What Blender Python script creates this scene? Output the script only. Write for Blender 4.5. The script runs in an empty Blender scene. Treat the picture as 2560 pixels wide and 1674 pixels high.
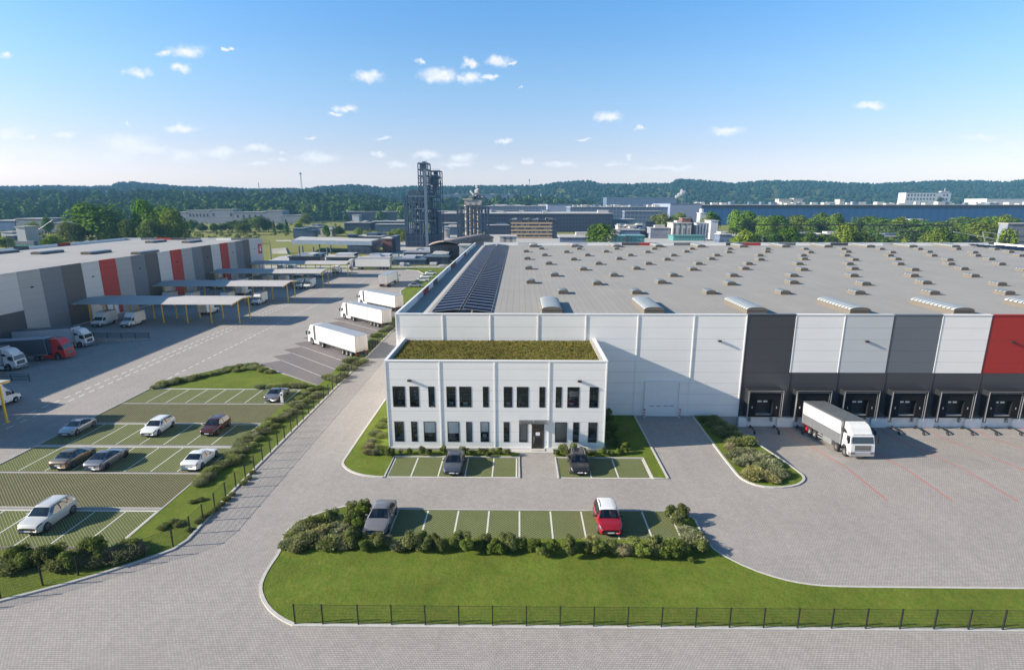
import bpy, math, random
from mathutils import Vector, Matrix, noise as mnoise
rnd = random.Random(7)
PI = math.pi
sc = bpy.context.scene
col = sc.collection
# ------------------------------------------------------------------ camera model (metres; X right, Y away, Z up)
CAMH, FPX = 26.0, 1380.0
PITCH = math.atan(329 / FPX)
YAW = math.atan(18 * math.cos(PITCH) / FPX)
_R = (math.cos(YAW), math.sin(YAW), 0.0)
_F = (-math.sin(YAW) * math.cos(PITCH), math.cos(YAW) * math.cos(PITCH), -math.sin(PITCH))
_U = (-math.sin(YAW) * math.sin(PITCH), math.cos(YAW) * math.sin(PITCH), math.cos(PITCH))
def ray(u, v):
    a = (u - 1280) / FPX; b = (837 - v) / FPX
    return [_F[i] + a * _R[i] + b * _U[i] for i in range(3)]
def G(u, v, z=0.0):
    d = ray(u, v); t = (z - CAMH) / d[2]
    return d[0] * t, d[1] * t
def onY(u, v, Y):
    d = ray(u, v); t = Y / d[1]
    return d[0] * t, CAMH + d[2] * t
cam = bpy.data.cameras.new('camera'); cam.sensor_width = 36; cam.lens = 36 * FPX / 2560
cam.clip_start = 0.5; cam.clip_end = 20000
camo = bpy.data.objects.new('camera', cam); col.objects.link(camo)
camo.location = (0, 0, CAMH); camo.rotation_euler = (PI / 2 - PITCH, 0, YAW)
sc.camera = camo
# ------------------------------------------------------------------ node helpers
def nd(nt, t, ins=None, **props):
    n = nt.nodes.new('ShaderNode' + t)
    for k, v in props.items(): setattr(n, k, v)
    for k, v in (ins or {}).items():
        s = n.inputs[k]
        if isinstance(v, bpy.types.NodeSocket): nt.links.new(v, s)
        else: s.default_value = v
    return n
def mth(nt, op, a, b=None, c=None, clamp=False):
    n = nt.nodes.new('ShaderNodeMath'); n.operation = op; n.use_clamp = clamp
    for i, v in enumerate((a, b, c)):
        if v is None: continue
        if isinstance(v, bpy.types.NodeSocket): nt.links.new(v, n.inputs[i])
        else: n.inputs[i].default_value = v
    return n.outputs[0]
def mixc(nt, f, a, b, blend='MIX'):
    n = nt.nodes.new('ShaderNodeMix'); n.data_type = 'RGBA'; n.blend_type = blend
    for s, v in ((n.inputs[0], f), (n.inputs[6], a), (n.inputs[7], b)):
        if isinstance(v, bpy.types.NodeSocket): nt.links.new(v, s)
        else: s.default_value = v if not isinstance(v, tuple) or len(v) == 4 else (*v, 1)
    return n.outputs[2]
def newmat(name):
    m = bpy.data.materials.new(name); m.use_nodes = True
    nt = m.node_tree
    b = nt.nodes['Principled BSDF']
    return m, nt, b
def setc(nt, sock, v):
    if isinstance(v, bpy.types.NodeSocket): nt.links.new(v, sock)
    else: sock.default_value = v if not isinstance(v, tuple) or len(v) == 4 else (*v, 1)
def pos(nt): return nd(nt, 'TexCoord').outputs['Object']
def wpos(nt): return nd(nt, 'NewGeometry').outputs['Position']
def noise(nt, vec, scale, detail=3, rough=0.55):
    return nd(nt, 'TexNoise', {'Vector': vec, 'Scale': scale, 'Detail': detail, 'Roughness': rough}).outputs['Fac']
def ramp(nt, fac, stops):
    r = nd(nt, 'ValToRGB', {'Fac': fac}); cr = r.color_ramp
    while len(cr.elements) < len(stops): cr.elements.new(0.5)
    for e, (p, c) in zip(cr.elements, stops): e.position = p; e.color = (*c, 1)
    return r.outputs['Color']
def bump(nt, b, h, strength=0.3, dist=0.05):
    n = nd(nt, 'Bump', {'Height': h, 'Strength': strength, 'Distance': dist})
    nt.links.new(n.outputs[0], b.inputs['Normal'])
def pbr(name, c, rough=0.5, metal=0.0, var=0.08, vscale=1.5, spec=0.5, coat=0.0):
    """plain surface with a little procedural mottling"""
    m, nt, b = newmat(name)
    f = noise(nt, pos(nt), vscale, 4)
    k = tuple(x * (1 - var * 2) for x in c); h = tuple(min(1, x * (1 + var * 2)) for x in c)
    setc(nt, b.inputs['Base Color'], mixc(nt, f, k, h))
    b.inputs['Roughness'].default_value = rough; b.inputs['Metallic'].default_value = metal
    b.inputs['Specular IOR Level'].default_value = spec; b.inputs['Coat Weight'].default_value = coat
    return m
# ------------------------------------------------------------------ mesh builder
class MB:
    def __init__(s, xf=None): s.v = []; s.f = []; s.mi = []; s.sm = []; s.xf = xf
    def add(s, vs, fs, mi=0, smooth=False):
        o = len(s.v) if len(vs) else 0; s.v += [tuple(x) for x in vs]
        for f in fs: s.f.append(tuple(i + o for i in f)); s.mi.append(mi); s.sm.append(smooth)
        return s
    def box(s, x0, x1, y0, y1, z0, z1, mi=0):
        x0, x1 = min(x0, x1), max(x0, x1); y0, y1 = min(y0, y1), max(y0, y1); z0, z1 = min(z0, z1), max(z0, z1)
        return s.add([(x0,y0,z0),(x1,y0,z0),(x1,y1,z0),(x0,y1,z0),(x0,y0,z1),(x1,y0,z1),(x1,y1,z1),(x0,y1,z1)],
                     [(0,3,2,1),(4,5,6,7),(0,1,5,4),(1,2,6,5),(2,3,7,6),(3,0,4,7)], mi)
    def quad(s, a, b, c, d, mi=0): return s.add([a, b, c, d], [(0,1,2,3)], mi)
    def prism(s, pts, z0, z1, mi=0):
        n = len(pts)
        if sum(pts[i][0]*pts[(i+1)%n][1]-pts[(i+1)%n][0]*pts[i][1] for i in range(n)) < 0: pts = pts[::-1]
        return s.add([(x,y,z0) for x,y in pts]+[(x,y,z1) for x,y in pts],
              [tuple(range(n))[::-1], tuple(range(n,2*n))]+[(i,(i+1)%n,n+(i+1)%n,n+i) for i in range(n)], mi)
    def sheet(s, pts, z, mi=0):
        n = len(pts)
        if sum(pts[i][0]*pts[(i+1)%n][1]-pts[(i+1)%n][0]*pts[i][1] for i in range(n)) < 0: pts = pts[::-1]
        return s.add([(x,y,z) for x,y in pts], [tuple(range(n))], mi)
    def xprism(s, prof, x0, x1, mi=0, smooth=False):      # profile in (y,z) pulled along x; x may be callables of z
        n = len(prof); f0 = x0 if callable(x0) else (lambda y, z: x0); f1 = x1 if callable(x1) else (lambda y, z: x1)
        if sum(prof[i][0]*prof[(i+1)%n][1]-prof[(i+1)%n][0]*prof[i][1] for i in range(n)) < 0: prof = prof[::-1]
        return s.add([(f0(y,z),y,z) for y,z in prof]+[(f1(y,z),y,z) for y,z in prof],
              [tuple(range(n))[::-1], tuple(range(n,2*n))]+[(i,(i+1)%n,n+(i+1)%n,n+i) for i in range(n)], mi, smooth)
    def cyl(s, p, q, r, n=8, r2=None, mi=0, smooth=True, caps=True):
        p = Vector(p); q = Vector(q); d = (q - p).normalized(); r2 = r if r2 is None else r2
        a = d.orthogonal().normalized(); b = d.cross(a)
        vs = [p + (a*math.cos(2*PI*i/n)+b*math.sin(2*PI*i/n))*r for i in range(n)]+[q + (a*math.cos(2*PI*i/n)+b*math.sin(2*PI*i/n))*r2 for i in range(n)]
        s.add(vs, [(i,(i+1)%n,n+(i+1)%n,n+i) for i in range(n)], mi, smooth)
        if caps: s.add(vs, [tuple(range(n))[::-1], tuple(range(n,2*n))], mi)
        return s
    def bar(s, p, q, w, h=None, mi=0):                      # square bar between two points
        p = Vector(p); q = Vector(q); d = (q-p).normalized(); h = h or w
        a = d.cross(Vector((0,0,1)));
        if a.length < 1e-4: a = Vector((1,0,0))
        a.normalize(); b = a.cross(d).normalized(); a = a*w/2; b = b*h/2
        vs = [p-a-b,p+a-b,p+a+b,p-a+b,q-a-b,q+a-b,q+a+b,q-a+b]
        return s.add(vs, [(0,3,2,1),(4,5,6,7),(0,1,5,4),(1,2,6,5),(2,3,7,6),(3,0,4,7)], mi)
    def path(s, pts, r, n=6, mi=0):
        for a, b in zip(pts, pts[1:]): s.cyl(a, b, r, n, mi=mi)
        return s
    def lathe_x(s, prof, cx, cy, cz, n=16, mi=0):           # profile (x offset, radius) round an axle along x
        k = len(prof); vs = []
        for i in range(n):
            a = 2*PI*i/n
            vs += [(cx+x, cy+r*math.cos(a), cz+r*math.sin(a)) for x, r in prof]
        fs = []
        for i in range(n):
            j = (i+1) % n
            for t in range(k-1): fs.append((i*k+t, j*k+t, j*k+t+1, i*k+t+1))
        return s.add(vs, fs, mi, True)
    def mesh(s, name, mats):
        me = bpy.data.meshes.new(name)
        v = [tuple(s.xf(*p)) for p in s.v] if s.xf else s.v
        me.from_pydata(v, [], s.f)
        for m in (mats if isinstance(mats, (list, tuple)) else [mats]): me.materials.append(m)
        me.polygons.foreach_set('material_index', s.mi); me.polygons.foreach_set('use_smooth', s.sm)
        me.update(); return me
    def build(s, name, mats, parent=None, loc=None):
        o = bpy.data.objects.new(name, s.mesh(name, mats)); col.objects.link(o)
        if parent is not None: o.parent = parent
        if loc: o.location = loc
        return o
def bevel(o, w, seg=2):
    m = o.modifiers.new('edge', 'BEVEL'); m.width = w; m.segments = seg; m.limit_method = 'ANGLE'; m.angle_limit = math.radians(40)
    return o
def tag(o, label=None, cat=None, group=None, kind=None):
    if label: o['label'] = label
    if cat: o['category'] = cat
    if group: o['group'] = group
    if kind: o['kind'] = kind
    return o
def empty(name, loc=(0,0,0), rz=0.0):
    o = bpy.data.objects.new(name, None); col.objects.link(o); o.location = loc; o.rotation_euler = (0,0,rz); o.empty_display_size = 0.3
    return o
KIDS = {}
def kids(o):
    return [c for c in col.objects if c.parent == o]
def copy_tree(o, loc=None, rz=None, parent=None, index=None):
    c = o.copy(); col.objects.link(c)
    if parent is not None: c.parent = parent
    if loc is not None: c.location = loc
    if rz is not None: c.rotation_euler = (c.rotation_euler[0], c.rotation_euler[1], rz)
    for ch in o.children: copy_tree(ch, parent=c)
    return c
def struct(name, mb, m): return tag(mb.build(name, m), kind='structure')
ORD = ['first','second','third','fourth','fifth','sixth','seventh','eighth','ninth','tenth','eleventh','twelfth','thirteenth','fourteenth','fifteenth','sixteenth','seventeenth','eighteenth','nineteenth','twentieth']
def ordn(i):
    if i < 20: return ORD[i]
    t, r = divmod(i + 1, 10)
    tens = {2:'twent',3:'thirt',4:'fort',5:'fift',6:'sixt',7:'sevent',8:'eight',9:'ninet'}[t]
    return tens + 'ieth' if r == 0 else tens + 'y-' + ORD[r-1]
# ------------------------------------------------------------------ sun and sky
SUN_EL = math.radians(22.8); SUN_DIR = Vector((1, 0.14, 0)).normalized()
to_sun = Vector((-SUN_DIR.x * math.cos(SUN_EL), -SUN_DIR.y * math.cos(SUN_EL), math.sin(SUN_EL)))
sun = bpy.data.lights.new('sun', 'SUN'); sun.energy = 5.0; sun.angle = math.radians(0.5); sun.color = (1.0, 0.90, 0.76)
suno = bpy.data.objects.new('sun', sun); col.objects.link(suno)
suno.rotation_euler = to_sun.to_track_quat('Z', 'Y').to_euler(); suno.location = (-200, -20, 120)
world = bpy.data.worlds.new('World'); sc.world = world; world.use_nodes = True
wn = world.node_tree
bg = wn.nodes['Background']
sky = nd(wn, 'TexSky', sky_type='NISHITA', sun_disc=False, sun_elevation=SUN_EL, altitude=0.0, air_density=1.0, dust_density=0.6, ozone_density=2.0)
sky.sun_rotation = math.atan2(to_sun.x, to_sun.y)
dirv = nd(wn, 'TexCoord').outputs['Generated']
sep = nd(wn, 'SeparateXYZ', {0: dirv})
ysafe = mth(wn, 'MAXIMUM', sep.outputs[1], 0.02)
cu = mth(wn, 'DIVIDE', sep.outputs[0], ysafe); cv = mth(wn, 'DIVIDE', sep.outputs[2], ysafe)
cp = nd(wn, 'CombineXYZ', {0: cu, 1: cv, 2: 0.0}).outputs[0]
CLOUDS = [(16,134,20,9),(465,124,50,14),(406,131,16,6),(344,179,36,10),(448,168,24,11),(567,122,12,4),(924,189,36,13),(1049,156,12,6),
 (1100,186,52,16),(1178,190,30,11),(1173,157,21,10),(1247,152,31,13),(1226,195,20,6),(867,270,26,9),(840,286,18,4),(24,331,34,14),(70,340,22,5),
 (156,336,36,8),(320,310,11,4),(455,318,44,10),(316,352,70,20),(350,370,80,14),(140,388,68,14),(50,396,24,6),(282,390,46,14),(463,388,40,13),
 (549,379,50,12),(640,369,36,9),(799,392,50,12),(646,408,34,5),(705,379,14,4),(699,397,16,4),(777,346,12,4),(955,346,20,4),(955,384,16,6),
 (992,411,26,8),(1062,383,36,10),(1156,390,34,11),(1140,408,40,6),(1258,350,22,6),(1258,417,24,5),(1522,288,37,12),(1815,325,43,9),
 (2178,261,40,8),(2455,341,48,9),(2538,361,30,8),(2540,388,26,5),(1457,347,17,4),(1601,317,12,3),(1573,392,15,5),(1533,409,24,4),
 (1320,401,18,6),(1400,409,38,8),(1667,418,90,5),(1307,216,8,4),(1285,157,9,5)]
w1 = nd(wn, 'TexNoise', {'Vector': cp, 'Scale': 42.0, 'Detail': 6.0, 'Roughness': 0.62})
warp = nd(wn, 'VectorMath', {0: w1.outputs['Color'], 1: (0.5, 0.5, 0.5)}, operation='SUBTRACT').outputs[0]
warp = nd(wn, 'VectorMath', {0: warp, 1: (0.060, 0.026, 0.0)}, operation='MULTIPLY').outputs[0]
cpw = nd(wn, 'VectorMath', {0: cp, 1: warp}, operation='ADD').outputs[0]
field = None
for (u, v, a, b) in CLOUDS:
    d = ray(u, v + b * 0.25); e = ray(u + a * 1.25, v + b * 0.25); h = ray(u, v - b * 1.25)
    c0 = (d[0]/d[1], d[2]/d[1]); sa = 1/abs(e[0]/e[1]-c0[0]); sb = 1/abs(h[2]/h[1]-c0[1])
    n = nd(wn, 'VectorMath', {0: cpw, 1: (sa, sb, 0), 2: (-c0[0]*sa, -c0[1]*sb, 0)}, operation='MULTIPLY_ADD')
    l = nd(wn, 'VectorMath', {0: n.outputs[0]}, operation='LENGTH').outputs['Value']
    field = l if field is None else mth(wn, 'MINIMUM', field, l)
den = nd(wn, 'MapRange', {'Value': field, 'From Min': 1.08, 'From Max': 0.10, 'To Min': 0.0, 'To Max': 1.0}, interpolation_type='SMOOTHSTEP').outputs[0]
w2 = noise(wn, cp, 110.0, 4, 0.6)
den = mth(wn, 'MULTIPLY', den, mth(wn, 'MULTIPLY_ADD', w2, 0.9, 0.5), clamp=True)
fade = nd(wn, 'MapRange', {'Value': cv, 'From Min': 0.015, 'From Max': 0.16, 'To Min': 0.62, 'To Max': 0.97}).outputs[0]
den = mth(wn, 'MULTIPLY', den, fade)
# the clear blue: measured sky radiance, pulled a little towards the photographed hue by elevation
elev = sep.outputs[2]
tint = ramp(wn, elev, [(0.0, (0.98, 0.84, 1.02)), (0.05, (0.91, 0.76, 0.91)), (0.085, (0.83, 0.72, 0.83)), (0.196, (0.70, 0.83, 0.94)), (0.30, (0.53, 0.85, 1.08)), (0.45, (0.42, 0.66, 0.82)), (1.0, (0.42, 0.62, 0.72))])
skyc = mixc(wn, 1.0, sky.outputs[0], tint, 'MULTIPLY')
SKYGAIN = 1.0
skyc = nd(wn, 'VectorMath', {0: skyc, 1: (SKYGAIN,)*3}, operation='MULTIPLY').outputs[0]
cloudc = mixc(wn, w2, (4.2, 4.4, 4.8, 1), (5.0, 5.0, 5.0, 1))
final = mixc(wn, den, skyc, cloudc)
wn.links.new(final, bg.inputs['Color']); bg.inputs['Strength'].default_value = 0.10
vs = sc.view_settings; vs.view_transform = 'Standard'; vs.look = 'None'; vs.exposure = 1.10; vs.gamma = 1.0; vs.use_curve_mapping = False
sc.cycles.max_bounces = 6; sc.cycles.diffuse_bounces = 3; sc.cycles.glossy_bounces = 3; sc.cycles.transmission_bounces = 4; sc.cycles.transparent_max_bounces = 12; sc.cycles.volume_bounces = 1
sc.cycles.use_denoising = True
# ================================================================== materials
M = {}
def m_paving(name, c1, c2, mort, bw=0.21, bh=0.145):
    m, nt, b = newmat(name); p = wpos(nt)
    br = nd(nt, 'TexBrick', {'Vector': p, 'Color1': (*c1,1), 'Color2': (*c2,1), 'Mortar': (*mort,1), 'Scale': 1.0, 'Mortar Size': 0.011, 'Mortar Smooth': 0.2, 'Bias': -0.1, 'Brick Width': bw, 'Row Height': bh})
    big = noise(nt, p, 0.16, 5, 0.6); mid = noise(nt, p, 1.4, 5, 0.65); sp = noise(nt, p, 9.0, 2)
    f = mth(nt, 'MULTIPLY_ADD', big, 0.30, 0.78); f2 = mth(nt, 'MULTIPLY_ADD', mid, 0.30, 0.85); f3 = mth(nt, 'MULTIPLY_ADD', sp, 0.24, 0.88)
    f = mth(nt, 'MULTIPLY', mth(nt, 'MULTIPLY', f, f2), f3)
    # faint tyre wear and damp streaks along the driving direction
    st = noise(nt, nd(nt, 'VectorMath', {0: p, 1: (0.9, 0.05, 1.0)}, operation='MULTIPLY').outputs[0], 1.0, 4, 0.6)
    f = mth(nt, 'MULTIPLY', f, mth(nt, 'MULTIPLY_ADD', st, 0.16, 0.92))
    v = nd(nt, 'VectorMath', {0: br.outputs['Color'], 'Scale': f}, operation='SCALE').outputs[0]
    setc(nt, b.inputs['Base Color'], v); b.inputs['Roughness'].default_value = 0.85; b.inputs['Specular IOR Level'].default_value = 0.25
    bump(nt, b, br.outputs['Fac'], -0.35, 0.01)
    return m
M['paving'] = m_paving('paving', (0.385, 0.352, 0.325), (0.325, 0.30, 0.278), (0.13, 0.125, 0.12))
M['paving_dark'] = m_paving('paving_dark', (0.205, 0.182, 0.180), (0.172, 0.155, 0.154), (0.10, 0.09, 0.09))
def m_grass(name, dark, light, dry, dryamt=0.5, bs=0.7):
    m, nt, b = newmat(name); p = wpos(nt)
    fine = noise(nt, p, 7.0, 6, 0.78); mid = noise(nt, p, 1.1, 6, 0.7); big = noise(nt, p, 0.22, 5, 0.65)
    c = ramp(nt, fine, [(0.30, dark), (0.62, light)])
    md = nd(nt, 'MapRange', {'Value': mid, 'From Min': 0.38, 'From Max': 0.66}).outputs[0]
    c = mixc(nt, mth(nt, 'MULTIPLY', md, dryamt), c, dry)
    v = nd(nt, 'VectorMath', {0: c, 'Scale': mth(nt, 'MULTIPLY_ADD', big, 0.95, 0.52)}, operation='SCALE').outputs[0]
    setc(nt, b.inputs['Base Color'], v); b.inputs['Roughness'].default_value = 0.95; b.inputs['Specular IOR Level'].default_value = 0.1
    h = mth(nt, 'ADD', mth(nt, 'MULTIPLY', fine, 0.6), mid)
    bump(nt, b, h, bs, 0.10)
    return m
M['lawn'] = m_grass('lawn_grass', (0.052, 0.088, 0.010), (0.125, 0.178, 0.024), (0.170, 0.160, 0.032), 0.45)
M['sedum'] = m_grass('sedum', (0.060, 0.072, 0.012), (0.165, 0.158, 0.034), (0.195, 0.130, 0.042), 0.6, 1.0)
M['meadow'] = m_grass('meadow', (0.075, 0.115, 0.022), (0.165, 0.185, 0.042), (0.28, 0.235, 0.085), 0.75, 0.4)
def m_lattice(name, g1, g2, conc, wq):
    m, nt, b = newmat(name); p = wpos(nt); s = nd(nt, 'SeparateXYZ', {0: p})
    x = s.outputs[0]; y = mth(nt, 'MULTIPLY', s.outputs[1], 1.14)
    def line(sgn, w):
        t = mth(nt, 'MULTIPLY', mth(nt, 'ADD', x, mth(nt, 'MULTIPLY', y, sgn)), 1/0.29)
        t = mth(nt, 'ABSOLUTE', mth(nt, 'SUBTRACT', mth(nt, 'FRACT', t), 0.5))
        return nd(nt, 'MapRange', {'Value': t, 'From Min': w, 'From Max': w - 0.10}).outputs[0]
    l = mth(nt, 'MAXIMUM', line(1.0, 0.155), line(-1.0, wq))
    n1 = noise(nt, p, 9.0, 4, 0.7); n2 = noise(nt, p, 0.6, 4)
    l = mth(nt, 'MULTIPLY', l, nd(nt, 'MapRange', {'Value': n1, 'From Min': 0.25, 'From Max': 0.5, 'To Min': 0.45}).outputs[0])
    g = ramp(nt, n1, [(0.3, g1), (0.7, g2)])
    cc = nd(nt, 'VectorMath', {0: conc, 'Scale': mth(nt, 'MULTIPLY_ADD', n2, 0.5, 0.75)}, operation='SCALE').outputs[0]
    setc(nt, b.inputs['Base Color'], mixc(nt, l, g, cc)); b.inputs['Roughness'].default_value = 0.9; b.inputs['Specular IOR Level'].default_value = 0.15
    bump(nt, b, l, 0.8, 0.05)
    return m
M['bay'] = m_lattice('grass_paver', (0.050, 0.072, 0.008), (0.135, 0.160, 0.024), (0.29, 0.285, 0.225), 0.125)
M['lane'] = m_lattice('lane_paver', (0.055, 0.058, 0.014), (0.115, 0.110, 0.035), (0.30, 0.28, 0.225), 0.11)
M['kerb'] = pbr('kerb_concrete', (0.44, 0.42, 0.39), 0.85, var=0.12, vscale=3)
M['concrete'] = pbr('concrete', (0.36, 0.345, 0.32), 0.85, var=0.14, vscale=0.8)
M['white_line'] = pbr('white_line_paint', (0.56, 0.55, 0.51), 0.75, var=0.14, vscale=6)
def m_worn(name, c, under, thr):
    m, nt, b = newmat(name); p = wpos(nt)
    f = nd(nt, 'MapRange', {'Value': noise(nt, p, 5.0, 5, 0.7), 'From Min': thr, 'From Max': thr + 0.18}).outputs[0]
    setc(nt, b.inputs['Base Color'], mixc(nt, f, c, under)); b.inputs['Roughness'].default_value = 0.75
    return m
M['road_line'] = m_worn('road_line_paint', (0.78, 0.77, 0.75), (0.50, 0.48, 0.46), 0.58)
M['red_line'] = m_worn('red_line_paint', (0.52, 0.085, 0.060), (0.36, 0.25, 0.22), 0.52)
# ================================================================== setting: ground sheets
def chaikin(pts, n=2, closed=False):
    for _ in range(n):
        out = [] if closed else [pts[0]]
        rng = range(len(pts) if closed else len(pts)-1)
        for i in rng:
            a = pts[i]; b = pts[(i+1) % len(pts)]
            out += [(a[0]*.75+b[0]*.25, a[1]*.75+b[1]*.25), (a[0]*.25+b[0]*.75, a[1]*.25+b[1]*.75)]
        if not closed: out.append(pts[-1])
        pts = out
    return pts
def strip(mb, pts, w, z0, z1, closed=False):                # kerb: a real step that follows a polyline
    n = len(pts); L = []; R = []
    for i in range(n):
        a = Vector(pts[i-1] if (i or closed) else pts[i]); b = Vector(pts[(i+1) % n] if (i < n-1 or closed) else pts[i])
        d = (b - a); d = d.normalized() if d.length > 1e-6 else Vector((1, 0)); t = Vector((-d.y, d.x)) * w / 2
        c = Vector(pts[i]); L.append(c + t); R.append(c - t)
    for i in range(n if closed else n-1):
        j = (i+1) % n
        mb.add([(*R[i], z0), (*R[j], z0), (*L[j], z0), (*L[i], z0), (*R[i], z1), (*R[j], z1), (*L[j], z1), (*L[i], z1)],
               [(4,5,6,7), (0,1,5,4), (2,3,7,6), (0,4,7,3), (1,2,6,5)])
# terrain: one sheet to the horizon with an opening where the paved site lies
XS = [-9000, -3000, -1200, -600, -150, 162, 600, 1200, 3000, 9000]; YS = [-400, -26, 228, 500, 900, 1600, 4000, 12000]
t = MB(); nx = len(XS)
vs = [(x, y, -0.05) for y in YS for x in XS]
t.add(vs, [(j*nx+i, j*nx+i+1, (j+1)*nx+i+1, (j+1)*nx+i) for j in range(len(YS)-1) for i in range(nx-1) if not (XS[i] == -150 and YS[j] == -26)])
struct('terrain', t, M['meadow'])
# paving; the two truck yards dip to the docks
RK0, RK1, RD = 51.6, 62.0, -1.25                            # right ramp: foot line, bottom line, depth
LK0, LK1, LD = -70.0, -90.0, -1.30                          # left ramp
EX = lambda y: 27.45 - max(0, (y - 53.0)) * 0.225           # lawn island's edge over the right ramp
p = MB()
p.sheet([(-70, -26), (162, -26), (162, RK0), (-70, RK0)], 0)
p.sheet([(-70, RK0), (27.45, RK0), (27.45, 53), (EX(65.45), 65.45), (EX(65.45), 228), (-70, 228)], 0)
p.sheet([(-150, -26), (-70, -26), (-70, 78.3), (-150, 78.3)], 0)
p.sheet([(-150, 105.0), (-70, 105.0), (-70, 228), (-150, 228)], 0)
p.sheet([(EX(65.45), 66), (162, 66), (162, 228), (EX(65.45), 228)], 0)
p.add([(27.45, RK0, 0), (162, RK0, 0), (162, RK1, RD), (EX(RK1), RK1, RD)], [(0,1,2,3)])
p.add([(EX(RK1), RK1, RD), (162, RK1, RD), (162, 66, RD), (EX(66), 66, RD)], [(0,1,2,3)])
p.add([(LK0, 78.3, 0), (LK0, 105, 0), (LK1, 105, LD), (LK1, 78.3, LD)], [(0,1,2,3)])
p.add([(LK1, 78.3, LD), (LK1, 105, LD), (-97, 105, LD), (-97, 78.3, LD)], [(0,1,2,3)])
struct('paving', p, M['paving'])
w = MB()                                                    # retaining walls of the dips
def rz(y): return 0 if y < RK0 else RD * min(1, (y - RK0) / (RK1 - RK0))
def lz(x): return 0 if x > LK0 else LD * min(1, (x - LK0) / (LK1 - LK0))
ys = [52, 53, 55, 57, 59, 62, 65.44]
for a, b in zip(ys, ys[1:]): w.quad((EX(a)+.01, a, -1.4), (EX(b)+.01, b, -1.4), (EX(b)+.01, b, -0.004), (EX(a)+.01, a, -0.004))
for y in (78.28, 105.02):
    w.quad((-97, y, -1.4), (-70, y, -1.4), (-70, y, -0.004), (-97, y, -0.004))
w.quad((EX(65.45), 65.43, -1.4), (27.5, 65.43, -1.4), (27.5, 65.43, -0.01), (EX(65.45), 65.43, -0.01))
struct('retaining_wall', w, M['concrete'])
# truck park: darker pavers with a saw-tooth edge
pts = [(-29.5, 76.9), (-29.5, 137.0)]
for k in range(10, -2, -1): pts += [(-40.4, 94.6 + 4.6*k), (-43.0, 92.4 + 4.6*k)]
pts += [(-42.6, 87.2)]
struct('truck_park', MB().sheet(pts, 0.004), M['paving_dark'])
l = MB()
for k in range(-1, 11):
    a = Vector((-40.4, 90 + 4.6*k)); b = Vector((-29.5, 80.2 + 4.6*k)); dd = (b-a).normalized(); n = Vector((-dd.y, dd.x)) * .05
    l.sheet([tuple(a-n), tuple(b-n), tuple(b+n), tuple(a+n)], 0.009)
struct('truck_bay_line', l, M['white_line'])
# dashed lane lines
d = MB()
for x, y0, y1 in ((-62.3, 56.0, 214), (-60.8, 56.6, 214), (-53.5, 79.6, 214)):
    y = y0
    while y < y1: d.sheet([(x-.06, y), (x+.06, y), (x+.06, y+1.05), (x-.06, y+1.05)], 0.006); y += 1.86
struct('lane_line', d, M['road_line'])
# red dock lines
d = MB()
for k in range(10):
    x = 33.2 + 5.82 * k
    for a, b in ((45.2, RK0), (RK0, RK1), (RK1, 65.3)):
        d.quad((x-.05, a, rz(a)+.006), (x+.05, a, rz(a)+.006), (x+.05, b, rz(b)+.006), (x-.05, b, rz(b)+.006))
for k in range(4):
    y = 84.0 + 5.2 * k
    for a, b in ((-66.7, LK0), (LK0, LK1), (LK1, -96)):
        d.quad((a, y+.05, lz(a)+.006), (a, y-.05, lz(a)+.006), (b, y-.05, lz(b)+.006), (b, y+.05, lz(b)+.006))
struct('dock_line', d, M['red_line'])
# lawns with kerbs
def lawn(pts, kerb_pts=None, closed=False, h=0.07):
    LW.prism(pts, -0.3, h)
    if kerb_pts: strip(KB, kerb_pts, 0.22, -0.2, 0.10, closed)
LW = MB(); KB = MB()
left_curve = chaikin([(-14.2, 29.6), (-15.3, 30.15), (-16.5, 31.07), (-17.4, 32.15), (-17.95, 33.1), (-18.2, 34.2), (-18.28, 35.5), (-18.25, 36.8), (-18.5, 38.2), (-18.85, 39.5), (-18.6, 41.0), (-17.7, 42.1), (-15.6, 43.5), (-13.9, 44.1), (-13.2, 43.55)], 1)
right_curve = chaikin([(14.3, 42.4), (14.95, 42.2), (14.85, 40.6), (14.85, 38.9), (15.2, 37.4), (17.0, 35.4), (18.65, 34.37), (20.1, 33.87), (21.7, 33.64), (24.2, 33.6)], 1)
fl = left_curve + [(-13.2, 43.3), (-13.2, 39.0), (13.25, 39.0), (13.25, 43.2)] + right_curve + [(110, 33.6), (110, 29.75)]
lawn(fl, left_curve); strip(KB, right_curve + [(110, 33.6)], 0.16, -0.2, 0.09); strip(KB, [(-14.2, 29.55), (30, 29.68), (110, 29.72)], 0.24, -0.2, 0.11)
# office lawns
cl = chaikin([(-18.15, 71.0), (-18.18, 52.6), (-17.98, 51.6), (-17.05, 50.42), (-15.7, 49.5), (-14.2, 49.08), (-13.2, 49.02)], 1)
lawn(cl + [(-13.15, 53.55), (0.0, 53.55), (0.0, 55.1), (-14.3, 55.1), (-14.3, 65.4), (-15.3, 65.4), (-15.3, 71)], cl)
lawn([(3.9, 55.1), (3.9, 53.5), (13.1, 53.5), (13.1, 49.05), (14.45, 49.05), (14.5, 65.4), (9.6, 65.4), (9.6, 55.1)], [(13.1, 49.05), (14.5, 49.05), (14.55, 65.4)])
isl = chaikin([(21.85, 65.4), (21.45, 50.2), (21.8, 48.6), (22.8, 47.65), (24.35, 47.42), (26.2, 47.8), (27.45, 48.75), (27.9, 49.6), (27.85, 50.6), (27.45, 53.0)], 1)
lawn(isl + [(EX(65.4), 65.4)], isl + [(EX(59), 59), (EX(65.4), 65.4)])
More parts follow.
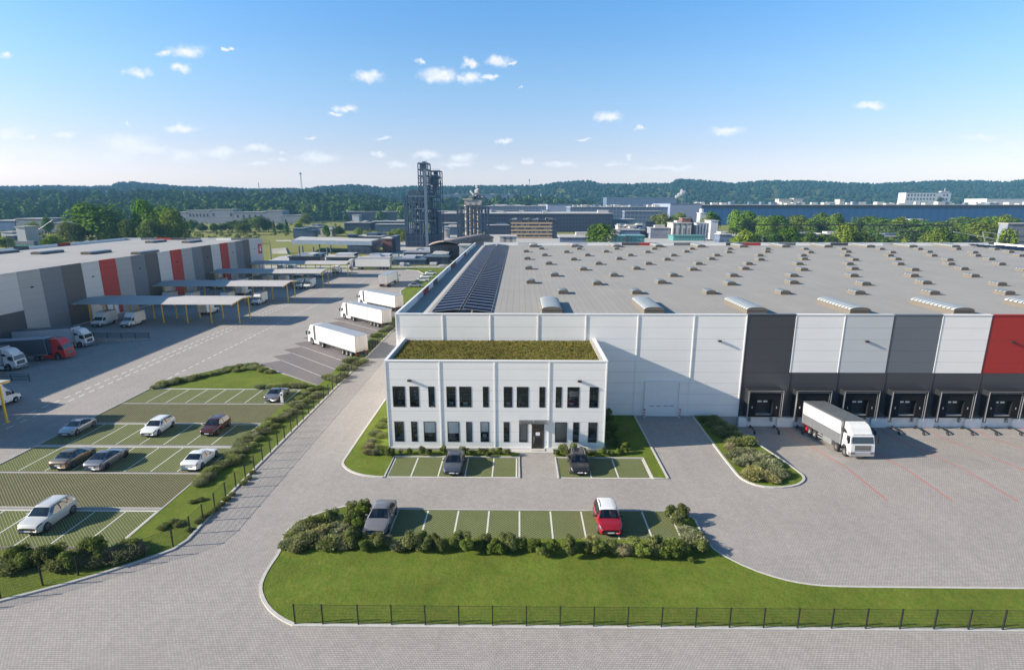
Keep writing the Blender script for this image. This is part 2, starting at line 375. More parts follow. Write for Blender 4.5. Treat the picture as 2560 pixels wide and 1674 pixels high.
# planting strip between lot and road, and the lawn above the lot
fx = -26.55
rc = chaikin([(fx, 300), (fx, 60), (fx, 45.0), (-26.35, 41), (-26.2, 37.7), (-27.9, 36.1), (-30.8, 33.8), (-34.8, 31.5), (-42, 27.6), (-52, 23)], 1)
rc = [q for q in rc if q[1] < 137] ; rc = [(fx, 137.0)] + rc
lawn(rc + [(-62, 23), (-62, 37.0), (-31.1, 37.0), (-31.1, 76.0), (-29.4, 76.4), (-29.4, 137)], rc, h=0.05)
up = chaikin([(-53.1, 75.2), (-53.7, 78.2), (-51.5, 80.6), (-48.5, 84.5), (-46.8, 87.4), (-44.4, 88.7), (-42.8, 87.3)], 1)
lawn(up + [(-38.5, 83.3), (-29.4, 76.5), (-31.1, 75.05)], up, h=0.05)
lawn([(fx, 137), (-29.4, 137), (-36, 166), (-36, 208), (-40, 218), (-47, 222.5), (-92, 222.5), (-92, 228), (-14, 228), (-14, 137)], [(-29.4, 137), (-36, 166), (-36, 208), (-40, 218), (-47, 222.5), (-92, 222.5)], h=0.05)
struct('lawn', LW, M['lawn']); struct('kerb', KB, M['kerb'])
# car park: rows of grass-paver bays and lanes
b = MB(); ln = MB(); la = MB(); kb2 = MB(); XL = -53.05
def bays(x0, x1, y0, y1, xs, lw=0.105, top=True, bottom=True, z=0.006):
    b.sheet([(x0, y0), (x1, y0), (x1, y1), (x0, y1)], z)
    for x in xs: ln.sheet([(x-lw/2, y0+.1), (x+lw/2, y0+.1), (x+lw/2, y1-.1), (x-lw/2, y1-.1)], z+.006)
    if top: ln.sheet([(x0, y1-.07), (x1, y1-.07), (x1, y1+.07), (x0, y1+.07)], z+.010)
    if bottom: ln.sheet([(x0, y0-.07), (x1, y0-.07), (x1, y0+.07), (x0, y0+.07)], z+.010)
lx = lambda a, n: [a + 2.665*i for i in range(n)]
bays(XL, -31.1, 69.2, 74.85, lx(-50.0, 8), bottom=False)
bays(XL, -31.1, 56.1, 61.95, lx(-50.0, 8), bottom=False)
bays(XL, -31.1, 49.8, 55.5, lx(-50.0, 8), bottom=False)
bays(-62, -31.1, 37.4, 42.68, lx(-60.7, 12), bottom=False)
for y0, y1 in ((62.02, 69.2), (43.05, 49.8), (37.0, 37.4)): la.sheet([(XL if y0 > 45 else -62, y0), (-31.1, y0), (-31.1, y1), (XL if y0 > 45 else -62, y1)], 0.005)
for y in (68.95, 62.3, 55.85, 49.55, 43.2, 75.1): kb2.box(XL, -31.2, y-.10, y+.10, 0, .022)
kb2.box(XL-.18, XL, 43, 75.2, -.1, .07); kb2.box(-31.25, -31.1, 37, 55.6, -.1, .075)
dk = MB()
for y in (69.15, 56.05, 49.72, 37.42): dk.box(XL, -31.3, y-.06, y+.06, 0, .05)
# bays by the office and by the front lawn
bx = [-12.86, -10.52, -7.87, -5.22, -2.56, 0.1]
bays(-13.0, -0.05, 49.15, 53.4, [-12.88, -10.54, -7.88, -5.24, -2.57, -0.2], 0.13, top=False)
bays(3.95, 13.0, 49.15, 53.35, [4.05, 7.12, 9.76, 12.9], 0.13, top=False)
strip(KB2 := MB(), [(-13.1, 49.0), (-13.1, 53.55), (0.1, 53.55), (0.1, 49.0)], 0.16, -.1, .085)
strip(KB2, [(3.9, 49.0), (3.9, 53.5), (13.08, 53.5), (13.08, 49.0)], 0.16, -.1, .085)
bays(-13.2, 13.2, 39.0, 43.2, [-12.72, -10.45, -7.83, -5.19, -2.54, 0.1, 2.77, 5.42, 8.06, 10.7, 13.02], 0.135, top=False)
kb2.box(-13.2, 13.25, 43.2, 43.36, -.1, .05)
struct('parking_bay', b, M['bay']); struct('parking_line', ln, M['white_line']); struct('parking_lane', la, M['lane'])
struct('parking_kerb', kb2, M['concrete']); struct('bay_kerb', KB2, M['kerb']); struct('drain_channel', dk, M['paving_dark'])
# ================================================================== cladding, roof and glass materials
def m_panel(name, c, z0=5.74, pitch=1.41, rough=0.42, ribs=0.05):
    m, nt, b = newmat(name); p = wpos(nt); s = nd(nt, 'SeparateXYZ', {0: p}); z = s.outputs[2]
    t = mth(nt, 'FRACT', mth(nt, 'MULTIPLY', mth(nt, 'SUBTRACT', z, z0 - 50*pitch), 1/pitch))
    t = mth(nt, 'ABSOLUTE', mth(nt, 'SUBTRACT', t, 0.5))
    seam = nd(nt, 'MapRange', {'Value': t, 'From Min': 0.486, 'From Max': 0.494}).outputs[0]
    pv = nd(nt, 'CombineXYZ', {0: mth(nt, 'MULTIPLY', s.outputs[0], 0.12), 1: mth(nt, 'MULTIPLY', s.outputs[1], 0.12), 2: mth(nt, 'MULTIPLY', z, 2.2)}).outputs[0]
    n1 = noise(nt, pv, 1.0, 5, 0.6); n2 = noise(nt, p, 0.35, 3)
    f = mth(nt, 'ADD', mth(nt, 'MULTIPLY_ADD', n1, ribs*2, 1-ribs), mth(nt, 'MULTIPLY_ADD', n2, 0.08, -0.04))
    cc = nd(nt, 'VectorMath', {0: c, 'Scale': f}, operation='SCALE').outputs[0]
    setc(nt, b.inputs['Base Color'], mixc(nt, seam, cc, tuple(x*0.55 for x in c))); b.inputs['Roughness'].default_value = rough
    rib = nd(nt, 'TexWave', {'Vector': p, 'Scale': 0.85, 'Distortion': 0.0}, wave_type='BANDS', bands_direction='Z').outputs['Fac']
    bump(nt, b, mth(nt, 'SUBTRACT', mth(nt, 'MULTIPLY', rib, 0.12), seam), 0.25, 0.02)
    return m
M['p_white'] = m_panel('white_cladding', (0.80, 0.78, 0.745)); M['p_light'] = m_panel('light_grey_cladding', (0.50, 0.515, 0.515))
M['p_mid'] = m_panel('mid_grey_cladding', (0.125, 0.14, 0.155)); M['p_dark'] = m_panel('charcoal_cladding', (0.050, 0.053, 0.060), rough=0.36)
M['p_brown'] = m_panel('brown_grey_cladding', (0.070, 0.068, 0.066)); M['p_red'] = m_panel('red_cladding', (0.33, 0.019, 0.013), rough=0.7)
M['h_white_shade'] = m_panel('shaded_white_cladding', (0.50, 0.475, 0.44)); M['h_light_shade'] = m_panel('shaded_light_cladding', (0.315, 0.31, 0.295)); M['h_red'] = m_panel('hall_red_cladding', (0.37, 0.036, 0.020), rough=0.7)  # white and light grey darkened: the hall wall's shade is in their colour
M['p_office'] = m_panel('office_cladding', (0.80, 0.78, 0.745), z0=0.9, pitch=1.17)
M['trim'] = pbr('white_trim', (0.76, 0.75, 0.73), 0.4, var=0.03); M['trim_dark'] = pbr('dark_trim', (0.05, 0.052, 0.058), 0.4, var=0.06)
M['plinth'] = pbr('white_plinth', (0.80, 0.79, 0.77), 0.7, var=0.10, vscale=1.0)
def m_roof(name, c, pitch, axis=0):
    m, nt, b = newmat(name); p = wpos(nt); s = nd(nt, 'SeparateXYZ', {0: p}); x = s.outputs[axis]
    t = mth(nt, 'ABSOLUTE', mth(nt, 'SUBTRACT', mth(nt, 'FRACT', mth(nt, 'MULTIPLY', x, 1/pitch)), 0.5))
    seam = nd(nt, 'MapRange', {'Value': t, 'From Min': 0.44, 'From Max': 0.48}).outputs[0]
    id_ = mth(nt, 'FLOOR', mth(nt, 'MULTIPLY_ADD', x, 1/pitch, 0.0))
    wn_ = nd(nt, 'TexWhiteNoise', {'W': id_}, noise_dimensions='1D').outputs['Value']
    n1 = noise(nt, p, 0.12, 5, 0.65); n2 = noise(nt, p, 2.0, 4)
    f = mth(nt, 'ADD', mth(nt, 'MULTIPLY_ADD', n1, 0.30, 0.82), mth(nt, 'ADD', mth(nt, 'MULTIPLY', wn_, 0.05), mth(nt, 'MULTIPLY_ADD', n2, 0.10, -0.05)))
    f = mth(nt, 'MULTIPLY', f, mth(nt, 'MULTIPLY_ADD', seam, -0.22, 1.0))
    cc = nd(nt, 'VectorMath', {0: c, 'Scale': f}, operation='SCALE').outputs[0]
    setc(nt, b.inputs['Base Color'], cc); b.inputs['Roughness'].default_value = 0.8; b.inputs['Specular IOR Level'].default_value = 0.3
    bump(nt, b, seam, 0.3, 0.03)
    return m
M['roof'] = m_roof('roof_membrane', (0.292, 0.276, 0.252), 0.86); M['roof2'] = m_roof('hall_roof_membrane', (0.315, 0.305, 0.295), 1.6)
M['curb'] = pbr('skylight_curb', (0.135, 0.115, 0.092), 0.85, var=0.10)
def m_glazing(name, gc):
    m, nt, b = newmat(name); s = nd(nt, 'SeparateXYZ', {0: pos(nt)}); y = s.outputs[1]
    t = mth(nt, 'ABSOLUTE', mth(nt, 'SUBTRACT', mth(nt, 'FRACT', mth(nt, 'MULTIPLY', y, 1/0.75)), 0.5))
    rib = nd(nt, 'MapRange', {'Value': t, 'From Min': 0.33, 'From Max': 0.38}).outputs[0]
    setc(nt, b.inputs['Base Color'], mixc(nt, rib, gc, (0.03, 0.035, 0.035, 1))); b.inputs['Roughness'].default_value = 0.4; b.inputs['Specular IOR Level'].default_value = 0.25
    return m
M['glazing'] = m_glazing('skylight_glazing', (0.20, 0.225, 0.24, 1)); M['vault_glazing'] = m_glazing('vault_glazing', (0.36, 0.39, 0.40, 1))
def m_solar():
    m, nt, b = newmat('solar_glass'); s = nd(nt, 'SeparateXYZ', {0: pos(nt)})
    def ln(v, k, w):
        t = mth(nt, 'ABSOLUTE', mth(nt, 'SUBTRACT', mth(nt, 'FRACT', mth(nt, 'MULTIPLY', v, k)), 0.5))
        return nd(nt, 'MapRange', {'Value': t, 'From Min': w, 'From Max': w + 0.02}).outputs[0]
    l = mth(nt, 'MAXIMUM', ln(s.outputs[0], 1/0.6, 0.46), ln(s.outputs[1], 1/1.0, 0.47))
    setc(nt, b.inputs['Base Color'], mixc(nt, l, (0.010, 0.017, 0.040, 1), (0.022, 0.034, 0.065, 1))); b.inputs['Roughness'].default_value = 0.6; b.inputs['Specular IOR Level'].default_value = 0.03
    return m
M['solar'] = m_solar()
M['alu'] = pbr('aluminium', (0.55, 0.56, 0.58), 0.35, 0.6, var=0.05); M['steel'] = pbr('grey_steel', (0.30, 0.31, 0.32), 0.45, 0.5, var=0.08)
M['black'] = pbr('black_rubber', (0.010, 0.010, 0.011), 0.8, var=0.1, spec=0.15); M['black_metal'] = pbr('black_metal', (0.020, 0.021, 0.023), 0.5, 0.0, var=0.1, spec=0.3)
M['frame'] = pbr('window_frame', (0.030, 0.031, 0.034), 0.4, var=0.05)
def m_glass(name, tint, refl=0.14):
    m, nt, b = newmat(name); out = nt.nodes['Material Output']
    tr = nd(nt, 'BsdfTransparent', {'Color': (*tint, 1)}); gl = nd(nt, 'BsdfGlossy', {'Color': (1, 1, 1, 1), 'Roughness': 0.02})
    fr = nd(nt, 'Fresnel', {'IOR': 1.5}); f = mth(nt, 'MULTIPLY_ADD', fr.outputs[0], 1.0, refl - 0.04, clamp=True)
    mx = nd(nt, 'MixShader', {0: f, 1: tr.outputs[0], 2: gl.outputs[0]}); nt.links.new(mx.outputs[0], out.inputs[0]); nt.nodes.remove(b)
    return m
M['pane'] = m_glass('window_glass', (0.94, 0.96, 0.95), 0.06); M['canopy_glass'] = m_glass('canopy_glass', (0.72, 0.76, 0.70), 0.12)
M['interior'] = pbr('interior_wall', (0.62, 0.54, 0.45), 0.8, var=0.1); M['int_floor'] = pbr('interior_floor', (0.36, 0.27, 0.19), 0.6, var=0.2)
M['blind'] = pbr('white_blind', (0.85, 0.85, 0.84), 0.7, var=0.03); M['wood'] = pbr('desk_wood', (0.50, 0.36, 0.23), 0.5, var=0.1)
M['paper'] = pbr('white_paper', (0.8, 0.8, 0.82), 0.6, var=0.04); M['orange'] = pbr('orange_box', (0.75, 0.26, 0.02), 0.5, var=0.06)
M['yellow'] = pbr('yellow_paint', (0.74, 0.46, 0.012), 0.45, var=0.08); M['sign_red'] = pbr('sign_red', (0.48, 0.012, 0.018), 0.45, var=0.05)
M['sheet_roof'] = m_roof('canopy_sheet_roof', (0.40, 0.385, 0.375), 0.33)
# ================================================================== shared building parts
def m_arch(w, l, hc, rise, n=10, y0=0.0, cap=0.0):           # arch surface of a skylight, along y
    mb = MB(); P = []
    for i in range(n+1):
        a = PI * i / n; x = -math.cos(a) * w / 2
        P.append((x, hc + rise * math.sin(a) ** 0.85))
    vs = [(x, y0, z) for x, z in P] + [(x, y0 + l, z) for x, z in P]
    mb.add(vs, [(i, i+1, n+2+i, n+1+i) for i in range(n)], 0, True)
    return mb, P
def make_skylight(name, w, l, hc, rise):
    curb = MB(); curb.box(-w/2, w/2, 0, l, 0, hc)
    gl, P = m_arch(w, l, hc, rise)
    n = len(P)
    for y in (0.0, l):
        pts = [(x, y, z) for x, z in P]; curb.add(pts, [tuple(range(n)) if y else tuple(range(n))[::-1]])
    curb.box(-w/2-.05, -w/2, -.04, l+.04, hc-.10, hc+.02); curb.box(w/2, w/2+.05, -.04, l+.04, hc-.10, hc+.02); curb.box(-w/2, w/2, -.05, 0, hc-.08, hc)
    o = curb.build(name, M['curb']); g = gl.build('glazing', M['glazing' if l < 4 else 'vault_glazing'], o)
    return o
def wall_lamp(parent, loc, rz):
    m = MB(); m.box(-.09, .09, -.04, 0, -.1, .1); m.xprism([(-.03, -.05), (-.03, .16), (-.16, .19), (-.32, .08), (-.32, .0)], -.2, .2)
    o = m.build('wall_lamp', M['black_metal'], parent); o.location = loc; o.rotation_euler = (0, 0, rz)
    q = MB(); q.quad((-.16, -.30, -.008), (.16, -.30, -.008), (.16, -.08, -.052), (-.16, -.08, -.052)); q.build('lens', M['blind'], o)
    return o
# ================================================================== the big warehouse
WY, RZ = 65.45, 12.1
wh = tag(empty('warehouse', (72, 128, 0)), 'huge white and dark grey warehouse with rows of domed skylights on its flat roof', 'warehouse')
def inw(o): o.parent = wh; o.matrix_parent_inverse = Matrix.Translation((-72, -128, 0)); return o
body = MB(); body.box(-14.9, 160, 65.62, 190, -1.5, RZ - .05); inw(body.build('wall', M['p_white']))
r = MB(); r.sheet([(-14.8, 65.7), (159.9, 65.7), (159.9, 189.9), (-14.8, 189.9)], RZ); inw(r.build('roof', M['roof']))
f = MB(); f.box(-15, 27.45, WY, 65.61, -.02, 12.93); inw(f.build('white_front', M['p_white']))
for x in (-14.93, -9.25, -3.46, 2.32, 8.13, 14.42, 21.19, 27.45):
    tr = MB(); tr.box(x-.07, x+.07, WY-.055, WY-.005, 0.0, 12.85); inw(tr.build('trim', M['trim']))
for x in (-9.25, -3.46, 2.32, 8.13):
    pass
cap = MB(); cap.box(-15.06, 27.5, WY-.05, 65.80, 12.935, 13.02); inw(cap.build('parapet_cap', M['trim']))
cols = ['p_dark', 'p_white', 'p_light', 'p_mid', 'p_white', 'p_red', 'p_white', 'p_light', 'p_mid', 'p_dark', 'p_white', 'p_light', 'p_red', 'p_white', 'p_light', 'p_mid', 'p_dark', 'p_white', 'p_light', 'p_mid', 'p_white', 'p_red', 'p_white']
for k, c in enumerate(cols):
    x0, x1 = 27.55 + 5.82*k + .03, 27.55 + 5.82*(k+1) - .03
    if x1 > 160: break
    pm = MB(); pm.box(x0, x1, WY-.02, 65.61, 5.76, 12.95); pm.box(x0-.03, x1+.03, WY-.08, 65.85, 12.96, 13.05); q = inw(pm.build('wall_panel', M[c]))
    tm = MB(); tm.box(x0-.075, x0-.035+.05, WY-.05, WY-.022, 5.78, 12.95); inw(tm.build('trim', M['trim'] if c in ('p_white', 'p_light') else M['trim_dark']))
    bm = MB(); bm.box(x0, x1, WY-.02, 65.61, 0.0, 5.73); bm.box(x0-.02, x0+.03, WY-.06, WY-.021, 0, 5.7); inw(bm.build('base_panel', M['p_dark']))
pl = MB(); pl.box(27.55, 160, WY-.16, WY-.03, -1.5, -.01)
for k in range(23):
    x = 27.55 + 5.82*k; pl.box(max(27.56, x - 1.05), x + .95, WY-.42, WY-.165, -1.5, -.03)
inw(pl.build('plinth', M['plinth']))
# dock shelters
def make_dock():
    s = MB(); s.box(-2.12, -2.04, -1.15, -.08, .30, 3.72); s.box(2.04, 2.12, -1.15, -.08, .30, 3.72); s.box(-2.12, 2.12, -1.2, -.08, 3.72, 3.80)
    root = s.build('dock_shelter', M['black_metal'])
    c = MB(); y0, y1 = -1.02, -.95
    c.box(-2.03, -1.0, y0, y1, .32, 3.70); c.box(1.0, 2.03, y0, y1, .32, 3.70); c.box(-1.0, 1.0, y0, y1, 2.55, 3.70); c.box(-1.0, 1.0, y0, y1, .32, .60)
    c.box(-1.05, -1.0, -.95, -.1, .6, 2.55); c.box(1.0, 1.05, -.95, -.1, .6, 2.55); c.build('curtain', M['black'], root)
    w = MB()
    for x in (-1.95, 1.95): w.box(x-.02, x+.02, y0-.025, y0-.004, .34, 3.55)
    w.box(-1.92, 1.92, y0-.025, y0-.004, 3.51, 3.55)
    w.box(-2.13, -2.08, -1.19, -1.152, -.05, 3.70); w.box(2.08, 2.13, -1.19, -1.152, -.05, 3.70); w.box(-2.13, 2.13, -1.235, -1.204, 3.755, 3.79)
    for x in (-1.5, 1.5): w.box(x-.05, x+.05, y0-.02, y0-.004, 1.45, 1.72)
    w.build('frame', M['alu'], root)
    d = MB(); d.box(-1.0, 1.0, -.34, -.1, .3, 2.75); dd = d.build('door', M['black_metal'], root)
    for x in (-.62, .10): MB().box(x, x+.24, -.36, -.345, 2.02, 2.24).box(x+.241, x+.51, -.36, -.345, 2.03, 2.23).build('window', M['blind'], dd)
    lp = MB(); lp.box(-.95, .95, -1.0, -.36, .60, .66); lp.build('dock_leveller', M['alu'], root)
    for x in (-1.35, 1.35): MB().box(x-.12, x+.12, -.42, -.17, -.55, -.05).build('bumper', M['steel'], root)
    return root
dk0 = make_dock(); inw(dk0)
for k in range(22):
    o = dk0 if k == 0 else copy_tree(dk0)
    o.location = (30.25 + 5.82*k, WY, 0)
    if k >= 9: break
# roller gate
gt = MB(); gt.box(15.82, 19.9, WY-.10, WY-.006, 0, 4.42); g = inw(gt.build('gate', M['trim']))
gf = MB(); gf.box(15.66, 15.81, WY-.20, WY-.006, 0, 4.44); gf.box(19.91, 20.06, WY-.20, WY-.006, 0, 4.44); gf.box(15.66, 20.06, WY-.24, WY-.006, 4.45, 4.62); q = gf.build('frame', M['trim']); q.parent = g
for x in (16.35, 17.2, 18.1, 18.85): q = MB().box(x, x+.55, WY-.115, WY-.102, 1.32, 1.42).build('window', M['steel']); q.parent = g
for x in (24.4, 42.15, 59.6): inw(wall_lamp(None, (x, WY-.03, 9.68), 0))
# parapets, seen from the roof side
def parapet(axis, fixed, edges, colours, z1, t=.22, sgn=1):
    for (a, b), c in zip(zip(edges, edges[1:]), colours):
        m = MB()
        if axis == 'y': m.box(fixed, fixed + t, a + .02, b - .02, RZ - .2, z1); m.box(fixed - .03, fixed + t + .03, a, b, z1, z1 + .05, 1)
        else: m.box(a + .02, b - .02, fixed, fixed + t, RZ - .2, z1); m.box(a, b, fixed - .03, fixed + t + .03, z1, z1 + .05, 1)
        inw(m.build('parapet_panel', [M[c], M['trim']]))
ye = [65.9, 69.7, 74.7, 79.6, 84.3, 89.5, 94.4, 99.5, 104.7, 109.9, 114.9, 119.5, 124.4, 129.5, 134.5, 139.5, 144.5, 149.3, 154.4, 160, 165, 170, 175, 180, 185, 189.9]
parapet('y', -14.98, ye, ['p_white','p_white','p_white','p_light','p_red','p_white','p_brown','p_white','p_white','p_light','p_white','p_red','p_brown','p_white','p_white','p_white','p_light','p_red','p_white','p_white','p_light','p_white','p_white','p_white','p_white'], 13.02)
xe = [-14.7 + 5.83*k for k in range(31)]; xe = [x for x in xe if x < 160]
cm = {8:'p_dark', 9:'p_red', 11:'p_mid', 14:'p_dark', 15:'p_red', 17:'p_mid', 20:'p_dark', 5:'p_light', 12:'p_light', 13:'p_light', 18:'p_light'}
xe = [34.85 + 5.86*k for k in range(-8, 22)]
parapet('x', 189.75, xe, [{0:'p_dark',1:'p_red',3:'p_mid',6:'p_dark',7:'p_red',9:'p_mid',12:'p_dark'}.get(k, 'p_white' if k % 3 else 'p_light') for k in range(-8, 21)], 13.05)
rp = MB(); rp.box(159.7, 159.95, 65.9, 189.7, RZ-.2, 13.05); inw(rp.build('parapet_wall', M['p_white']))
# skylights: the 98 that show largest as parts, alternating rows as on the roof
sk = make_skylight('skylight', 1.5, 2.25, 0.44, 0.27); inw(sk)
spots = []
for j, y in enumerate([85.8, 96.4, 107.0, 117.8, 128.3, 139.0, 149.6, 160.4, 171.4]):
    for k in range(13):
        x = (6.95 if j % 2 == 0 else 2.1) + (11.55 if j % 2 == 0 else 11.6) * k
        yy = y + (0.9 if (j % 2 and k % 2 == 0) else -0.8 if j % 2 else 0)
        if x < 150 and x < 0.93 * yy + 6: spots.append((x, yy))
for i, (x, y) in enumerate(spots[:100]):
    o = sk if i == 0 else copy_tree(sk); o.location = (x, y, RZ)
va = make_skylight('roof_vault', 2.6, 8.2, 0.55, 0.36); inw(va)
k = 0
for x, y in [(4.3 + 13.2*i, 70.3) for i in range(8)] + [(4.7 + 13.55*i, 180.6) for i in range(12)]:
    o = va if k == 0 else copy_tree(va); o.location = (x, y, RZ); k += 1
# solar rows
def m_solarpanel(sx):
    m = MB(); a, z0, z1 = 3.6, .12, .55
    zz = (z1, z0) if sx > 0 else (z0, z1)
    m.add([(-1.85, 0, zz[0]), (1.85, 0, zz[1]), (1.85, 2.16, zz[1]), (-1.85, 2.16, zz[0]), (-1.85, 0, zz[0]-.05), (1.85, 0, zz[1]-.05), (1.85, 2.16, zz[1]-.05), (-1.85, 2.16, zz[0]-.05)],
          [(0,1,2,3), (7,6,5,4), (0,4,5,1), (1,5,6,2), (2,6,7,3), (3,7,4,0)])
    for y in (-.02, 2.13): m.bar((-1.87, y, zz[0]+.015), (1.87, y, zz[1]+.015), .045, .04, 1)
    m.bar((-1.86, 0, zz[0]+.01), (-1.86, 2.16, zz[0]+.01), .03, .04, 1); m.bar((1.86, 0, zz[1]+.01), (1.86, 2.16, zz[1]+.01), .03, .04, 1)
    return inw(m.build('solar_panel', [M['solar'], M['alu']]))
for sx, cx in ((-1, -9.55), (1, -5.45)):
    s0 = m_solarpanel(sx)
    for j in range(49):
        o = s0 if j == 0 else copy_tree(s0); o.location = (cx, 70.6 + 2.40*j, RZ)
sa = MB()
for j in range(26):
    for x in (149.0, 153.2): sa.quad((x, 128+2.3*j, RZ+.35), (x+3.9, 128+2.3*j, RZ+.35), (x+3.9, 129.9+2.3*j, RZ+.7), (x, 129.9+2.3*j, RZ+.7))
inw(sa.build('solar_array', M['solar']))
fl = MB(); fl.sheet([(-12.6, 66), (-11.9, 66), (-11.9, 189), (-12.6, 189)], RZ+.012); inw(fl.build('roof_walkway', M['kerb']))
# ================================================================== the office block
OX0, OX1, OY, OH = -14.05, 9.25, 55.4, 10.05
of = tag(empty('office_building', (-2.4, 60, 0)), 'two storey white office block with black framed windows and a grass roof', 'office building')
def ino(o): o.parent = of; o.matrix_parent_inverse = Matrix.Translation((2.4, -60, 0)); return o
UP = [(-13.38,-12.06,2),(-11.58,-10.59,2),(-9.59,-8.92,0),(-7.66,-6.68,1),(-6.30,-5.01,1),(-3.80,-3.18,1),(-1.59,-.68,1),(-.21,1.04,1),(2.18,2.81,1),(3.92,4.56,1),(5.15,6.41,0),(7.48,8.44,0)]
LO = [(-13.38,-12.37,0),(-11.57,-10.91,0),(-10.22,-8.92,3),(-7.65,-6.38,3),(-5.65,-5.02,4),(-4.11,-3.18,3),(-1.61,-.98,0),(.06,.97,4),(3.92,5.19,4),(5.84,6.49,0),(7.47,8.43,0)]
DX0, DX1 = 1.42, 2.75
wl = MB()
def band(z0, z1, holes):
    x = OX0 + .02
    for a, b in sorted(holes) + [(OX1 - .02, None)]:
        if a - x > .001: wl.box(x, a, OY, OY + .22, z0, z1)
        x = b
band(0.22, .90, [(DX0, DX1)]); band(.90, 3.10, [w[:2] for w in LO] + [(DX0, DX1)]); band(3.10, 3.21, [w[:2] for w in LO])
band(3.21, 4.88, []); band(4.88, 7.18, [w[:2] for w in UP]); band(7.18, OH - .12, [])
wl.box(OX0, OX0 + .22, OY + .23, 65.44, 0.22, OH - .12); wl.box(OX1 - .22, OX1, OY + .23, 65.44, 0.22, OH - .12)
ino(wl.build('wall', M['p_office']))
pb = MB(); pb.box(OX0 + .03, OX1 - .03, OY + .04, 65.43, -.02, .215); ino(pb.build('plinth', M['concrete']))
cpm = MB(); cpm.box(OX0-.07, OX1+.07, OY-.05, OY+.26, OH-.115, OH+.0); cpm.box(OX0-.05, OX0+.24, OY+.265, 65.3, OH-.115, OH+.0); cpm.box(OX1-.24, OX1+.05, OY+.265, 65.3, OH-.115, OH+.0)
ino(cpm.build('parapet_cap', M['trim']))
gr = MB(); nx, ny = 70, 30
X0, X1, Y0, Y1 = OX0+.5, OX1-.65, OY+.5, 65.25
for j in range(ny+1):
    for i in range(nx+1):
        x = X0+(X1-X0)*i/nx; y = Y0+(Y1-Y0)*j/ny
        gr.v.append((x, y, OH-.32 + .10*mnoise.noise(Vector((x*1.7, y*1.7, 0))) + .05*mnoise.noise(Vector((x*6, y*6, 3)))))
gr.add([], [(j*(nx+1)+i, j*(nx+1)+i+1, (j+1)*(nx+1)+i+1, (j+1)*(nx+1)+i) for j in range(ny) for i in range(nx)], 0, True)
tufts = random.Random(3)
for _ in range(16000):
    x = tufts.uniform(X0, X1); y = tufts.uniform(Y0, Y1); h = tufts.uniform(.04, .16); a = tufts.uniform(0, PI); dx, dy = .05*math.cos(a), .05*math.sin(a)
    gr.add([(x-dx, y-dy, OH-.36), (x+dx, y+dy, OH-.36), (x+tufts.uniform(-.05,.05), y+tufts.uniform(-.05,.05), OH-.30+h)], [(0,1,2)])
ino(gr.build('grass_roof', M['sedum']))
rf = MB(); rf.box(OX0+.2, OX1-.2, OY+.2, 65.4, 9.3, 9.55); rf.box(OX1-.65, OX1-.28, OY+.31, 65.3, 9.6, 9.86); rf.box(OX0+.28, OX0+.5, OY+.31, 65.3, 9.6, 9.80); ino(rf.build('roof_edge', M['concrete']))
for x in (OX0+.04, -8.32, -2.52, 3.24, OX1-.04):
    tr = MB(); tr.box(x-.065, x+.065, OY-.045, OY-.004, 0.23, OH-.13); ino(tr.build('trim', M['trim']))
bs = MB(); bs.box(OX0+.15, DX0-.02, OY-.05, OY-.003, .10, .30); bs.box(DX1+.02, OX1-.15, OY-.05, OY-.003, .10, .30); ino(bs.build('base_trim', M['trim']))
rm = MB(); rm.box(OX0+.3, OX1-.3, 59.2, 59.3, .2, 9.2); rm.box(OX0+.3, OX1-.3, OY+.24, 59.2, 3.75, 3.95, 1); rm.box(OX0+.3, OX1-.3, OY+.24, 59.2, .24, .26, 1)
for x in (-8.3, -2.5, 3.2): rm.box(x-.05, x+.05, OY+.24, 59.2, .27, 3.74); rm.box(x-.05, x+.05, OY+.24, 59.2, 3.96, 9.2)
ino(rm.build('room', [M['interior'], M['int_floor']]))
FR = random.Random(11)
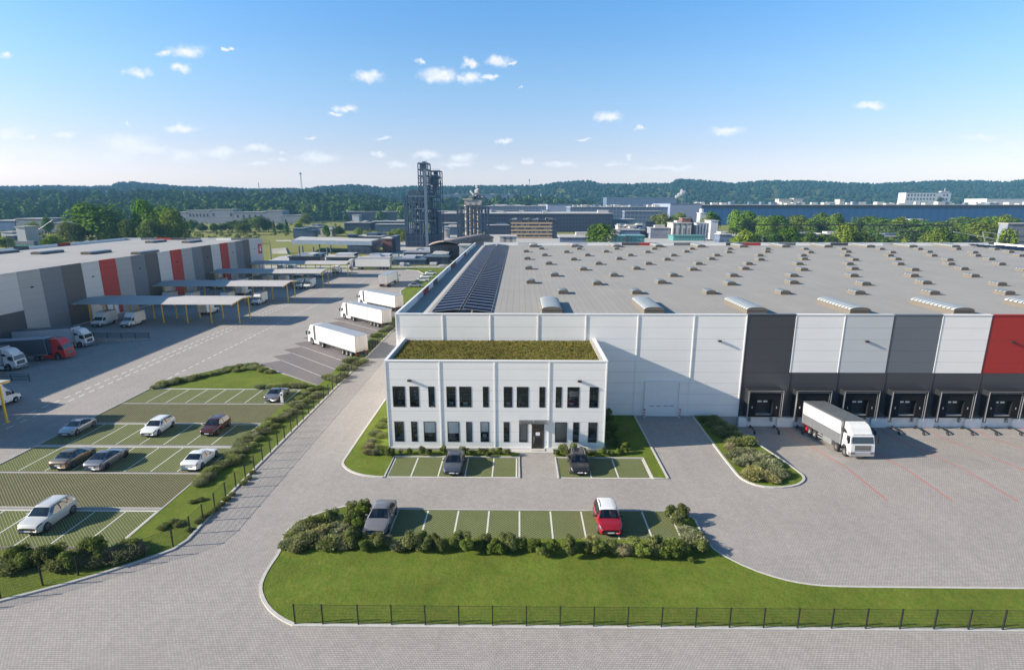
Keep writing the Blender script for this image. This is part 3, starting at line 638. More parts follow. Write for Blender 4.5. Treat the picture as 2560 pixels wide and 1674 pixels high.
def make_window(x0, x1, z0, z1, style):
    m = MB(); t = .075; ya, yb = OY - .02, OY + .12
    m.box(x0, x0+t, ya, yb, z0, z1); m.box(x1-t, x1, ya, yb, z0, z1); m.box(x0+t, x1-t, ya, yb, z0, z0+t); m.box(x0+t, x1-t, ya, yb, z1-t, z1)
    if style == 1: zc = z0 + (z1-z0)*.62; m.box(x0+t, x1-t, ya+.01, yb-.02, zc-.045, zc+.045)
    w = ino(m.build('window', M['frame']))
    g = MB(); g.quad((x0+t, OY+.04, z0+t), (x1-t, OY+.04, z0+t), (x1-t, OY+.04, z1-t), (x0+t, OY+.04, z1-t)); q = g.build('pane', M['pane']); q.parent = w
    if style == 3:
        b = MB(); zc = z0 + (z1-z0)*FR.uniform(.38, .5); b.box(x0+t, x1-t, OY+.06, OY+.075, zc, z1-t); q = b.build('blind', M['blind']); q.parent = w
    if style == 4:
        b = MB(); b.box(x0+t, x1-t, OY+.14, OY+.16, z0+.12, z1-t); q = b.build('blind', M['steel']); q.parent = w
    fl = .27 if z0 < 3 else 3.96
    d = MB(); xa = x0 + FR.uniform(-.2, .2)
    d.box(xa, xa+FR.uniform(.8, 1.3), OY+.5, OY+1.15, fl+.70, fl+.74); d.box(xa+.05, xa+.09, OY+.55, OY+1.1, fl, fl+.70)
    d.box(xa+.3, xa+.75, OY+.95, OY+1.0, fl+.80, fl+1.12, 1 if FR.random() < .5 else 2); d.box(xa+.25, xa+.7, OY+1.3, OY+1.75, fl+.45, fl+1.05, 2)
    ino(d.build('desk', [M['wood'] if FR.random() < .5 else M['blind'], M['paper'], M['steel']]))
    if style in (0, 2) and FR.random() < .8:
        s = MB(); xs = (x0+x1)/2
        for zz in (fl+1.1, fl+1.5, fl+1.9): s.box(xs-.5, xs+.5, OY+1.9, OY+2.2, zz, zz+.03); [s.box(xs-.45+.16*i, xs-.35+.16*i, OY+1.92, OY+2.1, zz+.03, zz+FR.uniform(.15,.3), FR.choice((0,1,2))) for i in range(5)]
        ino(s.build('shelf', [M['blind'], M['wood'], M['paper']]))
for a, b, s in UP: make_window(a, b, 4.88, 7.18, s)
for a, b, s in LO: make_window(a, b, .90, 3.21, s)
d = MB(); d.box(DX0, DX0+.10, OY-.02, OY+.14, .1, 3.10); d.box(DX1-.10, DX1, OY-.02, OY+.14, .1, 3.10); d.box(DX0+.10, DX1-.10, OY-.02, OY+.14, 3.0, 3.10); d.box(DX0+.10, DX1-.10, OY-.02, OY+.14, 2.36, 2.46)
d.box(DX0+.10, DX1-.10, OY-.01, OY+.12, .1, .24); d.box(DX0+.10, DX0+.2, OY-.01, OY+.12, .24, 2.36); d.box(DX1-.2, DX1-.10, OY-.01, OY+.12, .24, 2.36)
M['door_brown'] = pbr('door_brown', (0.055, 0.040, 0.031), 0.4, var=0.08)
door = ino(d.build('door', M['door_brown']))
def sub(mb, name, m, p): q = mb.build(name, m); q.parent = p; return q
sub(MB().quad((DX0+.2, OY+.05, .24), (DX1-.2, OY+.05, .24), (DX1-.2, OY+.05, 2.36), (DX0+.2, OY+.05, 2.36)), 'pane', M['pane'], door)
sub(MB().quad((DX0+.1, OY+.05, 2.46), (DX1-.1, OY+.05, 2.46), (DX1-.1, OY+.05, 3.0), (DX0+.1, OY+.05, 3.0)), 'transom_pane', M['pane'], door)
sub(MB().box(DX0+.43, DX0+.88, OY+.02, OY+.04, 1.66, 2.02), 'notice', M['paper'], door)
sub(MB().cyl((DX0+.25, OY-.08, .85), (DX0+.25, OY-.08, 1.6), .02), 'handle', M['alu'], door)
k = MB(); k.box(DX0+.15, DX0+.95, OY+1.4, OY+1.8, 2.45, 2.50, 1); k.box(DX0+.9, DX0+1.2, OY+1.0, OY+1.3, 2.52, 2.86, 2); k.box(DX0+.55, DX0+.8, OY+1.0, OY+1.3, 2.52, 2.80, 0); k.box(DX0+.1, DX1-.1, OY+2.2, OY+2.6, .27, 1.2, 1); ino(k.build('reception_desk', [M['paper'], M['wood'], M['orange']]))
st = MB(); st.box(-1.1, 3.75, 54.55, 55.38, -.02, .085); st.box(DX0-.1, DX1+.1, 54.9, 55.38, .086, .16); ino(st.build('door_step', M['kerb']))
cn = MB(); cn.box(.05, 3.06, 54.25, OY-.03, 3.46, 3.485); cq = ino(cn.build('door_canopy', M['canopy_glass']))
cb = MB()
for x in (.15, 1.55, 2.95): cb.bar((x, OY-.01, 3.44), (x, 54.4, 3.44), .05, .04); cb.bar((x, OY-.01, 3.85), (x, 54.6, 3.49), .02)
sub(cb, 'bracket', M['alu'], cq)
for x in (-11.5, 6.4): ino(wall_lamp(None, (x, OY-.005, 7.78), 0))
# ================================================================== the striped hall on the left
HX, HZ = -96.5, 12.55
hl = tag(empty('logistics_hall', (-122, 126, 0)), 'long flat roofed hall with tall red, white and grey wall stripes beside the truck yard', 'hall')
def inh(o): o.parent = hl; o.matrix_parent_inverse = Matrix.Translation((122, -126, 0)); return o
b = MB(); b.box(-148, HX-.15, 40, 208.3, -1.5, HZ-.04); inh(b.build('wall', M['p_light']))
inh(MB().sheet([(-147.8, 40.2), (HX-.2, 40.2), (HX-.2, 208.2), (-147.8, 208.2)], HZ).build('roof', M['roof2']))
hs = [(40,'h_white_shade'),(94.1,'h_white_shade'),(99.4,'h_white_shade'),(104.6,'h_light_shade'),(109.9,'p_mid'),(115.2,'p_brown'),(120.7,'h_white_shade'),(125.95,'h_red'),(131.3,'h_light_shade'),(136.6,'p_mid'),(141.85,'p_brown'),(147.1,'h_white_shade'),(152.4,'h_red'),(157.7,'h_light_shade'),(162.9,'p_mid'),(168.1,'p_brown'),(173.3,'h_white_shade'),(178.4,'h_red'),(183.5,'h_light_shade'),(188.5,'p_mid'),(193.6,'p_brown'),(198.4,'h_white_shade'),(208.5,None)]
for (y0, c), (y1, _) in zip(hs, hs[1:]):
    low = y1 < 105
    z1 = 13.15 + max(0, (y0-110))*.0022
    m = MB(); m.box(HX-.14, HX, y0+.02, y1-.02, 5.72 if low else -.02, z1); m.box(HX-.3, HX+.05, y0, y1, z1, z1+.06)
    inh(m.build('wall_panel', M[c]))
    if low: inh(MB().box(HX-.14, HX, y0+.02, y1-.02, -1.4, 5.69).build('base_panel', M['p_dark']))
pl = MB(); pl.box(HX-.1, HX+.12, 105.05, 208.4, 0, .32); pl.box(HX-.1, HX+.18, 78.4, 104.9, -1.4, -.02); inh(pl.build('plinth', M['concrete']))
def hpar(pts, cols_, axis):
    for (a, b_), c in zip(zip(pts, pts[1:]), cols_):
        m = MB(); z0, z1 = HZ-.3, 13.35
        if axis == 'y': m.box(-148, -147.8, a+.02, b_-.02, z0, z1)
        else: m.box(a+.02, b_-.02, 208.2, 208.4, z0, z1)
        inh(m.build('parapet_panel', M[c]))
ys = [40 + 5.26*k for k in range(33)]; rc_ = random.Random(5)
hpar(ys, [('p_red' if k in (8, 17, 26) else 'p_brown' if k in (9, 23) else 'p_light' if k in (12, 20) else 'p_white') for k in range(32)], 'y')
xs = [-147.7 + 5.68*k for k in range(10)]
hpar(xs, ['p_light', 'p_mid', 'p_red', 'p_dark', 'p_mid', 'p_light', 'p_white', 'p_mid', 'p_mid'], 'x')
hv = make_skylight('roof_vault', 2.7, 8.0, 0.45, 0.35); inh(hv); k = 0
for x, y in [(-103, 148), (-116.6, 148), (-130.2, 148), (-143, 148), (-115.6, 200), (-128.4, 200), (-110, 96), (-124, 96)]:
    o = hv if k == 0 else copy_tree(hv); o.location = (x, y - (8 if y == 200 else 0), HZ); k += 1
for y in (107.3, 123.4, 139.2, 155.0, 170.7, 186.2, 201.5): inh(wall_lamp(None, (HX+.01, y, 9.8), PI/2))
for y in (121.3, 147.7, 174.0, 200.6, 204.4, 126.2):
    m = MB(); m.box(HX+.01, HX+.09, y, y+3.4, 0.02, 4.3); gq = inh(m.build('gate', M['trim']))
    e = MB(); e.box(HX+.01, HX+.16, y-.12, y-.01, .02, 4.45); e.box(HX+.01, HX+.16, y+3.41, y+3.52, .02, 4.45); e.box(HX+.01, HX+.16, y-.005, y+3.405, 4.32, 4.45)
    q = e.build('frame', M['alu']); q.parent = gq
sg = MB(); sg.box(HX+.01, HX+.06, 204.7, 207.6, 7.75, 11.35); sp = inh(sg.build('sign_panel', M['sign_red']))
emb = [(533,432),(563,424),(600,462),(578,476),(568,520),(584,545),(603,600),(598,640),(577,664),(556,640),(546,590),(519,560),(521,524),(541,512),(550,530),(556,505),(540,470)]
ev = [(HX+.075, 204.7 + 2.9*((u-450 - (v-340)*.11)/160), 11.35 - 3.6*((v - 340 + (u-450)*.16)/432)) for u, v in emb]
e = MB(); e.add(ev, [tuple(range(len(ev)))]); q = e.build('emblem', M['paper']); q.parent = sp
# ================================================================== carport canopies
def make_canopy():
    root = empty('carport_canopy')
    X0, X1 = -34.6, 0.7
    prof = [(-4.0, 4.80), (1.15, 5.42), (5.75, 5.06), (5.75, 5.16), (1.15, 5.52), (-4.0, 4.90)]
    MB().xprism(prof, X0, X1).build('roof', M['sheet_roof'], root)
    posts = [0, -6.3, -11.7, -17.1, -22.4, -27.8, -33.5]
    for x in posts:
        for y, z in ((0, 5.25), (4.9, 5.08)):
            m = MB(); m.box(x-.09, x+.09, y-.09, y+.09, 0, z); m.box(x-.2, x+.2, y-.2, y+.2, 0, .06); m.build('post', M['yellow'], root)
    for x in posts[:1] + posts[1:]:
        m = MB(); x_ = x + (.55 if x == 0 else 0)
        for (a, za), (b_, zb) in (((-4.0, 4.72), (1.15, 5.34)), ((1.15, 5.34), (5.75, 4.98))): m.bar((x_, a, za), (x_, b_, zb), .14, .20)
        m.build('beam', M['yellow'], root)
    return root
c0 = make_canopy()
CANL = ['nearest, half cut off at the left picture edge', 'long one above two parked vans near the red truck', 'long one with a white box van beside its right end', 'long one with two white vans side by side at its right end', 'farthest, beside the wall with the red emblem']
for i, y in enumerate((57.4, 119.95, 146.6, 174.1, 200.4)):
    o = c0 if i == 0 else copy_tree(c0)
    o.location = (-62.4, y, 0); tag(o, 'yellow post canopy, ' + CANL[i], 'carport', 'yellow post canopies along the striped hall')
# ================================================================== vehicles
def m_paint(name, c, metal=0.0, rough=0.32):
    m, nt, b = newmat(name); f = noise(nt, pos(nt), 2.2, 3)
    setc(nt, b.inputs['Base Color'], mixc(nt, f, tuple(x*.92 for x in c), tuple(min(1, x*1.06) for x in c)))
    b.inputs['Roughness'].default_value = rough; b.inputs['Metallic'].default_value = metal; b.inputs['Coat Weight'].default_value = 0.7; b.inputs['Coat Roughness'].default_value = 0.06
    return m
P = {k: m_paint('paint_' + k, c, mt, r) for k, c, mt, r in (('white', (0.66, 0.66, 0.64), 0, .3), ('pearl', (0.50, 0.50, 0.475), .1, .3), ('silver', (0.34, 0.34, 0.35), .6, .32), ('grey', (0.20, 0.21, 0.235), .5, .3),
     ('slate', (0.080, 0.092, 0.125), .4, .28), ('black', (0.022, 0.022, 0.023), .1, .25), ('bronze', (0.19, 0.155, 0.115), .5, .32), ('maroon', (0.085, 0.022, 0.015), .35, .26), ('red', (0.27, 0.008, 0.016), .1, .26), ('taupe', (0.26, 0.245, 0.235), .5, .3))}
M['car_glass'] = m_glass('car_glass', (0.30, 0.32, 0.33), 0.10); M['cab_glass'] = pbr('cab_glass', (0.030, 0.042, 0.052), 0.06, var=0.25, vscale=2.5, spec=0.8)
M['tyre'] = pbr('tyre', (0.020, 0.020, 0.020), 0.85, var=0.15); M['rim'] = pbr('alloy_rim', (0.13, 0.13, 0.135), 0.45, 0.2, var=0.1, vscale=8)
M['lamp'] = pbr('lamp_glass', (0.13, 0.14, 0.16), 0.08, var=0.4, vscale=9); M['tail'] = pbr('tail_lamp', (0.36, 0.010, 0.010), 0.15, var=0.1); M['amber'] = pbr('amber_lamp', (0.70, 0.22, 0.015), 0.3, var=0.06)
M['chrome'] = pbr('chrome', (0.72, 0.73, 0.75), 0.15, 0.9, var=0.04); M['seat'] = pbr('beige_seat', (0.42, 0.32, 0.24), 0.7, var=0.12); M['under'] = pbr('underbody', (0.020, 0.020, 0.021), 0.8, var=0.15)
M['plate'] = pbr('number_plate', (0.70, 0.70, 0.68), 0.5, var=0.06, vscale=14)
def hermite(ps, t):
    if t <= ps[0][0]: return ps[0][1]
    if t >= ps[-1][0]: return ps[-1][1]
    for i in range(len(ps)-1):
        if ps[i][0] <= t <= ps[i+1][0]: break
    def sl(a, b): return (ps[b][1]-ps[a][1]) / (ps[b][0]-ps[a][0])
    d = sl(i, i+1); m0 = (sl(i-1, i)+d)/2 if i > 0 else d; m1 = (d+sl(i+1, i+2))/2 if i+2 < len(ps) else d
    if i > 0 and sl(i-1, i)*d <= 0: m0 = 0
    if i+2 < len(ps) and sl(i+1, i+2)*d <= 0: m1 = 0
    h = ps[i+1][0]-ps[i][0]; u = (t-ps[i][0])/h
    return (2*u**3-3*u*u+1)*ps[i][1]+(u**3-2*u*u+u)*h*m0+(3*u*u-2*u**3)*ps[i+1][1]+(u**3-u*u)*h*m1
CARS = {
 'sedan': dict(top=[(0,.40),(.02,.47),(.10,.56),(.29,.645),(.45,.955),(.54,1),(.66,.975),(.84,.715),(.95,.69),(1,.56)], ws=(.29,.45), rw=(.67,.835), wr=.70, belt=.615),
 'coupe': dict(top=[(0,.40),(.03,.50),(.12,.60),(.29,.67),(.46,.96),(.54,1),(.66,.945),(.86,.72),(.95,.66),(1,.52)], ws=(.29,.46), rw=(.62,.84), wr=.66, belt=.63),
 'wagon': dict(top=[(0,.40),(.02,.48),(.10,.57),(.27,.645),(.42,.955),(.52,1),(.72,.985),(.87,.93),(.965,.66),(1,.55)], ws=(.27,.42), rw=(.875,.955), wr=.72, belt=.60),
 'suv': dict(top=[(0,.42),(.02,.52),(.09,.60),(.26,.665),(.40,.95),(.50,1),(.74,.985),(.88,.94),(.965,.68),(1,.56)], ws=(.26,.40), rw=(.89,.955), wr=.72, belt=.62)}
def make_car(name, kind, L, W, Hh, paint, roof=None, ys=.87, rimm=None):
    C = CARS[kind]; root = empty(name); xf = lambda x, y, z: (x, y*ys, z)
    ts = sorted(set([0, .012, .03, .05, .075, .10] + [i/44 for i in range(5, 41)] + [.93, .95, .965, .98, .99, 1] + [C['ws'][0], C['ws'][1], C['rw'][0], C['rw'][1]]))
    wpro = [(0,.74),(.02,.84),(.07,.93),(.16,.98),(.3,1),(.75,1),(.9,.97),(.97,.90),(1,.80)]
    V = []; zs0 = .135*Hh
    for t in ts:
        zt = hermite(C['top'], t)*Hh; wb = hermite(wpro, t)*W/2
        zb = min(C['belt']*Hh + .03*Hh*t, zt - .035*Hh); zs = zs0 + .06*Hh*(max(0, .08-t)/.08 + max(0, t-.92)/.08)
        g = max(0, min(1, (zt/Hh - .68)/.27)); wr = wb*(.90*(1-g) + C['wr']*g); ze = zt - .045*Hh*(.5+.5*g)
        sec = [(wb*.90, zs), (wb*.975, zs+.08*Hh), (wb, zs+.5*(zb-zs)), (wb*.985, zb-.05*Hh), (wb*.955, zb), ((wb*.955+wr)/2+.018*g, (zb+ze)/2), (wr, ze), (wr*.90, zt-.014*Hh), (wr*.5, zt-.002), (0, zt)]
        y = L/2 - t*L
        full = [(-x, y, z) for x, z in sec] + [(x, y, z) for x, z in sec[-2::-1]]
        V.append(full)
    n = len(V[0]); parts = {}
    def put(k, f): parts.setdefault(k, []).append(f)
    for i in range(len(ts)-1):
        tm = (ts[i]+ts[i+1])/2
        for j in range(n-1):
            jj = min(j, n-2-j); side = 'l' if j < n/2 else 'r'; k = 'body'
            if jj >= 7 and C['ws'][0] <= tm <= C['ws'][1]: k = 'windscreen'
            elif jj >= 7 and C['rw'][0] <= tm <= C['rw'][1]: k = 'rear_window'
            elif jj in (4, 5) and C['ws'][0]+.07 <= tm <= C['rw'][1]-.07: k = 'side_window_'+side if not .535 < tm < .56 else 'pillar'
            elif jj in (3, 4, 5) and .02 <= tm <= .105: k = 'headlight_'+side
            elif jj in (3, 4) and .945 <= tm <= .995: k = 'tail_light_'+side
            elif roof and jj >= 6 and C['ws'][1] < tm < C['rw'][0]+.02: k = 'roof'
            put(k, (i*n+j, i*n+j+1, (i+1)*n+j+1, (i+1)*n+j))
        put('underbody', (i*n+n-1, i*n, (i+1)*n, (i+1)*n+n-1))
    put('body', tuple(range(n))); put('body', tuple((len(ts)-1)*n + j for j in range(n-1, -1, -1)))
    flat = [p for s in V for p in s]
    mats = dict(body=paint, roof=roof, pillar=M['black_metal'], windscreen=M['car_glass'], rear_window=M['car_glass'], side_window=M['car_glass'], headlight=M['lamp'], tail_light=M['tail'], underbody=M['under'])
    for k, fs in parts.items():
        used = sorted({i for f in fs for i in f}); ix = {v: a for a, v in enumerate(used)}
        mb = MB(xf); mb.add([flat[i] for i in used], [tuple(ix[i] for i in f)[::-1] for f in fs], 0, True)
        nm = k[:-2] if k[-2:] in ('_l', '_r') else k
        mb.build(nm, mats[nm], root)
    wr_ = .35 if kind in ('sedan', 'coupe', 'wagon') else .39
    for ty in (.185, .805):
        y = L/2 - ty*L
        for s in (-1, 1):
            x = s*W/2
            a = MB(xf); a.lathe_x([(s*(-.02), 0), (s*.004, wr_+.045), (s*-.10, wr_+.05)], x*.985, y, wr_+.015, 20); a.build('wheel_arch', M['under'], root)
            w = MB(xf); w.lathe_x([(-.11, .6*wr_), (-.11, .93*wr_), (-.075, wr_), (.075, wr_), (.11, .93*wr_), (.11, .6*wr_)], x - s*.095, y, wr_, 20); wo = w.build('wheel', M['tyre'], root)
            r = MB(xf); r.lathe_x([(s*.06, .62*wr_), (s*.115, .66*wr_), (s*.118, .58*wr_)], x - s*.095, y, wr_, 20); r.lathe_x([(s*.112, .0), (s*.112, .16*wr_), (s*.09, .18*wr_)], x - s*.095, y, wr_, 10)
            for q in range(7):
                an = 2*PI*q/7; c_, s_ = math.cos(an), math.sin(an)
                r.bar((x + s*.004, y + .1*wr_*c_, wr_ + .1*wr_*s_), (x + s*.012, y + .6*wr_*c_, wr_ + .6*wr_*s_), .05)
            r.build('rim', rimm or M['rim'], wo)
    hz = .40*Hh; yf = L/2
    MB(xf).box(-.29*W, .29*W, yf-.03, yf+.015, .30*Hh, .375*Hh).build('grille', M['black_metal'], root)
    MB(xf).box(-.36*W, .36*W, yf-.02, yf+.012, .165*Hh, .215*Hh).build('air_intake', M['black'], root)
    MB(xf).box(-.26, .26, yf+.014, yf+.03, .235*Hh, .235*Hh+.11).build('number_plate', M['plate'], root)
    MB(xf).box(-.26, .26, -yf-.03, -yf-.008, .38*Hh, .38*Hh+.11).build('number_plate', M['plate'], root)
    MB(xf).box(-.36*W, .36*W, -yf-.012, -yf+.02, .15*Hh, .21*Hh).build('rear_bumper', M['black'], root)
    for s in (-1, 1):
        y = L/2 - (C['ws'][0]+.085)*L; m = MB(xf); m.box(s*W*.475, s*(W*.475+.22), y-.07, y+.05, C['belt']*Hh+.03, C['belt']*Hh+.16); bevel(m.build('mirror', paint if roof is None else M['black_metal'], root), .03)
    st = MB(xf)
    for y in (L/2-.50*L, L/2-.70*L):
        for s in (-1, 1): st.box(s*.15*W, s*.36*W, y-.10, y+.04, .3*Hh, .80*Hh); st.box(s*.15*W, s*.36*W, y, y+.5, .3*Hh, .42*Hh)
    st.build('seats', M['seat'], root)
    db = MB(xf); db.box(-.40*W, .40*W, L/2-.36*L, L/2-.30*L, .45*Hh, .60*Hh); db.box(-.43*W, .43*W, -.36*L, L/2-.26*L, .16*Hh, .20*Hh); db.build('dashboard', M['under'], root)
    if kind in ('suv', 'wagon'):
        rr = MB(xf)
        for s in (-1, 1): rr.path([(s*C['wr']*W/2*.9, L/2-.46*L, Hh*1.0), (s*C['wr']*W/2*.9, L/2-.60*L, Hh*1.018), (s*C['wr']*W/2*.9, L/2-.80*L, Hh*.985)], .02)
        rr.build('roof_rail', M['alu'], root)
    return root
def put_car(root, x, y, rz, label, group='cars parked on the grass paver bays'):
    root.location = (x, y, 0.012); root.rotation_euler = (0, 0, rz); return tag(root, label, 'car', group)
FRONT = PI       # nose towards the camera
put_car(make_car('silver_coupe', 'coupe', 4.5, 1.92, 1.32, P['silver']), -51.75, 59.9, FRONT, 'silver sports coupe at the yard end of its row, touched by canopy shadow')
put_car(make_car('white_wagon', 'wagon', 4.75, 1.95, 1.50, P['white']), -42.3, 60.0, FRONT, 'white estate car facing forward in the row of the silver coupe')
put_car(make_car('maroon_hatchback', 'wagon', 4.5, 1.92, 1.55, P['maroon']), -35.6, 60.2, FRONT, 'dark maroon hatchback facing forward beside the planting strip')
put_car(make_car('bronze_sedan', 'sedan', 4.85, 2.0, 1.48, P['bronze']), -45.9, 51.95, 0, 'brown bronze saloon seen from behind next to a grey fastback')
put_car(make_car('grey_fastback', 'coupe', 4.95, 2.0, 1.42, P['grey'], rimm=M['black_metal']), -42.3, 51.75, 0, 'grey low fastback with a full width red tail light, beside the bronze saloon')
put_car(make_car('white_sedan', 'sedan', 4.8, 1.95, 1.40, P['white']), -32.75, 51.9, 0, 'white saloon seen from behind near the shrubs at the end of its row')
put_car(make_car('white_suv', 'suv', 4.85, 2.02, 1.70, P['pearl']), -39.3, 40.95, FRONT, 'white off-road car alone in the nearest row of the left car park')
put_car(make_car('grey_sedan', 'coupe', 4.95, 2.0, 1.42, P['grey']), -33.2, 71.5, 0, 'grey saloon parked beside the white charging post in the top row')
put_car(make_car('slate_sedan', 'sedan', 4.7, 1.88, 1.48, P['slate']), -6.5, 51.25, FRONT, 'dark blue grey saloon under the office front, left of the entrance', 'cars parked in front of the office')
put_car(make_car('black_car', 'wagon', 4.7, 1.95, 1.52, P['black']), 6.05, 51.45, FRONT, 'black car with a sunroof under the office front, right of the entrance', 'cars parked in front of the office')
put_car(make_car('taupe_sedan', 'sedan', 4.9, 1.98, 1.50, P['taupe']), -11.45, 41.2, FRONT, 'taupe grey saloon at the shrub end of the front lawn bays', 'cars parked by the front lawn')
put_car(make_car('red_suv', 'suv', 4.6, 2.0, 1.66, P['red'], P['white']), 7.4, 41.25, FRONT, 'red off-road car with a white roof by the front lawn', 'cars parked by the front lawn')
fc = make_car('white_sedan', 'sedan', 4.5, 1.85, 1.48, P['white'], ys=1.0)
for i, (x, y, lb, pt) in enumerate(((-32.9, 206.0, 'white saloon parked farthest of four beside the warehouse parapet', 0), (-33.0, 196.2, 'white saloon second farthest of four beside the warehouse parapet', 0), (-32.9, 187.4, 'white saloon next to the silver one beside the warehouse parapet', 0))):
    o = fc if i == 0 else copy_tree(fc); put_car(o, x, y, -PI/2, lb, 'cars in a line along the warehouse side')
put_car(make_car('silver_sedan', 'sedan', 4.6, 1.85, 1.5, P['silver'], ys=1.0), -32.9, 174.4, -PI/2, 'silver saloon nearest of four beside the red parapet panel', 'cars in a line along the warehouse side')
# ------------------------------------------------------------------ trucks
M['tarp_white'] = pbr('white_tarpaulin', (0.70, 0.67, 0.61), 0.5, var=0.035, vscale=0.6); M['door_shaded'] = pbr('trailer_door_shaded', (0.52, 0.49, 0.46), 0.5, var=0.06); M['tarp_dark'] = pbr('slate_tarpaulin', (0.060, 0.072, 0.090), 0.55, var=0.06); M['tarp_grey'] = pbr('pale_grey_tarpaulin', (0.50, 0.50, 0.53), 0.55, var=0.05)  # rear door grey has the shade of the trailer's rear painted in
M['box_roof'] = pbr('trailer_roof', (0.27, 0.30, 0.345), 0.5, var=0.08, vscale=0.7); M['box_roof_dark'] = pbr('grey_truck_roof', (0.10, 0.11, 0.122), 0.5, var=0.10, vscale=0.8); M['box_grey'] = pbr('grey_truck_side', (0.14, 0.145, 0.155), 0.4, 0.1, var=0.06)
def wheels(root, xf, W, axles, r=.50):
    for y, dual in axles:
        for s in (-1, 1):
            x = s*(W/2 - .17); hw = .16
            w = MB(xf); w.lathe_x([(-hw, .58*r), (-hw, .93*r), (-hw*.7, r), (hw*.7, r), (hw, .93*r), (hw, .58*r)], x, y, r, 18); wo = w.build('wheel', M['tyre'], root)
            q = MB(xf); q.lathe_x([(s*hw*.9, .58*r), (s*hw*.5 if dual else s*hw*1.02, .42*r), (s*hw*.3 if dual else s*hw*1.15, .26*r), (s*hw*1.1, .22*r), (s*hw*1.1, 0)], x, y, r, 14); q.build('rim', M['rim'], wo)
def truck_cab(root, xf, W, paint, style, y0=0.0):
    """cab nose at y0, looking to +y; style 'high' (tractor) or 'deflector' (forward control with a roof fairing)"""
    if style == 'high':
        prof = [(0, .42), (.03, 1.0), (0, 1.75), (-.30, 2.72), (-.42, 2.95), (-.75, 3.55), (-1.2, 3.78), (-2.25, 3.86), (-2.25, .95), (-2.0, .95), (-1.9, 1.14), (-1.7, 1.32), (-1.4, 1.38), (-1.1, 1.32), (-.9, 1.14), (-.8, .85), (-.75, .42)]
        ws0, ws1, zt = (-.045, 1.86), (-.285, 2.68), 2.7
    else:
        prof = [(0, .42), (.03, 1.0), (0, 1.62), (-.17, 2.46), (-.24, 2.62), (-.40, 2.70), (-.75, 3.25), (-1.15, 3.55), (-1.9, 3.70), (-1.9, .95), (-1.85, .95), (-1.75, 1.14), (-1.55, 1.30), (-1.3, 1.36), (-1.05, 1.30), (-.85, 1.14), (-.75, .85), (-.7, .42)]
        ws0, ws1, zt = (-.02, 1.74), (-.165, 2.44), 2.5
    prof = [(y0+y, z) for y, z in prof]
    hw = lambda z: W/2*(.985 - .07*max(0, z-1.7) - (.05 if (style != 'high' and z > 2.65) else 0))
    m = MB(xf); m.xprism(prof, lambda y, z: -hw(z), lambda y, z: hw(z)); bevel(m.build('cab', paint, root), .07, 3)
    def band(a, b, x0, x1, e, name, mt, par=root):          # plate lying on the front face between two profile heights
        d = Vector((b[0]-a[0], b[1]-a[1])).normalized(); n = Vector((d.y, -d.x)) * e
        q = MB(xf); pts = []
        for (yy, zz) in (a, b): pts += [(x0*hw(zz), y0+yy+n.x, zz+n.y), (x1*hw(zz), y0+yy+n.x, zz+n.y)]
        lo = [(x, y-.03, z) for x, y, z in pts]
        q.add(pts+lo, [(0,1,3,2), (4,6,7,5), (0,2,6,4), (1,5,7,3), (2,3,7,6), (0,4,5,1)]); return q.build(name, mt, par)
    band(ws0, ws1, -.90, .90, .02, 'windscreen', M['cab_glass'])
    band((.0, .95), (0, 1.55), -.66, .66, .035, 'grille', M['black_metal'])
    g = MB(xf)
    for z in (1.02, 1.22, 1.42): g.box(-.63*W/2, .63*W/2, y0+.03, y0+.075, z, z+.075)
    g.build('grille_bar', M['chrome'] if style != 'high' else M['steel'], root)
    bm = MB(xf); bm.box(-W/2*.99, W/2*.99, y0-.55, y0+.06, .36, .86); bevel(bm.build('bumper', M['chrome'] if style != 'high' and paint is P['white'] else paint, root), .06)
    for s in (-1, 1):
        l = MB(xf); l.box(s*.62*W/2, s*.97*W/2, y0+.02, y0+.085, .62, .84); l.build('headlight', M['lamp'], root)
        wv = MB(xf); za, zb = (1.75, 2.45) if style != 'high' else (1.85, 2.55); x = lambda z: s*(hw(z)+.012)
        wv.add([(x(za), y0-.35, za), (x(zb), y0-.48, zb), (x(zb), y0-1.02, zb), (x(za+.22), y0-1.08, za+.22), (x(za), y0-.72, za)], [(0,1,2,3,4)]); wv.build('side_window', M['cab_glass'], root)
        mr = MB(xf); mr.box(s*(W/2+.14), s*(W/2+.34), y0-.10, y0+.02, 1.75, 2.45); mr.bar((s*hw(2.4), y0-.2, 2.42), (s*(W/2+.25), y0-.05, 2.42), .04); mr.build('mirror', M['black_metal'], root)
    if style != 'high':
        MB(xf).box(-W/2*.80, W/2*.80, y0-.52, y0-.20, 2.66, 2.74).build('sun_visor', paint, root)
        gp = MB(xf); gp.xprism([(y0-1.1, 2.55), (y0-1.9, 2.55), (y0-1.9, 2.95), (y0-1.5, 2.9)], -W/2*.955, W/2*.955); gp.build('fairing_gap', M['black_metal'], root)
    else:
        MB(xf).xprism([(y0-2.22, 1.2), (y0-2.75, 1.2), (y0-2.75, 3.6), (y0-2.22, 3.78)], -W/2*.985, -W/2*.93).build('side_fairing', P['slate'], root)
        MB(xf).xprism([(y0-2.22, 1.2), (y0-2.75, 1.2), (y0-2.75, 3.6), (y0-2.22, 3.78)], W/2*.93, W/2*.985).build('side_fairing', P['slate'], root)
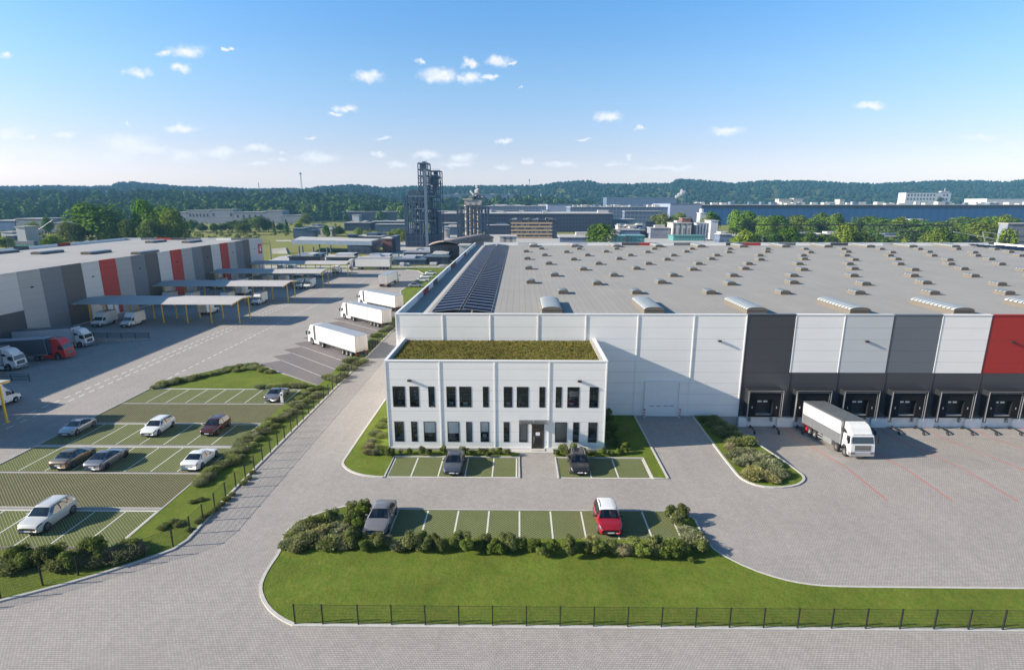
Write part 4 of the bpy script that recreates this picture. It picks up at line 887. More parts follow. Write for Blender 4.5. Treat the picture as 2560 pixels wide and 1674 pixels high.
def make_artic(name, paint, side, roofm, xf=None, W=2.5, style='high', skirt=None, LT=13.4):
    root = empty(name); xf = xf or (lambda x, y, z: (x, y, z)); gap = 3.0 if style == 'high' else 2.2
    truck_cab(root, xf, W, paint, style)
    ch = MB(xf); ch.box(-.5, .5, -6.1, -.8, .62, .92); ch.box(-1.0, 1.0, -5.8, -4.6, .93, 1.02); ch.box(-W/2*.9, W/2*.9, -2.3, -2.0, .5, .9); ch.build('chassis', M['under'], root)
    fk = MB(xf)
    for s in (-1, 1): fk.box(s*W/2*.62, s*W/2*.97, -4.0, -2.1, .40, .98)
    bevel(fk.build('side_skirt', skirt or paint, root), .05)
    y0 = -gap; y1 = y0 - LT; zb, zt = 1.12, 4.0
    b = MB(xf); b.box(-W/2, W/2, y1, y0, zb, zt-.09); bevel(b.build('trailer', side, root), .03, 1)
    r = MB(xf); r.box(-W/2-.015, W/2+.015, y1-.015, y0+.015, zt-.088, zt); r.build('trailer_roof', roofm, root)
    e = MB(xf)
    for s in (-1, 1):
        e.box(s*(W/2+.003), s*(W/2+.03), y1, y0, zb-.10, zb+.06)
        for k in range(26): yy = y0-.3-k*(LT-.5)/25; e.box(s*(W/2+.005), s*(W/2+.025), yy-.02, yy+.02, zb+.06, zb+.24)
        for yy in (y0-.06, y1+.06): e.box(s*(W/2+.003), s*(W/2+.018), yy-.06, yy+.06, zb, zt-.1)
    e.build('side_rail', M['steel'], root)
    d = MB(xf); d.box(-W/2*.97, -.015, y1-.05, y1-.003, zb+.05, zt-.13); d.box(.015, W/2*.97, y1-.05, y1-.003, zb+.05, zt-.13)
    for x in (-.35, .35): d.cyl((x, y1-.07, zb+.1), (x, y1-.07, zt-.15), .02)
    d.build('rear_door', M['door_shaded'] if side is not M['tarp_dark'] else M['box_grey'], root)
    u = MB(xf); u.box(-.55, .55, y1+.1, y0-.6, .85, zb-.02); u.box(-W/2*.95, W/2*.95, y1, y1+.15, .45, .62); u.bar((0, y1+.1, .5), (0, y1+.1, 1.1), .3)
    for s in (-1, 1):
        u.box(s*.8, s*.95, y0-2.6, y0-2.4, .1, 1.1)
        for z in (.6, .9): u.bar((s*W/2*.93, y0-3.6, z), (s*W/2*.93, y1+5.6, z), .05, .10)
        for yy in (y1+4.4,): u.box(s*W/2*.55, s*W/2*.9, yy-.3, yy+.9, .55, 1.05)
    u.build('trailer_frame', M['under'], root)
    for s in (-1, 1):
        MB(xf).box(s*W/2*.62, s*W/2*.95, y1-.04, y1-.002, .68, .84).build('tail_light', M['tail'], root)
        MB(xf).box(s*W/2*.84, s*W/2*.93, y1-.065, y1-.052, zb+.1, zb+.55).build('marker', M['amber'], root)
        mf = MB(xf); mf.box(s*W/2*.70, s*W/2*.97, y1+1.2, y1+1.25, .25, 1.05); mf.build('mudflap', M['black'], root)
    wheels(root, xf, W, [(-1.42, False), (-5.15, True), (y1+4.35, True), (y1+3.05, True), (y1+1.75, True)])
    return root
def mudguards(): pass
YS = .87
TRG = 'white articulated trucks parked in the yard'
t1 = make_artic('articulated_truck', P['white'], M['tarp_white'], M['box_roof'], W=2.45)
HD = math.radians(138.6 - 90); hv_ = Vector((math.cos(HD+PI/2), math.sin(HD+PI/2)))
def nose_from_axle(ax, ay): return ax + hv_.x*1.42, ay + hv_.y*1.42
for i, (ax, ay, lb) in enumerate(((-38.35, 101.8, 'white articulated truck parked nearest, slanting beside the shrub strip'), (-39.5, 125.3, 'white articulated truck in the middle of the slanting row, rear hidden by the warehouse corner'), (-40.7, 143.7, 'white articulated truck farthest back in the slanting row, wheels hidden behind the next one'))):
    o = t1 if i == 0 else copy_tree(t1); x, y = nose_from_axle(ax, ay); o.location = (x, y, .005); o.rotation_euler = (0, 0, HD); tag(o, lb, 'truck', TRG)
t4 = make_artic('articulated_truck', P['white'], M['tarp_white'], M['box_roof'], lambda x, y, z: (x*1.12, y*.87, z*.98), W=2.5)
t4.location = (-42.3, 187.6, .005); t4.rotation_euler = (0, 0, math.radians(-3)); tag(t4, 'white articulated truck seen from behind in the middle of the far yard', 'truck', TRG)
t5 = make_artic('articulated_truck', P['white'], M['tarp_white'], M['box_roof'], lambda x, y, z: (x, y*1.06, z*1.12), W=2.5)
t5.location = (-68.9, 221.8, .005); t5.rotation_euler = (0, 0, PI/2); tag(t5, 'white articulated truck seen side on at the far edge of the yard', 'truck', TRG)
# the three at the docks of the striped hall stand on the dip, tails low
tilt = math.atan(1.30/20); yx = lambda x, y, z: (x*.9, y, z)
def at_left_dock(o, x, yc, lb):
    o.location = (x, yc, lz(x) + .01); o.rotation_euler = (tilt, 0, -PI/2); o['label'] = lb; o['category'] = 'truck'; o['group'] = 'trucks at the docks of the striped hall'
P['cab_red'] = m_paint('paint_cab_red', (0.50, 0.016, 0.012), .05, .28)
tr_ = make_artic('articulated_truck', P['cab_red'], M['tarp_dark'], M['box_roof'], yx, W=2.5, skirt=P['cab_red']); at_left_dock(tr_, -79.0, 92.9, 'red tractor with a dark slate trailer backed up to the striped hall')
tw = make_artic('articulated_truck', P['white'], M['tarp_grey'], M['box_roof_dark'], yx, W=2.5, style='deflector'); at_left_dock(tw, -82.5, 102.1, 'white truck with a pale grey trailer behind the red tractor')
tw2 = copy_tree(tw); at_left_dock(tw2, -82.5, 87.0, 'white truck cut off by the left picture edge, in front of the red tractor')
# rigid truck at the right docks
def make_rigid():
    root = empty('box_truck'); xf = lambda x, y, z: (x*1.02, y*YS, z); W = 2.5
    truck_cab(root, xf, W, P['white'], 'deflector')
    y0, y1 = -2.12, -11.5
    b = MB(xf); b.box(-W/2, W/2, y1, y0, 2.20, 3.66); b.build('cargo_box', M['tarp_white'], root)
    g = MB(xf); g.box(-W/2-.012, W/2+.012, y1, y0, 1.05, 2.195)
    for k in range(9):
        for s in (-1, 1): yy = y0-.5-k*1.02; g.box(s*(W/2+.013), s*(W/2+.022), yy-.015, yy+.015, 1.08, 2.17)
    g.build('side_panel', M['box_grey'], root)
    r = MB(xf); r.box(-W/2-.02, W/2+.02, y1-.01, y0+.01, 3.662, 3.75)
    for k in range(6):
        for s in (-.5, .5): r.box(s-.12, s+.12, y0-1.2-k*1.4, y0-1.05-k*1.4, 3.751, 3.775)
    r.build('cargo_roof', M['box_roof_dark'], root)
    e = MB(xf); e.box(-W/2-.03, W/2+.03, y0-.14, y0+.015, 1.05, 3.66)
    for s in (-1, 1): e.box(s*(W/2+.002), s*(W/2+.03), y1, y0, 3.56, 3.66); e.box(s*(W/2+.002), s*(W/2+.03), y1, y1+.18, 1.05, 3.66)
    e.build('edge_trim', M['steel'], root)
    c = MB(xf); c.box(-.5, .5, y1+.1, -.8, .62, 1.02); c.box(-W/2*.9, W/2*.9, y1+.0, y1+.2, .5, .7); c.build('chassis', M['under'], root)
    for s in (-1, 1):
        k = MB(xf); k.box(s*W/2*.6, s*W/2*.97, -6.2, -4.1, .40, 1.0); k.build('side_skirt', M['steel'], root)
        q = MB(xf)
        for z in (.5, .8): q.bar((s*W/2*.95, -6.3, z), (s*W/2*.95, -7.4, z), .05, .12)
        q.build('side_guard', M['alu'], root)
        MB(xf).box(s*W/2*.6, s*W/2*.95, y1-.05, y1-.002, .7, .86).build('tail_light', M['tail'], root)
    wheels(root, xf, W, [(-1.3, False), (-3.1, False), (-8.2, True), (-9.5, True)], .47)
    return root
rg = make_rigid(); rg.location = (36.2, 54.05, rz(54.05) + .0); rg.rotation_euler = (math.atan(-1.05/9.6), 0, PI); tag(rg, 'white truck with a two tone box backed into a loading dock', 'truck')
rg.rotation_euler = (math.atan(.9/9.3), 0, PI)
# ------------------------------------------------------------------ box vans
def make_van(ys=YS):
    root = empty('box_van'); xf = lambda x, y, z: (x, y*ys, z); W = 2.05
    prof = [(0, .35), (.02, .75), (-.06, 1.02), (-.85, 1.26), (-1.05, 1.34), (-1.75, 2.06), (-1.95, 2.16), (-2.6, 2.20), (-2.6, .45), (-1.42, .45), (-1.38, .62), (-1.2, .80), (-.95, .86), (-.7, .80), (-.52, .62), (-.48, .35)]
    hw = lambda z: W/2*(.98 - .10*max(0, z-1.2))
    m = MB(xf); m.xprism(prof, lambda y, z: -hw(z), lambda y, z: hw(z)); bevel(m.build('cab', P['white'], root), .06, 3)
    q = MB(xf); q.add([(-.9*hw(1.4), -1.085, 1.40), (.9*hw(1.4), -1.085, 1.40), (.9*hw(2.03), -1.70, 2.035), (-.9*hw(2.03), -1.70, 2.035)], [(0,1,2,3)]); q.v = [(x, y+.015, z+.015) for x, y, z in q.v]; q.build('windscreen', M['cab_glass'], root)
    d = MB(xf); d.xprism([(-1.8, 2.17), (-2.62, 2.88), (-2.62, 2.17)], -W/2*.86, W/2*.86); bevel(d.build('roof_fairing', P['white'], root), .05)
    b = MB(xf); b.box(-W/2-.08, W/2+.08, -6.4, -2.62, .85, 2.98); bevel(b.build('cargo_box', M['tarp_white'], root), .04, 1)
    e = MB(xf); e.box(-W/2-.095, W/2+.095, -6.41, -2.61, .78, .86)
    for x in (-.5, 0, .5): e.box(x-.015, x+.015, -6.425, -6.402, .9, 2.9)
    e.build('box_trim', M['alu'], root)
    bp = MB(xf); bp.box(-W/2*.98, W/2*.98, -.4, .06, .30, .66); bevel(bp.build('bumper', M['black_metal'], root), .05)
    MB(xf).box(-.62, .62, -.03, .07, .70, .86).build('grille', M['black'], root)
    MB(xf).box(-.26, .26, .062, .075, .42, .53).build('number_plate', M['plate'], root)
    c = MB(xf); c.box(-.45, .45, -6.3, -1.5, .40, .80); c.box(-W/2*.9, W/2*.9, -6.45, -6.3, .4, .52); c.build('chassis', M['under'], root)
    for s in (-1, 1):
        l = MB(xf); l.box(s*.64*W/2, s*.96*W/2, -.22, .04, .78, 1.0); l.build('headlight', M['lamp'], root)
        x = lambda z: s*(hw(z)+.012); wv = MB(xf); wv.add([(x(1.35), -1.25, 1.35), (x(1.95), -1.82, 1.95), (x(1.95), -2.3, 1.95), (x(1.35), -2.3, 1.35)], [(0,1,2,3)]); wv.build('side_window', M['cab_glass'], root)
        mr = MB(xf); mr.box(s*(W/2+.02), s*(W/2+.22), -1.42, -1.30, 1.35, 1.75); mr.build('mirror', M['black_metal'], root)
        MB(xf).box(s*.75*W/2, s*.98*W/2, -6.47, -6.42, .56, .76).build('tail_light', M['tail'], root)
        sk_ = MB(xf); sk_.box(s*W/2*.93, s*W/2*.97, -4.6, -2.7, .45, .78); sk_.build('side_skirt', P['white'], root)
    wheels(root, xf, W, [(-.95, False), (-5.0, True)], .36)
    return root
v0 = make_van()
VANS = [(-90.9, 114.5, 1, 'white box van nearest the hall wall, nose out under the yellow post canopy'), (-84.4, 114.2, 1, 'white box van second from the hall wall, nose out under the yellow post canopy'), (-75.0, 133.2, 0, 'white box van seen from behind through the near canopy posts'),
 (-93.4, 141.2, 1, 'white box van against the hall wall with only its roof above the near canopy'), (-87.3, 141.2, 1, 'white box van roof above the near canopy, second from the hall wall'), (-78.0, 141.4, 1, 'white box van roof above the near canopy, third from the hall wall'), (-69.0, 141.2, 1, 'white box van standing free at the right end of the second canopy'),
 (-94.0, 168.6, 1, 'white box van roof against the hall wall behind the second canopy'), (-87.4, 168.6, 1, 'white box van roof second from the hall wall behind the second canopy'), (-80.6, 162.0, 0, 'white box van seen from behind under the second canopy'), (-66.2, 169.8, 1, 'white box van at the right of a close pair by the third canopy'), (-68.75, 169.7, 1, 'white box van at the left of a close pair by the third canopy'),
 (-82.0, 182.6, 0, 'white box van with grey rear doors under the third canopy, the one nearer the hall'), (-76.8, 182.6, 0, 'white box van with grey rear doors under the third canopy, farther from the hall'), (-79.6, 196.3, 1, 'white box van half hidden behind the roof of the third canopy'), (-72.6, 197.3, 1, 'white box van nose out by the right end of the fourth canopy'),
 (-69.6, 213.2, 0, 'white box van seen from behind below the end of the farthest canopy'), (-91.4, 215.8, 0, 'white box van under the farthest canopy, nearer the emblem wall'), (-87.3, 215.8, 0, 'white box van under the farthest canopy, farther from the emblem wall'), (-68.4, 70.0, 0, 'white box van cut off by the left picture edge under the nearest canopy')]
for i, (x, y, away, lb) in enumerate(VANS):
    o = v0 if i == 0 else copy_tree(v0); o.location = (x, y, .004); o.rotation_euler = (0, 0, PI if away else 0); tag(o, lb, 'van', 'white box vans around the canopies')
# ================================================================== foliage
def m_leaf(name, dark, light, tip, trans=0.25, vs=1.2):
    m, nt, b = newmat(name); out = nt.nodes['Material Output']; p = pos(nt)
    oi = nd(nt, 'ObjectInfo').outputs['Random']
    n1 = noise(nt, nd(nt, 'VectorMath', {0: p, 1: nd(nt, 'CombineXYZ', {0: mth(nt, 'MULTIPLY', oi, 37.0), 1: 0.0, 2: 0.0}).outputs[0]}, operation='ADD').outputs[0], vs, 3, 0.6)
    n2 = noise(nt, p, vs*7, 2)
    c = ramp(nt, mth(nt, 'MULTIPLY_ADD', n2, 0.45, mth(nt, 'MULTIPLY_ADD', n1, 0.9, -0.18)), [(0.25, dark), (0.55, light), (0.85, tip)])
    hs = nd(nt, 'HueSaturation', {'Color': c, 'Hue': mth(nt, 'MULTIPLY_ADD', oi, 0.03, 0.495), 'Saturation': mth(nt, 'MULTIPLY_ADD', oi, 0.25, 0.85), 'Value': mth(nt, 'MULTIPLY_ADD', mth(nt, 'FRACT', mth(nt, 'MULTIPLY', oi, 7.3)), 0.5, 0.78)}).outputs[0]
    d = nd(nt, 'BsdfDiffuse', {'Color': hs}); t = nd(nt, 'BsdfTranslucent', {'Color': hs}); mx = nd(nt, 'MixShader', {0: trans, 1: d.outputs[0], 2: t.outputs[0]})
    nt.links.new(mx.outputs[0], out.inputs[0]); nt.nodes.remove(b); return m
M['leaf_round'] = m_leaf('round_shrub_leaf', (0.050, 0.066, 0.016), (0.150, 0.172, 0.045), (0.25, 0.262, 0.080))
M['leaf_soft'] = m_leaf('soft_shrub_leaf', (0.110, 0.130, 0.040), (0.26, 0.275, 0.095), (0.38, 0.37, 0.155), 0.3)
M['leaf_grey'] = m_leaf('grey_shrub_leaf', (0.115, 0.130, 0.066), (0.27, 0.28, 0.145), (0.39, 0.385, 0.225), 0.3)
M['leaf_gold'] = m_leaf('golden_shrub_leaf', (0.14, 0.13, 0.055), (0.32, 0.285, 0.135), (0.46, 0.40, 0.21), 0.3)
M['stem'] = pbr('shrub_stem', (0.11, 0.085, 0.06), 0.9, var=0.15); M['bark'] = pbr('bark', (0.13, 0.105, 0.08), 0.9, var=0.2, vscale=3)
def leafcloud(seed, n, rad, leaf, lumps=9, up=.35, fill=.35, mb=None, squash=1.0, c=(0,0,0)):
    """many leaf-sized faces on a lumpy crown; faces look outward so lit and shaded clumps read"""
    R = random.Random(seed); mb = mb or MB(); rx, ry, rzz = rad
    L = []
    for _ in range(lumps):
        a = R.uniform(0, 2*PI); ph = math.asin(R.uniform(-.5, 1)); q = R.uniform(.35, .72)
        L.append((Vector((math.cos(a)*math.cos(ph)*q, math.sin(a)*math.cos(ph)*q, math.sin(ph)*q)), R.uniform(.34, .58)))
    for _ in range(n):
        k, lr = L[R.randrange(lumps)]
        d = Vector((R.gauss(0, 1), R.gauss(0, 1), R.gauss(0, 1))).normalized()
        rr = lr * (1 - fill * R.random() ** 2)
        q = k + d * rr
        if q.z < -.92: q.z = -.92 + R.random()*.2
        p = Vector((c[0]+q.x*rx, c[1]+q.y*ry, c[2]+rzz + q.z*rzz*squash))
        nrm = (d*.9 + Vector((0, 0, up)) + Vector((R.gauss(0, .45), R.gauss(0, .45), R.gauss(0, .45)))).normalized()
        a = nrm.orthogonal().normalized(); b = nrm.cross(a); th = R.uniform(0, PI); a, b = a*math.cos(th)+b*math.sin(th), b*math.cos(th)-a*math.sin(th)
        s = leaf * R.uniform(.6, 1.35); e = s * R.uniform(.45, .9)
        mb.add([p-a*s, p-b*e+nrm*s*.15, p+a*s, p+b*e+nrm*s*.15], [(0,1,2,3)])
    return mb
def softcloud(seed, n, r, h, leaf):
    R = random.Random(seed); mb = MB()
    for _ in range(n):
        a = R.uniform(0, 2*PI); q = math.sqrt(R.random()); x, y = math.cos(a)*q*r, math.sin(a)*q*r; top = h*(1-.55*q*q)*R.uniform(.65, 1.1)
        b0 = Vector((x*.6, y*.6, 0)); t0 = Vector((x*1.15, y*1.15, top)); k = R.uniform(.02, .9); p = b0.lerp(t0, k); d = (t0-b0).normalized(); w = d.orthogonal().normalized(); w.rotate(Matrix.Rotation(R.uniform(0, 6.3), 3, d)); 
        ln = leaf*R.uniform(.8, 1.8); ww = leaf*R.uniform(.22, .45)
        tip = p + d*ln + Vector((R.gauss(0, .06), R.gauss(0, .06), 0)); mb.add([p-w*ww, p+w*ww, tip+w*ww*.3, tip-w*ww*.3], [(0,1,2,3)])
    return mb
def tuft(seed, n, r, h):
    R = random.Random(seed); mb = MB()
    for _ in range(n):
        a = R.uniform(0, 2*PI); q = R.random()**.6; dx, dy = math.cos(a), math.sin(a); hh = h*R.uniform(.6, 1.1); w = Vector((-dy, dx, 0))*.018
        p0 = Vector((dx*.08, dy*.08, 0)); p1 = Vector((dx*r*q*.5, dy*r*q*.5, hh*.75)); p2 = Vector((dx*r*q, dy*r*q, hh*(1-.4*q)))
        mb.add([p0-w, p0+w, p1+w, p1-w], [(0,1,2,3)]); mb.add([p1-w, p1+w, p2], [(0,1,2)])
    return mb
SH = {}
def proto(kind, mesh, mat):
    SH.setdefault(kind, []).append((mesh.mesh(kind, M[mat])))
for s in range(4): proto('round_shrub', leafcloud(20+s, 2300, (.60, .60, .58), .050, 10), 'leaf_round')
for s in range(3): proto('soft_shrub', softcloud(40+s, 2800, .72, .66, .105), 'leaf_soft')
for s in range(3): proto('grey_shrub', softcloud(50+s, 2800, .72, .64, .10), 'leaf_grey')
for s in range(2): proto('golden_shrub', softcloud(60+s, 2500, .70, .66, .11), 'leaf_gold')
for s in range(2): proto('grass_tuft', tuft(70+s, 420, .75, 1.0), 'leaf_gold')
SR = random.Random(99); SHRUBS = []
OFF = dict(B=(560,560,3.705), E=(0,920,3.705), F=(0,1240,3.586), G=(560,900,3.705), H=(940,820,3.705), I=(640,1200,3.283), J=(1240,1200,3.283), K=(1500,760,3.2422))
def px(k, x, y): o = OFF[k]; return o[0]+x/o[2], o[1]+y/o[2]
LOOK = {'round_shrub': 'rounded dark shrub', 'soft_shrub': 'loose green shrub', 'grey_shrub': 'feathery grey shrub', 'golden_shrub': 'straw coloured feathery shrub', 'grass_tuft': 'ornamental grass tuft'}
SHN = {}
def bed(where, group, k, pts, kind, s0=1.0, zc=.45, zb=.05):
    pts = sorted(pts)
    for t in pts:
        kk = t[2] if len(t) > 2 else kind
        kk = kk if isinstance(kk, str) else SR.choice(kk)
        x, y = G(*px(k, t[0], t[1]), zc); s = s0 * SR.uniform(.82, 1.2) * (t[3] if len(t) > 3 else 1)
        me = SR.choice(SH[kk]); o = bpy.data.objects.new(kk, me); col.objects.link(o)
        o.location = (x, y, zb); o.rotation_euler = (0, 0, SR.uniform(0, 6.28)); o.scale = (s*SR.uniform(.9, 1.1), s*SR.uniform(.9, 1.1), s*SR.uniform(.85, 1.12))
        key = (where, kk); SHN.setdefault(key, []).append(o); tag(o, None, 'shrub', group)
RB = 'round_shrub'; SB = 'soft_shrub'; GB = 'grey_shrub'; YB = 'golden_shrub'; TB = 'grass_tuft'
bed('in the left half of the lawn row', 'shrubs along the front lawn', 'I', [(880,525),(990,515),(1080,490,TB),(1170,515,GB),(1230,500,GB),(1290,520),(1355,480),(1380,550),(1445,490),(1505,535),(1620,515),(1690,500),(1725,555),(1815,535),(1885,500),(1950,550),(2050,520)], RB, 1.0, .5)
bed('in the right half of the lawn row', 'shrubs along the front lawn', 'J', [(25,545),(105,530),(200,525),(310,540),(375,585,RB,.7),(460,550),(600,510),(610,570,RB,1.15),(735,565),(785,510,TB),(835,575),(940,560),(1045,580,TB),(1130,545),(1205,600),(1310,565,RB,1.2),(1440,580,RB,1.25),(1540,570),(1600,632,RB,.5),(1090,570,RB,.8),(1250,560,RB,.8),(1380,600,RB,.8)], RB, 1.0, .5)
bed('at the right end of the front bays', 'shrubs at the ends of the lawn bays', 'J', [(1440,265),(1545,270),(1490,330),(1570,390,GB),(1640,425,GB),(1665,490,YB,.9),(1600,480,GB),(1670,555)], RB, 1.0, .5)
bed('in the mound left of the front bays', 'shrubs at the ends of the lawn bays', 'I', [(790,240),(880,230),(870,280),(700,300,GB),(790,325),(620,300,RB),(540,310,SB),(440,370,YB),(560,390,YB),(640,410,GB),(500,430,YB),(350,390,GB),(300,430,SB),(270,500,GB),(370,480,SB),(440,470,SB),(720,370,GB),(830,360),(750,430,GB),(815,440),(690,480,GB),(800,495),(600,500,SB),(530,480,YB),(340,520,SB),(450,330,SB),(380,345,SB),(650,350,GB),(740,500,GB)], RB, 1.05, .5)
bed('in the row under the office front', 'clipped shrubs around the office', 'H', [(100,1155,RB,.8),(150,1160,RB,.7),(230,1140,TB,.7),(312,1140),(425,1145,RB,.85),(492,1155,RB,.85),(615,1140),(680,1130,TB,.7),(800,1140,RB,.85),(845,1120,TB,.7),(880,1155,RB,.85),(965,1145,RB,.8),(1015,1140,RB,.9),(1040,1168,RB,.7),(1085,1140,RB,.9),(1145,1140,RB,.9),(1212,1155,RB,.95),(1670,1160,RB,.9),(1735,1135),(1760,1165,RB,.9),(1830,1130),(1910,1145,RB,.85),(1995,1165),(2095,1155),(2175,1155,RB,.9),(2250,1145,RB,.9),(2305,1135,RB,.9)], RB, .78, .35)
bed('along the shaded side of the office', 'clipped shrubs around the office', 'K', [(62,890),(70,940),(85,990),(95,1040),(125,1080),(165,1120),(110,1130),(205,1150),(60,1060)], RB, 1.0, .4)
bed('along the left side of the office', 'clipped shrubs around the office', 'G', [(1485,545,SB),(1455,600,SB),(1405,670,GB),(1450,690,SB),(1365,740,GB),(1340,790,YB),(1420,790,SB),(1400,845,GB),(1335,840,YB),(1470,850,RB,.8),(1540,865,RB,.8)], SB, .85, .35)
bed('on the planting island by the docks', 'shrubs on the planting island', 'K', [(850,925,SB),(930,925,SB),(900,970,SB),(980,960,SB),(960,1015,SB),(1050,1000,SB),(1020,1055,SB),(1100,1055,SB),(1080,1105,SB),(1170,1110,SB),(1200,1095,SB),(1130,1090,SB),(1060,1150,YB),(1140,1180,GB),(1080,1220,GB),(1220,1190,GB),(1290,1220,GB),(1200,1250,GB),(1140,1275,GB),(1390,1280,GB),(1290,1300,GB),(1420,1340,GB),(1260,1350,YB),(1340,1380,YB),(1450,1370,GB),(1230,1385,YB),(1400,1410,YB),(1330,1250,GB)], SB, 1.08, .4)
bed('in the long strip beside the fence', 'shrubs of the planting strip', 'G', [(880,250),(800,262),(860,310),(760,300),(700,345),(760,370),(640,400),(700,420),(600,460),(640,475),(545,500),(480,545),(400,590),(470,600),(430,560),(340,640),(380,650),(280,700),(320,720),(220,745),(260,770),(160,790),(200,820),(120,850),(150,880),(60,905),(80,930),(20,950),(820,330),(580,510),(520,540),(700,385)], (SB, GB), .86, .35)
bed('around the small lawn by the trucks', 'shrubs of the planting strip', 'G', [(330,235),(430,238),(520,232),(620,228),(720,228),(30,72),(90,62),(150,45),(220,42),(280,32),(300,62),(360,85),(400,98),(440,98),(260,60),(180,70),(110,85),(475,238),(570,232),(670,230)], (SB, GB), .95, .4)
bed('at the small lawn\'s far end', 'shrubs of the planting strip', 'E', [(1430,165),(1500,142),(1560,130),(1640,112),(1720,97),(1800,80),(1880,62),(1960,47),(2040,28),(2120,10),(1470,160),(1600,130),(1760,100)], (SB, GB), .95, .35)
bed('in the strip by the white saloon', 'shrubs of the planting strip', 'E', [(2130,795),(2200,725),(2265,655),(2330,610),(2040,880),(2100,835),(1950,950),(1995,930),(1870,1010),(1930,1000),(1850,1050),(2160,770),(2230,690),(2300,640),(1780,1215,SB,.5),(1850,1195,SB,.5),(1530,1425,SB,.55),(1600,1405,SB,.6),(1650,1425,SB,.5),(1500,1455,SB,.5)], (SB, GB), 1.0, .35)
bed('at the foot of the side fence', 'shrubs of the planting strip', 'E', [(2300,1015),(2255,1060),(2150,1165),(2050,1255),(1950,1335),(1850,1415),(1755,1490),(2340,960),(2100,1210),(1900,1370),(2000,1300)], SB, .45, .15)
bed('in the hedge below the left lot', 'shrubs of the near hedge', 'F', [(30,560),(100,530),(170,550),(240,540),(320,540),(400,530),(60,610),(140,610),(220,600),(500,545),(560,560),(540,595),(640,560),(700,545),(650,600),(780,505),(830,525),(880,500),(920,545),(980,505),(880,565),(1060,485),(1130,450),(1200,450),(1180,490),(1080,520),(320,590),(430,570),(750,560),(10,600)], (SB, GB, RB), 1.15, .4)
bed('between the truck bays and the fence', 'shrubs by the truck bays', 'B', [(1000,1420),(960,1412),(1075,1330),(1115,1322),(1145,1262),(1205,1250),(1390,1030),(1430,1022),(1455,982),(1500,972),(1390,1090),(1345,1125),(1285,1262),(1100,1400),(1055,1440),(1235,1290),(1185,1330),(1530,960)], (SB, GB), 1.1, .4)
for (where, kk), L in SHN.items():
    L.sort(key=lambda o: o.location.x / o.location.y)
    for i, o in enumerate(L):
        o['label'] = (LOOK[kk] + ' ' + where) if len(L) == 1 else f'{ordn(i)} {LOOK[kk]} from the left {where}'
# ================================================================== fences and yard furniture
M['wire'] = pbr('fence_wire', (0.020, 0.022, 0.024), 0.5, 0.2, var=0.1)
def fence(name, pts, h, label, pw=.035):
    root = tag(empty(name, (*pts[0], 0)), label, 'fence'); ox, oy = pts[0]
    for x, y in pts:
        m = MB(); m.box(x-ox-pw, x-ox+pw, y-oy-pw, y-oy+pw, 0, h+.04); m.build('post', M['black_metal'], root)
    for (x0, y0), (x1, y1) in zip(pts, pts[1:]):
        m = MB(); d = Vector((x1-x0, y1-y0, 0)); L = d.length; d.normalize(); n = Vector((-d.y, d.x, 0))*.006; o = Vector((x0-ox, y0-oy, 0))
        for z in [.06 + (h-.08)*i/7 for i in range(8)]:
            a = o + Vector((0,0,z)); b = a + d*L; w = Vector((0,0,.006 if z < h-.1 else .014)); m.add([a-w, b-w, b+w, a+w], [(0,1,2,3)])
        k = int(L/.085)
        for i in range(1, k):
            a = o + d*(L*i/k); w = d*.006; m.add([a-w+Vector((0,0,.04)), a+w+Vector((0,0,.04)), a+w+Vector((0,0,h)), a-w+Vector((0,0,h))], [(0,1,2,3)])
        m.build('mesh_panel', M['wire'], root)
    return root
fp = [(-14.12, 29.62), (-12.35, 29.62)] + [(-10.1 + 2.125*k, 29.62 + .003*k) for k in range(24)]
fence('mesh_fence', fp, 1.52, 'black wire mesh fence along the near edge of the front lawn')
sp_ = [(-44.0, 26.6), (-41.7, 27.9), (-39.4, 29.2), (-37.1, 30.4), (-34.9, 31.65), (-33.1, 32.95), (-31.45, 34.05), (-29.8, 35.15), (-28.1, 36.2), (-26.75, 37.55)]
sp_ = [(x - .1, y + .1) for x, y in sp_] + [(-26.5, 39.4 + 1.845*k) for k in range(56)]
fence('mesh_fence', sp_, 1.55, 'black wire mesh fence curving from the road up beside the planting strip', .04)
sp2 = [(-70 + 3.0*k, 228.2) for k in range(19)]
fence('mesh_fence', sp2, 1.5, 'low dark fence closing the far end of the truck yard')
def railing(y, x0, x1, label, zs):
    root = tag(empty('railing', (x0, y, 0)), label, 'railing'); n = 7
    for k in range(n+1):
        x = (x1-x0)*k/n; m = MB(); m.box(x-.04, x+.04, -.04, .04, -.02, 1.12); m.build('post', M['black_metal'], root)
    for z in (.20, .42, .64, .86, 1.1):
        m = MB(); m.bar((0, 0, z), (x1-x0, 0, z), .07); m.build('rail', M['black_metal'], root)
railing(105.2, -92.5, -73.1, 'dark steel railing beside the dock dip behind the white truck', 0)
railing(78.1, -92.5, -73.4, 'dark steel railing near the left picture edge by the cut off canopy', 0)
def wheel_guide():
    m = MB(); r = .075
    m.path([(0, 1.0, 0), (0, 1.0, .30), (0, .88, .36), (0, -.80, .36), (0, -1.0, .30), (0, -1.05, 0)], r, 8); m.cyl((0, -.7, .36), (0, -.74, 0), r*.8)
    for y in (1.0, -1.05): m.box(-.12, .12, y-.12, y+.12, 0, .03)
    return m.build('wheel_guide', M['black_metal'])
g0 = wheel_guide(); k = 0
for d_ in range(6):
    for sx in (-1.47, 1.47):
        o = g0 if k == 0 else copy_tree(g0); o.location = (30.25 + 5.82*d_ + sx, 63.8, RD + .002); o.rotation_euler = (0, 0, math.radians(-7))
        tag(o, f'black steel wheel guide on the {"left" if sx < 0 else "right"} of the {ordn(d_)} loading dock from the left', 'wheel guide', 'black wheel guides before the docks'); k += 1
